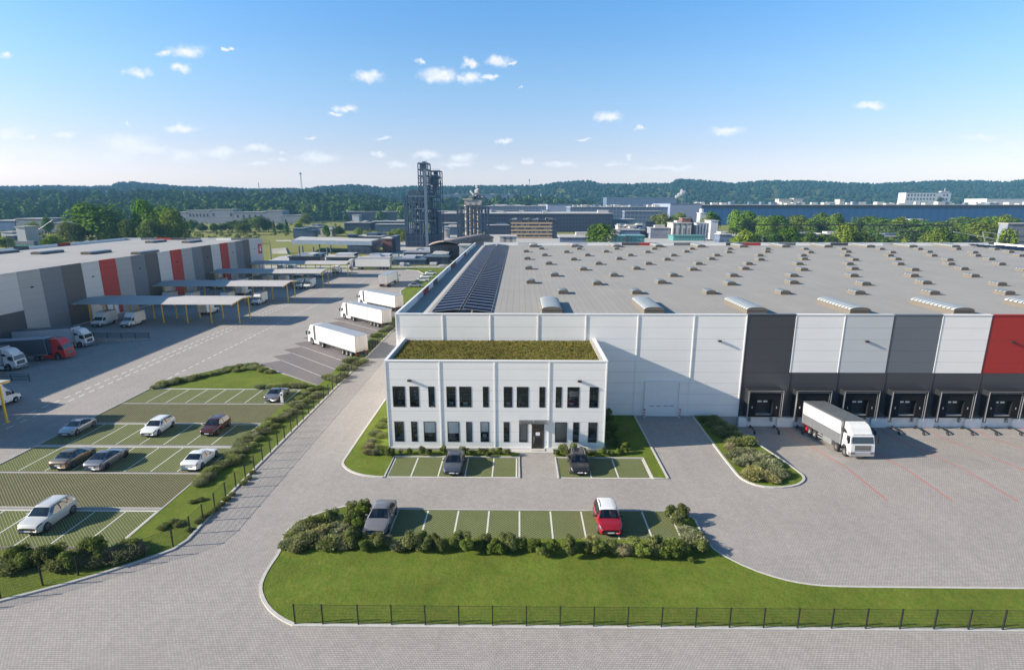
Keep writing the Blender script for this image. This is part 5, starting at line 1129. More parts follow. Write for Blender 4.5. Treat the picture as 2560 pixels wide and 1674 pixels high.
ck = MB(); ck.xprism([(-.22, 0), (.22, 0), (.10, .55), (-.10, .62)], -.16, .16); ck.box(-.5, -.16, -.12, .05, .0, .10); ck.box(-.1, .1, -.12, .12, .55, .72); ck_o = ck.build('wheel_chock', M['sign_red']); ck_o.location = (35.35, 63.5, RD + .01); tag(ck_o, 'red wheel stop beside the wheel guide behind the docked truck', 'wheel chock')
M['bol_red'] = pbr('bollard_red', (0.50, 0.02, 0.02), 0.45, var=0.06)
def bollard(x, y, lb):
    m = MB()
    for i in range(6): m.cyl((0, 0, .175*i), (0, 0, .175*(i+1)), .09, 12, mi=i % 2)
    m.cyl((0, 0, 1.05), (0, 0, 1.10), .09, 12, .05, 1); o = m.build('bollard', [M['plinth'], M['bol_red']]); o.location = (x, y, .003); tag(o, lb, 'bollard', 'striped bollards at the roller gate')
bollard(15.72, 65.0, 'red and white striped bollard left of the white roller gate'); bollard(20.12, 65.0, 'red and white striped bollard right of the white roller gate')
ch = tag(empty('charging_post', (-31.65, 69.45, .02)), 'slim white charging post beside the grey saloon', 'charging post')
c_ = MB(); c_.box(-.16, .16, -.12, .12, 0, 1.45); bevel(c_.build('housing', M['trim'], ch), .04); MB().box(-.11, .11, -.128, -.121, 1.05, 1.3).build('screen', M['black_metal'], ch)
ccb = MB(); ccb.path([(.17, 0, 1.0), (.24, 0, .7), (.22, .1, .3), (.2, .3, .05)], .02); ccb.build('cable', M['black'], ch)
# ================================================================== hills, woods and haze
TOP = [(-400,470),(-100,468),(0,467.4),(129,465.5),(220,468),(282,467),(304,458),(341,456.6),(376,460),(457,467),(640,473.6),(783,472.8),(794,468.7),(896,463.4),(923,465.5),(960,471),(1000,469),(1052,467.4),(1103,466.6),(1200,465.7),(1340,465),(1397,457),(1474,454.5),(1500,461),(1674,460),(1686,450),(1728,451),(1837,460),(1840,457),(1900,454),(2021,453.5),(2112,459),(2188,460),(2294,455.6),(2430,452.6),(2505,457),(2560,449.6),(2700,449),(3000,452)]
def lin(ps, t):
    if t <= ps[0][0]: return ps[0][1]
    for (a, x), (b, y) in zip(ps, ps[1:]):
        if t <= b: return x + (y-x)*(t-a)/(b-a)
    return ps[-1][1]
def sstep(a, b, t): t = max(0, min(1, (t-a)/(b-a))); return t*t*(3-2*t)
HY = 2300.0
NEAR = [(-400,26),(0,34),(120,36),(300,38),(520,34),(640,36),(800,38),(900,30),(1010,12),(1080,16),(1200,26),(1330,24),(1440,14),(1560,0)]
def udir(u): d = ray(u, 508); return d[0]/d[1]
def uof(x, y): # inverse of udir
    lo, hi = -3000.0, 6000.0
    for _ in range(30):
        m = (lo+hi)/2
        if udir(m) < x/y: lo = m
        else: hi = m
    return lo
def hz_(u, y):
    zr = onY(u, lin(TOP, u) + 6.5, HY)[1]
    right = sstep(1050, 1250, u)
    far = zr * (sstep(1150 + 100*right, HY, y) ** (1.0 + .3*right)) * (1 - .55*sstep(HY, HY+1500, y))
    near = lin(NEAR, u) * sstep(760 + (180 if u > 1060 else 0), 1380, y) * (1 - .7*sstep(1450, 1900, y)) if u < 1560 else 0
    return max(far, near) + (3*mnoise.noise(Vector((u*.01, y*.004, 0))) if y > 1000 else 0)
m = MB(); US = list(range(-420, 3021, 20)); YSS = [740, 800, 860, 930, 1000, 1080, 1160, 1240, 1320, 1390, 1450, 1540, 1640, 1740, 1840, 1940, 2040, 2140, 2220, 2300, 2400, 2600, 2900, 3300]
for y in YSS:
    for u in US: m.v.append((udir(u)*y, y, hz_(u, y) - .3))
n = len(US); m.add([], [(j*n+i, j*n+i+1, (j+1)*n+i+1, (j+1)*n+i) for j in range(len(YSS)-1) for i in range(n-1)], 0, True)
M['hill'] = m_grass('hill_ground', (0.040, 0.060, 0.016), (0.075, 0.095, 0.028), (0.11, 0.115, 0.045), 0.4, 0.2)
struct('hill', m, M['hill'])
def m_wood(name, dark, light, sc_):
    m, nt, b = newmat(name); p = pos(nt); n1 = noise(nt, p, sc_, 4, .6); n2 = noise(nt, p, .35, 2)
    setc(nt, b.inputs['Base Color'], ramp(nt, mth(nt, 'MULTIPLY_ADD', n2, .5, mth(nt, 'MULTIPLY', n1, .55)), [(0.35, dark), (0.68, light)])); b.inputs['Roughness'].default_value = 1; b.inputs['Specular IOR Level'].default_value = 0; return m
M['wood_far'] = m_wood('far_wood', (0.004, 0.017, 0.014), (0.016, 0.042, 0.030), .03); M['wood_near'] = m_wood('near_wood', (0.030, 0.068, 0.016), (0.085, 0.145, 0.034), .04); M['wood_light'] = m_wood('light_wood', (0.055, 0.100, 0.018), (0.150, 0.205, 0.045), .04); M['wood_dark'] = m_wood('conifer_wood', (0.012, 0.034, 0.014), (0.040, 0.078, 0.028), .04)
FRr = random.Random(17)
def lump(R, k=7):                                            # a low, ragged crown used for distant woods
    vs = []; fs = []
    for lv, (z, r) in enumerate(((0, .55), (.35, 1.0), (.7, .8), (1.0, .28))):
        for i in range(k): a = 2*PI*(i + .5*(lv % 2))/k; q = r*R.uniform(.75, 1.2); vs.append((math.cos(a)*q, math.sin(a)*q, z + R.uniform(-.1, .1)))
    for lv in range(3):
        for i in range(k): fs.append((lv*k+i, lv*k+(i+1) % k, (lv+1)*k+(i+1) % k, (lv+1)*k+i))
    fs.append(tuple(range(3*k, 4*k))); return vs, fs
LUMPS = [lump(FRr) for _ in range(10)]
w = MB()
for _ in range(10500):
    u = FRr.uniform(-120, 2680); y = FRr.uniform(1200, 2420) if FRr.random() < .8 else FRr.uniform(2200, 2360)
    h = hz_(u, y)
    if h < 8: continue
    if u < 1080 and y < 1500 and lin(NEAR, u) > 5: continue
    if 1100 < u < 1300 and 1400 < y < 1520: continue
    vs_, fs_ = FRr.choice(LUMPS); s = FRr.uniform(5, 9.5); hh = FRr.uniform(9, 17); x = udir(u)*y
    w.add([(x+a*s, y+b*s, h-2+c*hh) for a, b, c in vs_], fs_, 0, False)
tag(w.build('woods', M['wood_far']), 'dark wooded ridge of distant hills along the whole horizon', 'woods', kind='stuff')
# the nearer forest on the left: leafy crowns and spires
def crown_faces(seed, conifer):
    R = random.Random(seed); out = []
    for _ in range(150 if not conifer else 110):
        if conifer:
            t = R.random()**.8; a = R.uniform(0, 2*PI); r = (1-t)*.42*R.uniform(.6, 1.1)+.02; c = Vector((math.cos(a)*r, math.sin(a)*r, .08+.92*t)); nrm = Vector((math.cos(a), math.sin(a), .5))
        else:
            d = Vector((R.gauss(0,1), R.gauss(0,1), R.gauss(0,1)+.3)).normalized(); q = R.uniform(.75, 1.05)*(1+.18*math.sin(5*d.x+3*d.y+seed)); c = Vector((d.x*.40*q, d.y*.40*q, .56+d.z*.44*q)); nrm = d
        nrm = (nrm + Vector((R.gauss(0,.22), R.gauss(0,.22), R.gauss(0,.22)))).normalized(); a_ = nrm.orthogonal().normalized(); b_ = nrm.cross(a_); s = R.uniform(.06, .12)
        out.append((c-a_*s, c-b_*s, c+a_*s, c+b_*s))
    return out
CF = [crown_faces(i, i >= 5) for i in range(8)]
w = MB()
for _ in range(1750):
    u = FRr.uniform(-80, 1075) if FRr.random() < .86 else FRr.uniform(1075, 1480); y = FRr.triangular(775, 1450, 850) if u < 1075 else FRr.uniform(1020, 1380)
    if lin(NEAR, u) < 3: continue
    if 430 < u < 760 and y < 800: continue
    mi_ = 2 if (y > 1050 and FRr.random() < .6) else FRr.choice((0, 0, 1, 2))
    h = hz_(u, y); x = udir(u)*y; k = FRr.choice(CF if y > 1000 else CF[:5]*2 + CF[5:]); H_ = FRr.uniform(14, 25); r = H_*FRr.uniform(.75, 1.15)
    for f in k: w.add([(x+p.x*r, y+p.y*r, h-1+p.z*H_) for p in f], [(0,1,2,3)], mi_)
tag(w.build('forest', [M['wood_near'], M['wood_light'], M['wood_dark']]), 'dense mixed forest rising behind the pale old mill buildings on the left', 'forest', kind='stuff')
# undergrowth on the meadow
w = MB()
for _ in range(950):
    u = FRr.uniform(-40, 1010); v = FRr.uniform(552, 612); x, y = G(u, v)
    if y < 236 or (650 < u < 960 and v > 592): continue
    H_ = FRr.uniform(1.2, 4.0); r = H_*FRr.uniform(.9, 1.6)
    for f in FRr.choice(CF[:5])[:60]: w.add([(x+p.x*r, y+p.y*r, p.z*H_-.4) for p in f], [(0,1,2,3)])
M['scrub'] = m_wood('scrub_leaf', (0.055, 0.085, 0.016), (0.17, 0.19, 0.045), .05)
tag(w.build('undergrowth', M['scrub']), 'low yellow green scrub dotting the waste ground behind the yard', 'undergrowth', kind='stuff')
# ================================================================== single trees
M['leaf_tree'] = m_leaf('tree_leaf', (0.050, 0.095, 0.012), (0.145, 0.215, 0.028), (0.23, 0.29, 0.045), .3, .18)
M['leaf_lime'] = m_leaf('lime_tree_leaf', (0.075, 0.110, 0.014), (0.20, 0.245, 0.032), (0.31, 0.325, 0.055), .3, .18)
M['leaf_dark'] = m_leaf('dark_tree_leaf', (0.034, 0.068, 0.018), (0.095, 0.150, 0.034), (0.155, 0.215, 0.052), .2, .18)
def make_tree(seed, mat, rx, H_, name, spire=False):
    root = empty(name); R = random.Random(seed)
    tm = MB(); tm.cyl((0,0,-.2), (0.1,0,H_*.45), .32, 8, .20)
    for i in range(6): a = 2*PI*i/6 + seed; tm.cyl((0.05,0,H_*(.2+.04*i)), (math.cos(a)*rx*.55, math.sin(a)*rx*.55, H_*(.48+.05*i)), .14, 6, .05)
    tm.build('trunk', M['bark'], root)
    if spire:
        mb = MB()
        for _ in range(1500):
            t = R.random()**.8; a = R.uniform(0, 2*PI); r = (1-t)*rx*R.uniform(.35, 1.08)+.1; c = Vector((math.cos(a)*r, math.sin(a)*r, H_*(.06+.94*t))); nrm = (Vector((math.cos(a), math.sin(a), .6)) + Vector((R.gauss(0,.5),)*3)).normalized(); a_ = nrm.orthogonal().normalized(); b_ = nrm.cross(a_); s = R.uniform(.2, .42)
            mb.add([c-a_*s, c-b_*s*.6, c+a_*s, c+b_*s*.6], [(0,1,2,3)])
    else:
        mb = leafcloud(seed, 3000, (rx, rx, H_*.52), .40, 16, .4, .40, c=(0, 0, -.02*H_))
    mb.build('crown', M[mat], root); return root
TP = {}
for key, args in dict(a=(1,'leaf_tree',5.2,14,'broadleaf_tree'), b=(2,'leaf_tree',4.2,14,'broadleaf_tree'), c=(3,'leaf_lime',5.2,13,'lime_green_tree'), d=(4,'leaf_dark',4.8,14,'dark_tree'), e=(5,'leaf_lime',4.6,11,'lime_green_tree'), f=(6,'leaf_dark',2.6,13,'conifer')).items():
    TP[key] = [make_tree(*args, spire=(key == 'f')), False, args[2], args[3]]
TREES = []
def tree(u, vt, Y, hwpx, key, row):
    t = TP[key]; o = t[0] if not t[1] else copy_tree(t[0]); t[1] = True
    x, zt = onY(u, vt, Y); k = Y*1.03/FPX; sx = hwpx*(1.15 if u < 1400 else 1.42)*k/t[2]; sz = zt/t[3]
    o.location = (x, Y, 0); o.scale = (sx, sx, max(.1, sz)); o.rotation_euler = (0, 0, SR.uniform(0, 6.28)); TREES.append((u, o, key, row))
for u, vt, Y, hw, key in [(231,506,350,54,'a'),(196,540,352,30,'b'),(350,497,360,26,'b'),(405,513,356,40,'a'),(432,530,348,28,'c'),(322,552,345,24,'c'),(275,556,350,26,'e'),(296,552,380,16,'d'),(375,548,342,26,'a'),(168,556,340,24,'e'),(112,538,470,12,'d'),(80,555,400,13,'e'),(128,590,300,22,'e'),(10,592,320,18,'e'),(46,570,430,12,'d')]: tree(u, vt, Y, hw, key, 'behind the striped hall')
for u, vt, Y, hw, key in [(460,553,520,10,'e'),(481,546,520,11,'d'),(505,556,500,11,'d'),(532,556,500,10,'d'),(554,556,510,9,'d'),(570,552,520,11,'d'),(592,548,520,15,'d'),(618,541,560,16,'d'),(605,556,470,18,'a'),(644,537,520,24,'d'),(668,552,520,13,'d'),(683,551,500,6,'f'),(714,548,500,9,'f'),(745,552,480,11,'e'),(759,534,640,13,'c'),(700,556,520,10,'d'),(815,562,420,10,'b'),(843,563,450,13,'d'),(996,572,400,16,'e'),(1012,578,390,12,'c'),(975,580,390,12,'e'),(895,570,440,9,'e')]: tree(u, vt, Y, hw, key, 'before the pale mill buildings')
tree(1503, 558, 330, 24, 'b', 'beside the beige office block')
for u, vt, Y, hw, key in [(1640,540,520,14,'c'),(1656,535,520,16,'c'),(1680,540,520,14,'e'),(1705,533,540,16,'c'),(1724,540,540,10,'d'),(1768,543,440,16,'c'),(1778,528,450,16,'b')]: tree(u, vt, Y, hw, key, 'around the small factory')
QT = [(20,470,16,'a'),(100,484,18,'b'),(170,530,14,'d'),(230,520,16,'a'),(300,540,18,'d'),(345,518,20,'b'),(415,545,16,'d'),(470,513,16,'d'),(545,530,22,'c'),(610,545,18,'a'),(660,545,16,'d'),(710,498,16,'b'),(770,540,20,'a'),(850,502,14,'b'),(805,520,16,'d'),(1040,515,15,'d'),(1110,530,22,'a'),(1160,545,16,'d'),(1225,545,30,'a'),(1290,560,20,'d'),(1350,550,16,'b'),(1510,615,18,'a'),(1560,605,18,'d'),(1690,595,22,'c'),(1750,575,18,'d'),(1820,530,15,'d'),(1880,533,15,'d'),(1960,588,30,'c'),(2035,590,28,'c'),(2120,605,26,'c'),(1890,600,24,'a'),(2040,523,16,'d'),(2100,535,16,'d'),(2170,550,16,'d'),(2290,530,14,'d'),(2210,620,18,'c'),(1430,620,20,'d')]
for i, (x, y, hw, key) in enumerate(QT): tree(1840+x/3.3056, 380+y/3.3056, 430 + 18*((i*7) % 5) if y < 560 else 360 + 10*(i % 4), hw, key, 'before the long blue hall')
EXT = random.Random(44)
for i in range(34):
    x = 20 + 2340*i/34 + EXT.uniform(-20, 20); y = EXT.uniform(525, 600); tree(1840+x/3.3056, 380+y/3.3056, EXT.uniform(385, 480), EXT.uniform(12, 20), EXT.choice('abbdcd'), 'before the long blue hall')
for x, y, hw, key in [(90,650,18,'e'),(20,690,14,'e'),(300,650,14,'d'),(450,620,16,'b'),(590,652,16,'a'),(740,672,15,'a'),(910,598,22,'c'),(960,650,16,'e'),(1060,662,16,'c'),(1280,705,9,'e'),(1390,712,9,'e'),(1650,640,20,'c'),(1800,650,22,'a'),(2260,640,16,'c'),(160,660,12,'d'),(390,680,12,'e'),(1180,660,18,'d')]: tree(1840+x/3.3056, 380+y/3.3056, 318, hw, key, 'just beyond the warehouse roof')
ADJ = dict(a='broad green tree', b='tall green tree', c='yellow green tree', d='dark green tree', e='small lime green tree', f='slim dark conifer')
by = {}
for u, o, k, row in TREES: by.setdefault((k, row), []).append((u, o))
for (k, row), L in by.items():
    L.sort(key=lambda t: t[0])
    for i, (u, o) in enumerate(L): tag(o, (ADJ[k] + ' ' + row) if len(L) == 1 else f'{ordn(i)} {ADJ[k]} from the left {row}', 'tree', 'trees ' + row)
# ================================================================== buildings beyond the site
def m_facade(name, wall, win, px_, pz, fx=.35, fz=.3, rough=.5, dirt=.12):
    m, nt, b = newmat(name); p = pos(nt); s = nd(nt, 'SeparateXYZ', {0: p})
    def ln(v, k, w):
        t = mth(nt, 'ABSOLUTE', mth(nt, 'SUBTRACT', mth(nt, 'FRACT', mth(nt, 'MULTIPLY', v, 1/k)), .5))
        return mth(nt, 'LESS_THAN', t, w)
    g = mth(nt, 'MULTIPLY', ln(mth(nt, 'ADD', s.outputs[0], s.outputs[1]), px_, fx), ln(s.outputs[2], pz, fz))
    n1 = noise(nt, p, .12, 5, .65); n2 = noise(nt, nd(nt, 'VectorMath', {0: p, 1: (.5, .5, .06)}, operation='MULTIPLY').outputs[0], 1.0, 4)
    c = mixc(nt, g, wall, win); c = nd(nt, 'VectorMath', {0: c, 'Scale': mth(nt, 'ADD', mth(nt, 'MULTIPLY_ADD', n1, dirt*2, 1-dirt), mth(nt, 'MULTIPLY_ADD', n2, dirt*2, -dirt))}, operation='SCALE').outputs[0]
    setc(nt, b.inputs['Base Color'], c); b.inputs['Roughness'].default_value = rough; return m
M['f_dark'] = m_facade('dark_glass_facade', (0.035, 0.050, 0.085), (0.018, 0.028, 0.055), 3.0, 3.2, .40, .36, .3)
M['f_blue'] = m_facade('blue_cladding', (0.014, 0.070, 0.190), (0.018, 0.082, 0.215), 9, 40, .30, .45); M['f_band'] = pbr('black_parapet', (0.016, 0.024, 0.040), .5)
M['f_slate'] = m_facade('slate_facade', (0.110, 0.145, 0.215), (0.060, 0.085, 0.140), 4.5, 4.2, .34, .24); M['f_lav'] = pbr('lavender_panel', (0.20, 0.235, 0.345), .6, var=.05, vscale=.1)
M['f_pale'] = m_facade('weathered_concrete', (0.185, 0.20, 0.24), (0.165, 0.18, 0.22), 11, 5, .4, .3, .9, .2); M['f_window'] = pbr('dark_window', (0.035, 0.045, 0.065), .15, var=.2)
M['f_beige'] = pbr('beige_band', (0.36, 0.27, 0.17), .8, var=.08); M['f_brick'] = pbr('red_brown_brick', (0.17, 0.075, 0.060), .85, var=.2); M['f_brown'] = m_roof('brown_sheet_roof', (0.26, 0.205, 0.185), 2.2)
M['f_steel'] = pbr('blue_grey_steel', (0.050, 0.085, 0.135), .5, .3, var=.15, vscale=.4); M['f_steel2'] = pbr('light_blue_grey_steel', (0.125, 0.175, 0.235), .5, .3, var=.15, vscale=.4); M['f_dirty'] = m_facade('dirty_white_silo', (0.44, 0.41, 0.38), (0.22, 0.20, 0.19), 3.5, 9, .22, .40, .8, .3)
M['f_white'] = pbr('white_render', (0.42, 0.43, 0.46), .7, var=.08, vscale=.2); M['f_teal'] = m_facade('teal_glass_roof', (0.055, 0.22, 0.23), (0.12, 0.27, 0.25), 2.2, 30, .3, .5, .3); M['f_light_roof'] = pbr('pale_roof', (0.40, 0.385, 0.37), .7, var=.15, vscale=.15)
def xz(u, v, Y): return onY(u, v, Y)
def hall(name, uL, uR, vt, Y, depth, wall, roof, label, z0=0.0, cat='building', group=None, units=0, band=None, seed=1, unit_mat='f_light_roof', unit_h=2.2):
    x0, zt = xz(uL, vt, Y); x1, _ = xz(uR, vt, Y); R = random.Random(seed)
    root = tag(empty(name, ((x0+x1)/2, Y, z0)), label, cat, group); cx, cy = (x0+x1)/2, Y
    L = lambda mb, nm, mt: mb.build(nm, M[mt], root)
    L(MB().box(x0-cx, x1-cx, 0, depth, 0, zt-z0-.4), 'wall', wall); L(MB().box(x0-cx-.5, x1-cx+.5, -.5, depth+.5, zt-z0-.395, zt-z0), 'roof', roof)
    if band: L(MB().box(x0-cx-.3, x1-cx+.3, -.45, -.05, zt-z0-band, zt-z0-.41), 'parapet', 'f_band')
    for i in range(units):
        a = R.uniform(x0-cx+3, x1-cx-8); wd = R.uniform(3, 12); y = R.uniform(2, depth*.9); h = unit_h*R.uniform(.5, 1.2)
        L(MB().box(a, min(a+wd, x1-cx-.5), y, y+R.uniform(3, 8), zt-z0+.002, zt-z0+h), 'roof_unit', unit_mat if R.random() < .75 else 'f_steel2')
    return root, cx, cy, x0, x1, zt
hall('blue_hall', 1755, 2760, 511.6, 690, 150, 'f_blue', 'f_light_roof', 'endless blue clad hall with a black parapet and white roof units beyond the trees', units=70, band=3.6, seed=4, unit_h=3.0)
hall('dark_glass_hall', 1100, 1533, 533, 520, 90, 'f_dark', 'f_light_roof', 'dark blue glazed hall behind the beige office block', units=10, seed=5)
hall('dark_long_hall', 855, 1120, 528.5, 800, 60, 'f_dark', 'f_light_roof', 'low dark hall with a pale roof left of the tall process tower', units=12, seed=6)
hall('annex', 880, 897, 537, 780, 15, 'f_white', 'f_light_roof', 'small white gate block in front of the low dark hall')
hall('slate_hall', 1426, 1676, 517, 700, 120, 'f_slate', 'f_light_roof', 'slate blue hall with a cluttered white roof line, right of the glazed hall', units=40, seed=7)
hall('lavender_block', 1676, 1755, 508.5, 690, 90, 'f_lav', 'f_slate', 'plain lavender blue block between the slate hall and the blue hall')
hall('panel_block', 1369, 1429, 510.5, 760, 60, 'f_lav', 'f_slate', 'plain pale blue panel block behind the glazed hall')
hall('grey_hall', 1212, 1369, 515, 800, 80, 'f_slate', 'f_light_roof', 'grey hall with a bright white roof edge behind the second tower', units=22, seed=8)
hall('strip_shed', 1562, 1652, 527.5, 640, 14, 'f_slate', 'f_white', 'long shed with a bright white roof strip before the slate hall')
hall('strip_shed', 1533, 1586, 547.5, 560, 14, 'f_steel2', 'f_white', 'short shed with a white roof strip right of the glazed hall')
hall('far_hall', 1103, 1297, 485.5, 1450, 60, 'f_slate', 'f_white', 'far hall with two white roof lines on the hillside behind the steam', z0=18, units=4)
hall('far_hall', 1517, 1692, 494, 1400, 60, 'f_slate', 'f_white', 'far long hall at the hill foot beside the small white plume', z0=14)
hall('far_hall', 2468, 2640, 496.5, 1200, 60, 'f_white', 'f_light_roof', 'far white hall at the right picture edge under the hill', z0=14)
r, cx, cy, x0, x1, zt = hall('white_chapel', 1331, 1370, 497, 1400, 20, 'f_white', 'f_light_roof', 'tiny white building with a spire on the hill foot', z0=20)
MB().cyl((2, 5, zt-20), (2, 5, zt-20+14), 1.2, 8, .5).build('spire', M['f_white'], r)
for i, (u0, u1, vt, lb) in enumerate(((1948, 1980, 497, 'low brown cluster of sheds left on the hill foot above the blue hall'), (1985, 2008, 495.5, 'small grey shed right of the brown sheds above the blue hall'), (2100, 2112, 498, 'tiny white hut on the hill foot above the blue hall'))): hall('hill_shed', u0, u1, vt, 1250, 20, 'f_dirty', 'f_light_roof', lb, z0=18, group='sheds at the foot of the hill')
# white office on the hill with two rows of windows
r, cx, cy, x0, x1, zt = hall('white_office', 2266, 2379, 481, 1300, 26, 'f_white', 'f_slate', 'white two storey office with square windows in front of the wooded hill', z0=22)
wd = (x1-x0)/14
for k in range(13):
    if k in (9, 10): continue
    for z in (zt-22-8.2, zt-22-16.5): MB().box(x0-cx+wd*(k+.55), x0-cx+wd*(k+1.0), -.2, -.02, z, z+4.2).build('window', M['f_window'], r)
leafcloud(5, 500, (6, 1.2, 9), .9, 8).build('climber', M['wood_near'], r).location = (x0-cx+wd*10.6, -1.0, 2)
MB().box(x0-cx+wd*11.2, x1-cx-2, 4, 12, zt-22, zt-22+3).build('roof_house', M['f_light_roof'], r); MB().cyl((x1-cx-10, 8, zt-22+3), (x1-cx-10, 8, zt-22+9), .6).build('mast', M['f_white'], r)
# beige office block with dark ribbon windows
Yb = 425; x0, zt = xz(1277, 551, Yb); x1, _ = xz(1381, 551, Yb); bo = tag(empty('beige_office', ((x0+x1)/2, Yb, 0)), 'beige office block with dark ribbon windows just beyond the warehouse roof', 'building'); hw = (x1-x0)/2
nfl = 5; fh = zt/nfl
for k in range(nfl):
    z = k*fh; MB().box(-hw, hw, 0, 18, z, z+fh*.52).build('spandrel', M['f_beige'], bo)
    MB().box(-hw, hw, .35, 17.6, z+fh*.52+.003, z+fh-.003).build('ribbon_window', M['f_window'], bo)
    mm = MB(); R = random.Random(k)
    for i in range(22):
        if R.random() < .45: a = -hw+.6+i*(2*hw-1.2)/22; mm.box(a, a+.9, .25, .34, z+fh*.55, z+fh*.97, 0)
    mm.build('window_post', M['f_pale'], bo)
MB().box(hw+.02, hw+3.6, 0, 18, 0, zt).build('stair_wall', M['f_dark'], bo); MB().box(-hw-1.0, -hw-.02, 0, 18, 0, zt).build('side_wall', M['f_dark'], bo)
rr = MB(); rr.box(-hw-.5, hw+3.8, -.4, 18.4, zt+.003, zt+.5); rr.build('roof', M['f_band'], bo)
R = random.Random(2); ru = MB()
for _ in range(14): a = R.uniform(-hw, hw-2); ru.box(a, a+R.uniform(.6, 2.4), 2, 5, zt+.5, zt+R.uniform(.9, 2.0))
ru.build('roof_unit', M['f_light_roof'], bo)
# pale old mill range on the left
for i, (u0, u1, vt, nw, lb) in enumerate(((435, 466, 530, 0, 'low pale wing at the left end of the old mill range'), (466, 524, 525.5, 6, 'pale mill block with a row of small windows'), (524, 583, 523.2, 2, 'taller pale mill block with two dark windows'), (583, 662, 529.5, 5, 'long low pale mill wing below the forest'), (662, 705, 526, 0, 'blank pale mill block at the right of the range'), (705, 752, 537, 0, 'low ruined pale wing at the right end of the mill range'))):
    r, cx, cy, x0, x1, zt = hall('mill_building', u0, u1, vt, 735, 22, 'f_pale', 'f_light_roof', lb, group='pale old mill buildings')
    for k in range(nw): xx = (x0-cx)*.75 + (x1-x0)*.75*k/max(1, nw-1); MB().box(xx-1, xx+1, -.15, -.02, zt*.52, zt*.74).build('window', M['f_window'], r)
for u0, u1, vt, wm, lb in ((-30, 36, 551, 'f_blue', 'blue fronted shed at the left picture edge below the forest'), (37, 106, 546, 'f_pale', 'grey weathered block at the left edge right of the blue shed'), (123, 162, 556, 'f_pale', 'grey wall with a white roof edge left of the large green tree')): hall('old_shed', u0, u1, vt, 500, 25, wm, 'f_light_roof', lb, group='old sheds at the left edge')
for i, (u0, u1, vt) in enumerate(((2, 30, 579), (14, 34, 588), (55, 72, 592), (38, 60, 566))): hall('white_shed', u0, u1, vt, 400-18*i, 10, 'f_white' if i != 1 else 'f_steel', 'f_light_roof', ['low white shed under the forest at the left edge', 'dark low shed with a pale roof at the left edge', 'tiny white shed near the power pole', 'small white shed behind the power pole'][i], group='old sheds at the left edge')
# lorry trailer, poles and wires at far left
lo = tag(empty('parked_lorry', (*G(60, 620), 0)), 'faded blue and white lorry parked behind the striped hall at far left', 'lorry')
MB().box(-5.5, 6.5, 0, 2.6, 1.0, 4.0).build('trailer', M['f_pale'], lo); MB().box(-8, -5.7, .1, 2.5, .6, 3.2).build('cab', P['slate'], lo); MB().box(-5.4, 6.4, .002-.03, -.002, 1.1, 2.2).build('stripe', M['f_teal'], lo); MB().box(-7.5, 6, .3, 2.3, .3, .98).build('chassis', M['under'], lo)
def pole(u, vt, Y, lb, arm=True, lamp=False):
    x, zt = xz(u, vt, Y); r = tag(empty('utility_pole' if not lamp else 'street_lamp', (x, Y, 0)), lb, 'pole'); MB().cyl((0,0,0), (0,0,zt), .22, 8, .14).build('mast', M['f_steel'], r)
    if arm: MB().box(-1.6, 1.6, -.1, .1, zt-.6, zt-.4).build('cross_arm', M['f_steel'], r)
    return r, x, zt
r, x, zt = pole(94, 573, 330, 'dark power pole with a heavy cross beam left of the big tree'); MB().box(-3, 3, -.3, .3, zt-2.2, zt-.8).build('transformer', M['f_steel'], r)
MB().path([(0, 0, zt-.4), (9.5, 1, zt+5.5)], .10).build('strut', M['alu'], r); MB().path([(9.5, 1, zt+5.5), (24, 2, zt+3)], .05).build('wire', M['alu'], r)
pole(15, 588, 300, 'slim dark pole at the left picture edge', False); pole(783, 538, 420, 'tall slim pole on the meadow by the dark container boxes', False); pole(674, 603, 262, 'slim pole beside the emblem wall', False); pole(1764, 560, 330, 'thin pole right of the white factory block', False)
# dark boxes, brick block, plant block
for u0, u1, vt, Y, d_, wm, rf_, lb in ((732, 759, 570.5, 420, 12, 'f_steel', 'f_steel2', 'dark steel box on the meadow, the taller one'), (759, 783, 575.5, 420, 9, 'f_steel', 'f_steel', 'dark steel box on the meadow, the lower one'), (955, 978, 595, 300, 14, 'f_brick', 'f_light_roof', 'red brown brick block at the foot of the process tower'), (978, 988, 590, 304, 12, 'f_steel', 'f_steel2', 'narrow dark block joined to the brick block'), (893, 955, 590, 340, 16, 'f_pale', 'f_light_roof', 'grey plant block with machinery on its roof behind the flat roofed pavilion'), (870, 889, 586.5, 335, 6, 'f_dark', 'f_steel', 'dark box above the pavilion roof')):
    hall('plant_block', u0, u1, vt, Y, d_, wm, rf_, lb, units=8 if u0 == 893 else 0, seed=9, unit_mat='f_steel', unit_h=1.4, group='blocks between the yard and the tower')
# flat roofed pavilion
pv = tag(empty('pavilion', (-96, 275, 0)), 'flat roofed pavilion on columns with a dark box under its right half', 'pavilion')
c = [G(729, 609.5, 4.6), G(930, 613.5, 4.6), G(955, 606.5, 4.6), G(752, 600.5, 4.6)]; c = [(x+96, y-275) for x, y in c]
MB().prism(c, 4.6, 6.7).build('roof', M['f_steel2'], pv); MB().prism([(c[0][0]+.8, c[0][1]+.8), (c[1][0]-.8, c[1][1]+.8), (c[2][0]-1, c[2][1]-1), (c[3][0]+.5, c[3][1]-.8)], 6.705, 6.8).build('roof_deck', M['f_light_roof'], pv)
b_ = [G(868, 612.5, 4.59), G(928, 613, 4.59), G(950, 607, 4.59), G(890, 606, 4.59)]; MB().prism([(x+96, y-275) for x, y in b_], 0, 4.59).build('cabin', M['f_dark'], pv)
for u, v in ((749, 638), (758, 637), (785, 640), (819, 641), (828, 634), (800, 632)):
    x, y = G(u, v); MB().cyl((x+96, y-275, 0), (x+96, y-275, 4.6), .38, 8).build('column', M['f_steel'], pv)
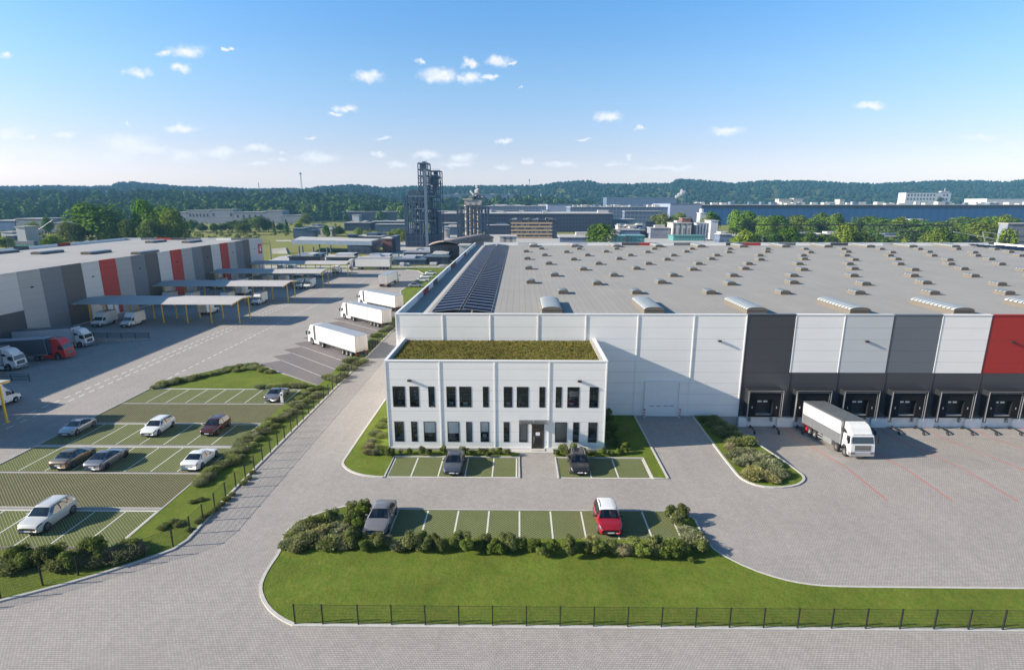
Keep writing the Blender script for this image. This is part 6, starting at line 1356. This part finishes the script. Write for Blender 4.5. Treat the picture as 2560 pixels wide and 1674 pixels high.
# brown low gable hall
Lp, Ap, Rp, Bp, Cp = G(1072, 611, 7.5), G(1109, 601.5, 10.5), G(1152, 611, 7.5), G(1235, 592.5, 7.5), G(1202, 584.5, 10.5)
Dp = (Lp[0]+Bp[0]-Rp[0], Lp[1]+Bp[1]-Rp[1]); o0 = Rp; bh = tag(empty('brown_roof_hall', (*o0, 0)), 'hall with a low arched brown sheet roof behind the warehouse corner', 'hall'); S = lambda p, z: (p[0]-o0[0], p[1]-o0[1], z)
def arc(a, b, c_, za, zb, zc, n=8):
    out = []
    for i in range(n+1):
        t = i/n; out.append(tuple((1-t)**2*A + 2*t*(1-t)*(2*B-(A+C_)/2) + t*t*C_ for A, B, C_ in zip(S(a, za), S(b, zb), S(c_, zc))))
    return out
f1 = arc(Lp, Ap, Rp, 7.5, 10.5, 7.5); f2 = arc(Dp, Cp, Bp, 7.5, 10.5, 7.5); rm_ = MB(); rm_.add(f1+f2+[(x, y, z-.5) for x, y, z in f1+f2], [(i, i+1, 10+i, 9+i) for i in range(8)] + [(18+i+1, 18+i, 27+i, 28+i) for i in range(8)] + [(i+1, i, 18+i, 19+i) for i in range(8)] + [(8, 26, 35, 17), (0, 9, 27, 18)], 0, False); rm_.build('roof', M['f_brown'], bh)
iw = lambda t: (t[0], t[1]); pp = [S(Lp, 0), S(Rp, 0), S(Bp, 0), S(Dp, 0)]; MB().prism([(x*.97, y*.97+.4) for x, y, _ in pp], 0, 7.4).build('wall', M['f_dark'], bh)
hall('corner_kiosk', 1148, 1172, 612, 232, 8, 'f_white', 'f_light_roof', 'small pale roofed kiosk peeping over the warehouse parapet corner')
# yard stores between the site and the pavilion
SRt = random.Random(21)
for i, (u0, u1, vt, Y, d_, wm, rf_, lb) in enumerate(((722, 800, 641, 246, 6, 'f_dark', 'f_band', 'long dark container row behind the farthest canopy'), (815, 884, 641, 244, 6, 'f_steel', 'f_light_roof', 'blue grey container row with white covers left of the far truck'), (900, 972, 643, 242, 6, 'f_steel', 'f_light_roof', 'container row with pale covers behind the far white truck'), (982, 1063, 647, 240, 8, 'f_steel', 'f_steel2', 'long blue grey stack of stores right of the far white truck'), (1062, 1120, 640, 243, 10, 'f_dark', 'f_steel2', 'dark store stack by the warehouse parapet'), (1010, 1114, 630, 262, 10, 'f_dark', 'f_pale', 'flat pale roofed store behind the blue grey stack'))):
    hall('store_row', u0, u1, vt, Y, d_, wm, rf_, lb, units=7, seed=30+i, unit_mat='f_white', unit_h=.9, group='rows of stores behind the yard')
BALES = []
for i in range(16):
    u = SRt.uniform(985, 1115); v = SRt.uniform(628, 655); x, y = G(u, v, 2.5); y = max(y, 231)
    m = MB(); k = SRt.uniform(.8, 2.0); m.prism([(-k, -.6), (k, -.7), (k*1.1, .7), (-k*.9, .6)], 0, SRt.uniform(.6, 1.6)); o = m.build('wrapped_bale', M['f_white']); o.location = (x, y, 0); bevel(o, .2)
    tag(o, 'bale', 'bale', 'pale bales among the stores'); BALES.append(o)
for i, o in enumerate(sorted(BALES, key=lambda o: o.location.x / o.location.y)): o['label'] = f'{ordn(i)} pale wrapped bale from the left behind the far white truck'
cb_ = tag(empty('concrete_slab', (*G(700, 634), 0)), 'tilted grey concrete slab lying on the meadow by the emblem wall', 'slab'); m = MB(); m.add([(-4, 0, 0), (4.5, -1, 0), (4.5, 3, 0), (-4, 3, 0), (-4.5, .6, 2.4), (3.2, .2, 3.0), (3.2, 2.6, 3.0), (-4.5, 2.6, 2.4)], [(0,3,2,1),(4,5,6,7),(0,1,5,4),(1,2,6,5),(2,3,7,6),(3,0,4,7)]); m.build('body', M['concrete'], cb_)
struct('dirt_road', MB().sheet([G(640, 662), G(700, 640), G(790, 633), G(900, 640), G(900, 655), G(760, 660)], -.04), M['f_light_roof']); struct('field_road', MB().sheet([G(690, 600), G(960, 599), G(1100, 605), G(1100, 608), G(940, 603), G(690, 603)], -.04), M['concrete'])
struct('back_road', MB().sheet([(-140, 229.5), (60, 229.5), (60, 236), (-140, 236)], -.035), M['concrete'])
struct('works_yard', MB().sheet([G(955, 640), G(960, 600), G(1000, 585), G(2560, 585), G(2560, 620), G(1300, 640)], -.045), M['concrete'])
# ================================================================== the process tower and its smaller neighbour
TYd = 338; K = TYd*1.03/FPX
tx0, _ = xz(1058, 600, TYd); pt = tag(empty('process_tower', (tx0, TYd, 0)), 'tall blue grey steel process tower of open frames, pipes and vessels', 'tower')
ux = lambda u: (u-1058)*K
vz = lambda v: xz(1058, v, TYd)[1]
def frame(us, ds, z0, z1, lv, w=.45, br=True, seed=0):
    m = MB(); R = random.Random(seed)
    for u in us:
        for d_ in ds: m.box(ux(u)-w/2, ux(u)+w/2, d_-w/2, d_+w/2, z0, z1)
    for z in lv:
        for d_ in ds: m.bar((ux(us[0]), d_, z), (ux(us[-1]), d_, z), w*.8, w*1.15)
        for u in us: m.bar((ux(u), ds[0], z), (ux(u), ds[-1], z), w*.7, w*.8)
        for a in range(2): yy = ds[0]; m.bar((ux(us[0]), yy-.25, z+.6+.5*a), (ux(us[-1]), yy-.25, z+.6+.5*a), .06)
    if br:
        for za, zb in zip(lv, lv[1:]):
            for a, b in zip(us, us[1:]):
                if R.random() < .7: s_ = R.random() < .5; m.bar((ux(a if s_ else b), ds[0], za), (ux(b if s_ else a), ds[0], zb), w*.35)
                if R.random() < .5: m.bar((ux(a), ds[-1], za), (ux(b), ds[-1], zb), w*.35)
    return m
zl = lambda *vs_: [vz(v) for v in vs_]
frame([1052, 1057, 1075], [0, 9], 0, vz(408), zl(590, 574, 557, 540, 523, 506, 490, 474, 457, 440, 424, 408), .55, seed=1).build('main_frame', M['f_steel'], pt)
frame([1077, 1088, 1097, 1102.5], [1, 10], 0, vz(427), zl(590, 574, 557, 540, 523, 506, 490, 474, 458, 442, 427), .42, seed=2).build('side_frame', M['f_steel'], pt)
frame([1027, 1033, 1041, 1050], [2, 9], 0, vz(477), zl(590, 572, 555, 538, 522, 506, 490, 477), .6, seed=3).build('low_frame', M['f_steel'], pt)
frame([1014, 1019.5], [3, 6], 0, vz(490), zl(590, 570, 550, 530, 510, 490), .7, seed=4).build('pipe_frame', M['f_steel'], pt)
MB().box(ux(1057.5), ux(1068), 2, 7, vz(421), vz(407)).build('top_house', M['f_steel'], pt); MB().cyl((ux(1063), 5, vz(408)), (ux(1063), 5, vz(402.5)), 1.2, 10).build('vent', M['f_steel'], pt); MB().cyl((ux(1071), 3, vz(408)), (ux(1071), 3, vz(399)), .08).build('antenna', M['f_steel'], pt)
MB().box(ux(1064.5), ux(1071.5), -1.2, .6, 0, vz(424)).build('lift_shaft', M['f_steel2'], pt)
MB().box(ux(1018), ux(1101), 1.5, 12, 0, vz(583)).build('base_house', M['f_dark'], pt); bb_ = MB(); bb_.box(ux(1040), ux(1090), -.6, .2, vz(552.5), vz(550)); bb_.box(ux(1040), ux(1066), -.6, .2, vz(523), vz(521)); bb_.box(ux(1028), ux(1090), -.6, .2, vz(492), vz(489.5)); bb_.box(ux(1050), ux(1078), -.6, .2, vz(459), vz(457)); bb_.build('main_beam', M['f_steel2'], pt)
for u, v, r_, nm in ((1088, 452, 1.7, 'cyclone'), (1081, 447, 1.5, 'cyclone'), (1090, 437, 1.2, 'cyclone'), (1084, 470, 1.6, 'cyclone')):
    zc = vz(v); m = MB(); m.cyl((ux(u), 5, zc-2), (ux(u), 5, zc+1.5), r_, 12); m.cyl((ux(u), 5, zc-2), (ux(u)+.3, 5, zc-5), r_, 12, .3); m.cyl((ux(u), 5, zc+1.5), (ux(u), 5, zc+2.6), r_, 12, .4); m.build(nm, M['f_steel'], pt)
for u, v0, v1, r_ in ((1046, 600, 500, 1.5), (1083, 600, 520, 1.5), (1093, 600, 530, 1.3), (1060, 600, 510, .9), (1036, 600, 510, 1.0)): MB().cyl((ux(u), 7, 0), (ux(u), 7, vz(v1)), r_, 12).build('vessel', M['f_steel'], pt)
R = random.Random(8); pm = MB()
for _ in range(46):
    u = R.uniform(1058, 1101); v = R.uniform(440, 590); z = vz(v); d_ = R.uniform(0, 10); 
    if R.random() < .5: pm.cyl((ux(u), d_, z), (ux(u), d_, z+R.uniform(2, 8)), R.uniform(.12, .4), 6)
    else: pm.cyl((ux(u), d_, z), (min(ux(u)+R.uniform(2, 6), ux(1102)), d_, z), R.uniform(.12, .35), 6)
pm.build('pipework', M['f_steel2'], pt)
fm = MB()
for v in (540, 490, 445): fm.box(ux(1052), ux(1102), 1.5, 9, vz(v)-.12, vz(v)+.02)
for v in (575, 540, 506): fm.box(ux(1027), ux(1050), 2.5, 9, vz(v)-.15, vz(v)+.05)
fm.build('platform', M['f_steel'], pt); MB().box(ux(1036), ux(1047), 3, 8, vz(484), vz(478)).build('hopper', M['f_dirty'], pt)
T2Y = 355; K = T2Y*1.03/FPX; t2x, _ = xz(1058, 600, T2Y); st2 = tag(empty('silo_tower', (t2x, T2Y, 0)), 'smaller dirty white silo tower caged in dark steel with steam on top', 'tower'); vz = lambda v: xz(1058, v, T2Y)[1]
for u in (1161, 1170.5, 1180, 1189.5): MB().cyl((ux(u), 6, 0), (ux(u), 6, vz(512)), 1.35, 14).build('silo', M['f_dirty'], st2)
MB().box(ux(1158), ux(1198), 3, 11, vz(513), vz(500)).build('head_house', M['f_dirty'], st2); MB().box(ux(1154), ux(1177), 2.5, 11, vz(500), vz(496)).build('roof_cover', M['f_light_roof'], st2)
frame([1141, 1149, 1165, 1182, 1198, 1207, 1214], [0, 5, 12], 0, vz(517), zl(590, 571, 553, 535, 517), .55, seed=5).build('cage', M['f_steel'], st2)
pm = MB(); R = random.Random(9)
for _ in range(26): u = R.uniform(1175, 1198); d_ = R.uniform(3, 9); pm.cyl((ux(u), d_, vz(499)), (ux(u), d_, vz(R.uniform(488, 496))), R.uniform(.2, .8), 8)
pm.build('roof_plant', M['f_steel'], st2)
# steam
def plume(u, v, Y, pts, lb, den):
    m = MB(); k = Y*1.03/FPX; x0, z0 = xz(u, v, Y); R = random.Random(int(u))
    for du, dv, r_ in pts:
        c = Vector((du*k, R.uniform(-1, 1)*k*3, dv*k)); nlat, nlon = 7, 10; vs_ = []; b = len(m.v)
        for i in range(nlat+1):
            for j in range(nlon):
                th = PI*i/nlat; ph = 2*PI*j/nlon; d = Vector((math.sin(th)*math.cos(ph), math.sin(th)*math.sin(ph), math.cos(th))); q = r_*k*(1+.25*mnoise.noise(d*2+c)); vs_.append(c+d*q)
        m.add(vs_, [(i*nlon+j, (i+1)*nlon+j, (i+1)*nlon+(j+1) % nlon, i*nlon+(j+1) % nlon) for i in range(nlat) for j in range(nlon)], 0, True)
    mt = bpy.data.materials.new('steam'); mt.use_nodes = True; nt = mt.node_tree; nt.nodes.remove(nt.nodes['Principled BSDF'])
    pvn = nd(nt, 'VolumePrincipled', {'Color': (.97, .97, 1, 1), 'Density': den, 'Anisotropy': 0.2}); nt.links.new(pvn.outputs[0], nt.nodes['Material Output'].inputs['Volume'])
    o = m.build('steam_plume', mt); o.location = (x0, Y, z0); return tag(o, lb, 'steam', kind='thing')
plume(1190, 492, T2Y+8, [(0,2,4),(-6,6,3),(-10,9,2.5),(2,8,5.5),(8,4,5),(14,-2,4),(18,-8,3),(4,15,4.5),(0,13,4),(2,22,3),(-12,12,2.5),(1,27,1.8)], 'white steam plume over the caged silo tower', 3.0)
plume(1692, 492, 1390, [(0,0,4),(5,4,5),(11,8,5.5),(16,10,5),(21,9,3.5),(10,14,3.5)], 'small white plume drifting over the far long hall', .8)
# masts on the hills
def mast(u, vt, vb, Y, wd_, lb, head):
    x, zt = xz(u, vt, Y); _, zb = xz(u, vb, Y); r = tag(empty('radio_mast', (x, Y, zb)), lb, 'mast', None); m = MB(); h = zt-zb
    for s in (-1, 1):
        for q in (-1, 1): m.bar((s*wd_, q*wd_, -8), (s*wd_*.6, q*wd_*.6, h), .5)
    for i in range(14):
        z0, z1 = h*i/14, h*(i+1)/14; m.bar((-wd_*.95, -wd_*.9, z0), (wd_*.95, -wd_*.9, z1), .3); m.bar((wd_*.95, wd_*.9, z0), (-wd_*.95, wd_*.9, z1), .3)
    m.build('lattice', M['f_steel'], r)
    if head: MB().box(-wd_*1.5, wd_*1.5, -2, 2, h-6, h).build('antenna', M['f_steel'], r)
mast(751, 432, 475, 2250, 2.2, 'lattice radio mast with a square head on the left ridge', True); mast(646, 456, 475, 2250, .9, 'thin needle mast on the ridge left of the big mast', False); mast(1323.5, 448, 468, 2250, 1.2, 'slim mast with a small head on the ridge right of the towers', True)
# small factory right of the centre
fa = [('dark_factory_box', 1614, 1636, 554, 440, 10, 'f_dark', 'f_band', 'dark blue factory box left in the small factory group'), ('grey_factory_block', 1627, 1676, 569, 425, 12, 'f_pale', 'f_light_roof', 'grey factory block in front of the dark blue box'), ('silo_factory', 1683, 1729, 557, 420, 16, 'f_dirty', 'f_light_roof', 'weathered white and brown factory front with tall panels'), ('brown_head_house', 1706, 1728, 545, 428, 9, 'f_brick', 'f_brown', 'brown gabled head house on the weathered factory'), ('striped_factory_block', 1742, 1778, 557, 422, 14, 'f_white', 'f_light_roof', 'white factory block with dark upright slits'), ('white_factory_block', 1778, 1796, 551, 418, 14, 'f_white', 'f_white', 'tall plain white block at the right of the small factory'), ('white_stair_tower', 1751, 1766, 532, 440, 8, 'f_white', 'f_white', 'white stepped stair tower rising behind the small factory')]
for i, (nm, u0, u1, vt, Y, d_, wm, rf_, lb) in enumerate(fa):
    r, cx, cy, x0, x1, zt = hall(nm, u0, u1, vt, Y, d_, wm, rf_, lb, units=3 if i in (1, 2) else 0, seed=50+i, unit_h=1.5)
    if nm == 'striped_factory_block':
        for k in range(5): MB().box(x0-cx+1.2+2.2*k, x0-cx+2.0+2.2*k, -.12, -.02, 1, zt-1.5).build('window', M['f_window'], r)
    if nm == 'silo_factory':
        for k in range(3): MB().box(x0-cx+1+4.2*k, x0-cx+1.5+4.2*k, -.12, -.02, 1, zt-1).build('joint', M['f_window'], r)
    if nm == 'white_stair_tower': MB().box(x0-cx+1, x1-cx-2, 1, 6, zt, zt+3).build('top_house', M['f_white'], r)
for u0, u1, vt, Y, lb in ((1536, 1562, 590, 330, 'teal glass greenhouse roof, left of two'), (1566, 1612, 588.5, 335, 'teal glass greenhouse roof, right of two'), (1684, 1764, 588.5, 400, 'green tinted glass front of the small factory')): hall('greenhouse', u0, u1, vt, Y, 14, 'f_teal', 'f_teal', lb, group='greenhouses beyond the warehouse roof')
# clutter roofs between
CR = random.Random(33)
CLB = ['pale roofed shed among the sheds right of the glazed hall', 'pale roofed shed beside the lone green tree', 'low shed below the process tower', 'white roofed shed between the two towers', 'long low shed under the trees by the blue hall', 'low white shed among the trees before the blue hall']
ci = {}
for u0, u1, vt, Y, k in [(1545,1570,564,470,0),(1575,1590,566,460,0),(1592,1612,562,480,0),(1540,1600,574,430,0),(1600,1613,575,440,0),(1400,1470,592,330,1),(1440,1475,588,340,1),(1535,1550,578,420,0),(930,1010,553,560,2),(860,925,556,540,2),(940,1012,560,520,2),(1103,1140,557,500,3),(1110,1150,566,470,3),(1104,1120,572,430,3),(1215,1280,562,480,3),(1990,2050,582,390,4),(2060,2110,585,380,4),(2180,2210,566,470,5),(2120,2160,570,460,4),(2290,2320,560,520,5),(2180,2270,590,360,4),(2500,2520,560,480,5),(1800,1830,585,360,4),(1860,1890,590,350,4),(1250,1290,590,320,1),(765,800,566,480,2),(800,830,572,450,2),(2255,2316,550,560,5)]:
    q = hall('low_shed', u0, u1, vt, Y, CR.uniform(8, 16), CR.choice(['f_dark', 'f_dirty', 'f_steel', 'f_slate']) if u0 != 2255 else 'f_slate', 'f_light_roof', 'shed', units=CR.choice((0, 2, 3)), seed=int(u0), unit_h=1.3, group='low sheds on the works beyond the site')
    ci.setdefault(k, []).append((u0, Y, q[0]))
for k, L in ci.items():
    for i, (u0, Y, o) in enumerate(sorted(L, key=lambda t: t[:2])): o['label'] = CLB[k] if len(L) == 1 else f'{ordn(i)} from the left: {CLB[k]}'
# pipe bridge, conveyor and white block at the right edge
pb_ = tag(empty('pipe_bridge', (0, 318, 0)), 'black pipe bridge on thin posts crossing in front of the trees on the right', 'pipe bridge'); m = MB(); p_ = MB()
xa, za = xz(1842, 562, 318); xb, zb = xz(2383, 563, 318); xc, zc = xz(2248, 578.5, 318); xd, zd = xz(2383, 579, 318)
m.cyl((xa, 0, za), (xb, 0, zb), .28, 8); m.cyl((xc, 0, zc), (xd, 0, zd), .28, 8); m.build('pipe', M['black_metal'], pb_)
for u, v in ((2316, 578), (2327, 578), (2361, 578), (2383, 562), (1990, 562), (2100, 562), (2200, 562), (1870, 562)):
    x, z = xz(u, v, 318); q = MB(); q.box(x-.14, x+.14, -.14, .14, 0, z); q.build('post', M['black_metal'], pb_)
cv_ = tag(empty('conveyor', (0, 316, 0)), 'pale sloping conveyor with an open frame right of the pipe bridge', 'conveyor'); x0, z0 = xz(2384, 579.5, 316); x1, z1 = xz(2486, 597, 316); m = MB(); m.bar((x0, 0, z0), (x1, 0, z1), .5, .4); m.build('belt', M['alu'], cv_)
m = MB(); fr = [xz(u, v, 316) for u, v in ((2457, 579.5), (2499, 584.5), (2493, 605), (2462, 604))]
for a, b in zip(fr, fr[1:] + fr[:1]): m.bar((a[0], 0, a[1]), (b[0], 0, b[1]), .25)
m.build('frame', M['alu'], cv_)
gr_ = tag(empty('gantry', (0, 314, 0)), 'black gantry with two rails in front of the white block at right', 'gantry'); m = MB()
for v in (590.5, 604): a = xz(2500, v, 314); b = xz(2600, v + .5, 314); m.bar((a[0], 0, a[1]), (b[0], 0, b[1]), .45)
for u in (2518, 2527, 2545): a = xz(u, 573, 314); m.bar((a[0], 0, 0), (a[0], 0, a[1]), .3)
m.build('frame', M['black_metal'], gr_)
hall('white_tower_block', 2521, 2640, 558, 330, 6, 'f_pale', 'f_light_roof', 'tall pale block cut off by the right picture edge')  # concrete tone paints in the shade on this white block's front
# ================================================================== haze
hzb = MB(); hzb.box(-9200, 9200, -480, 12200, -3.0, 150)
hm = bpy.data.materials.new('haze'); hm.use_nodes = True; nt = hm.node_tree; nt.nodes.remove(nt.nodes['Principled BSDF'])
HAZE = 0.000095
v_ = nd(nt, 'VolumePrincipled', {'Color': (0.28, 0.62, 1.0, 1), 'Density': HAZE, 'Anisotropy': 0.0}); nt.links.new(v_.outputs[0], nt.nodes['Material Output'].inputs['Volume'])
ho = hzb.build('haze', hm); tag(ho, 'thin bluish summer haze over the whole site', 'haze', kind='stuff')
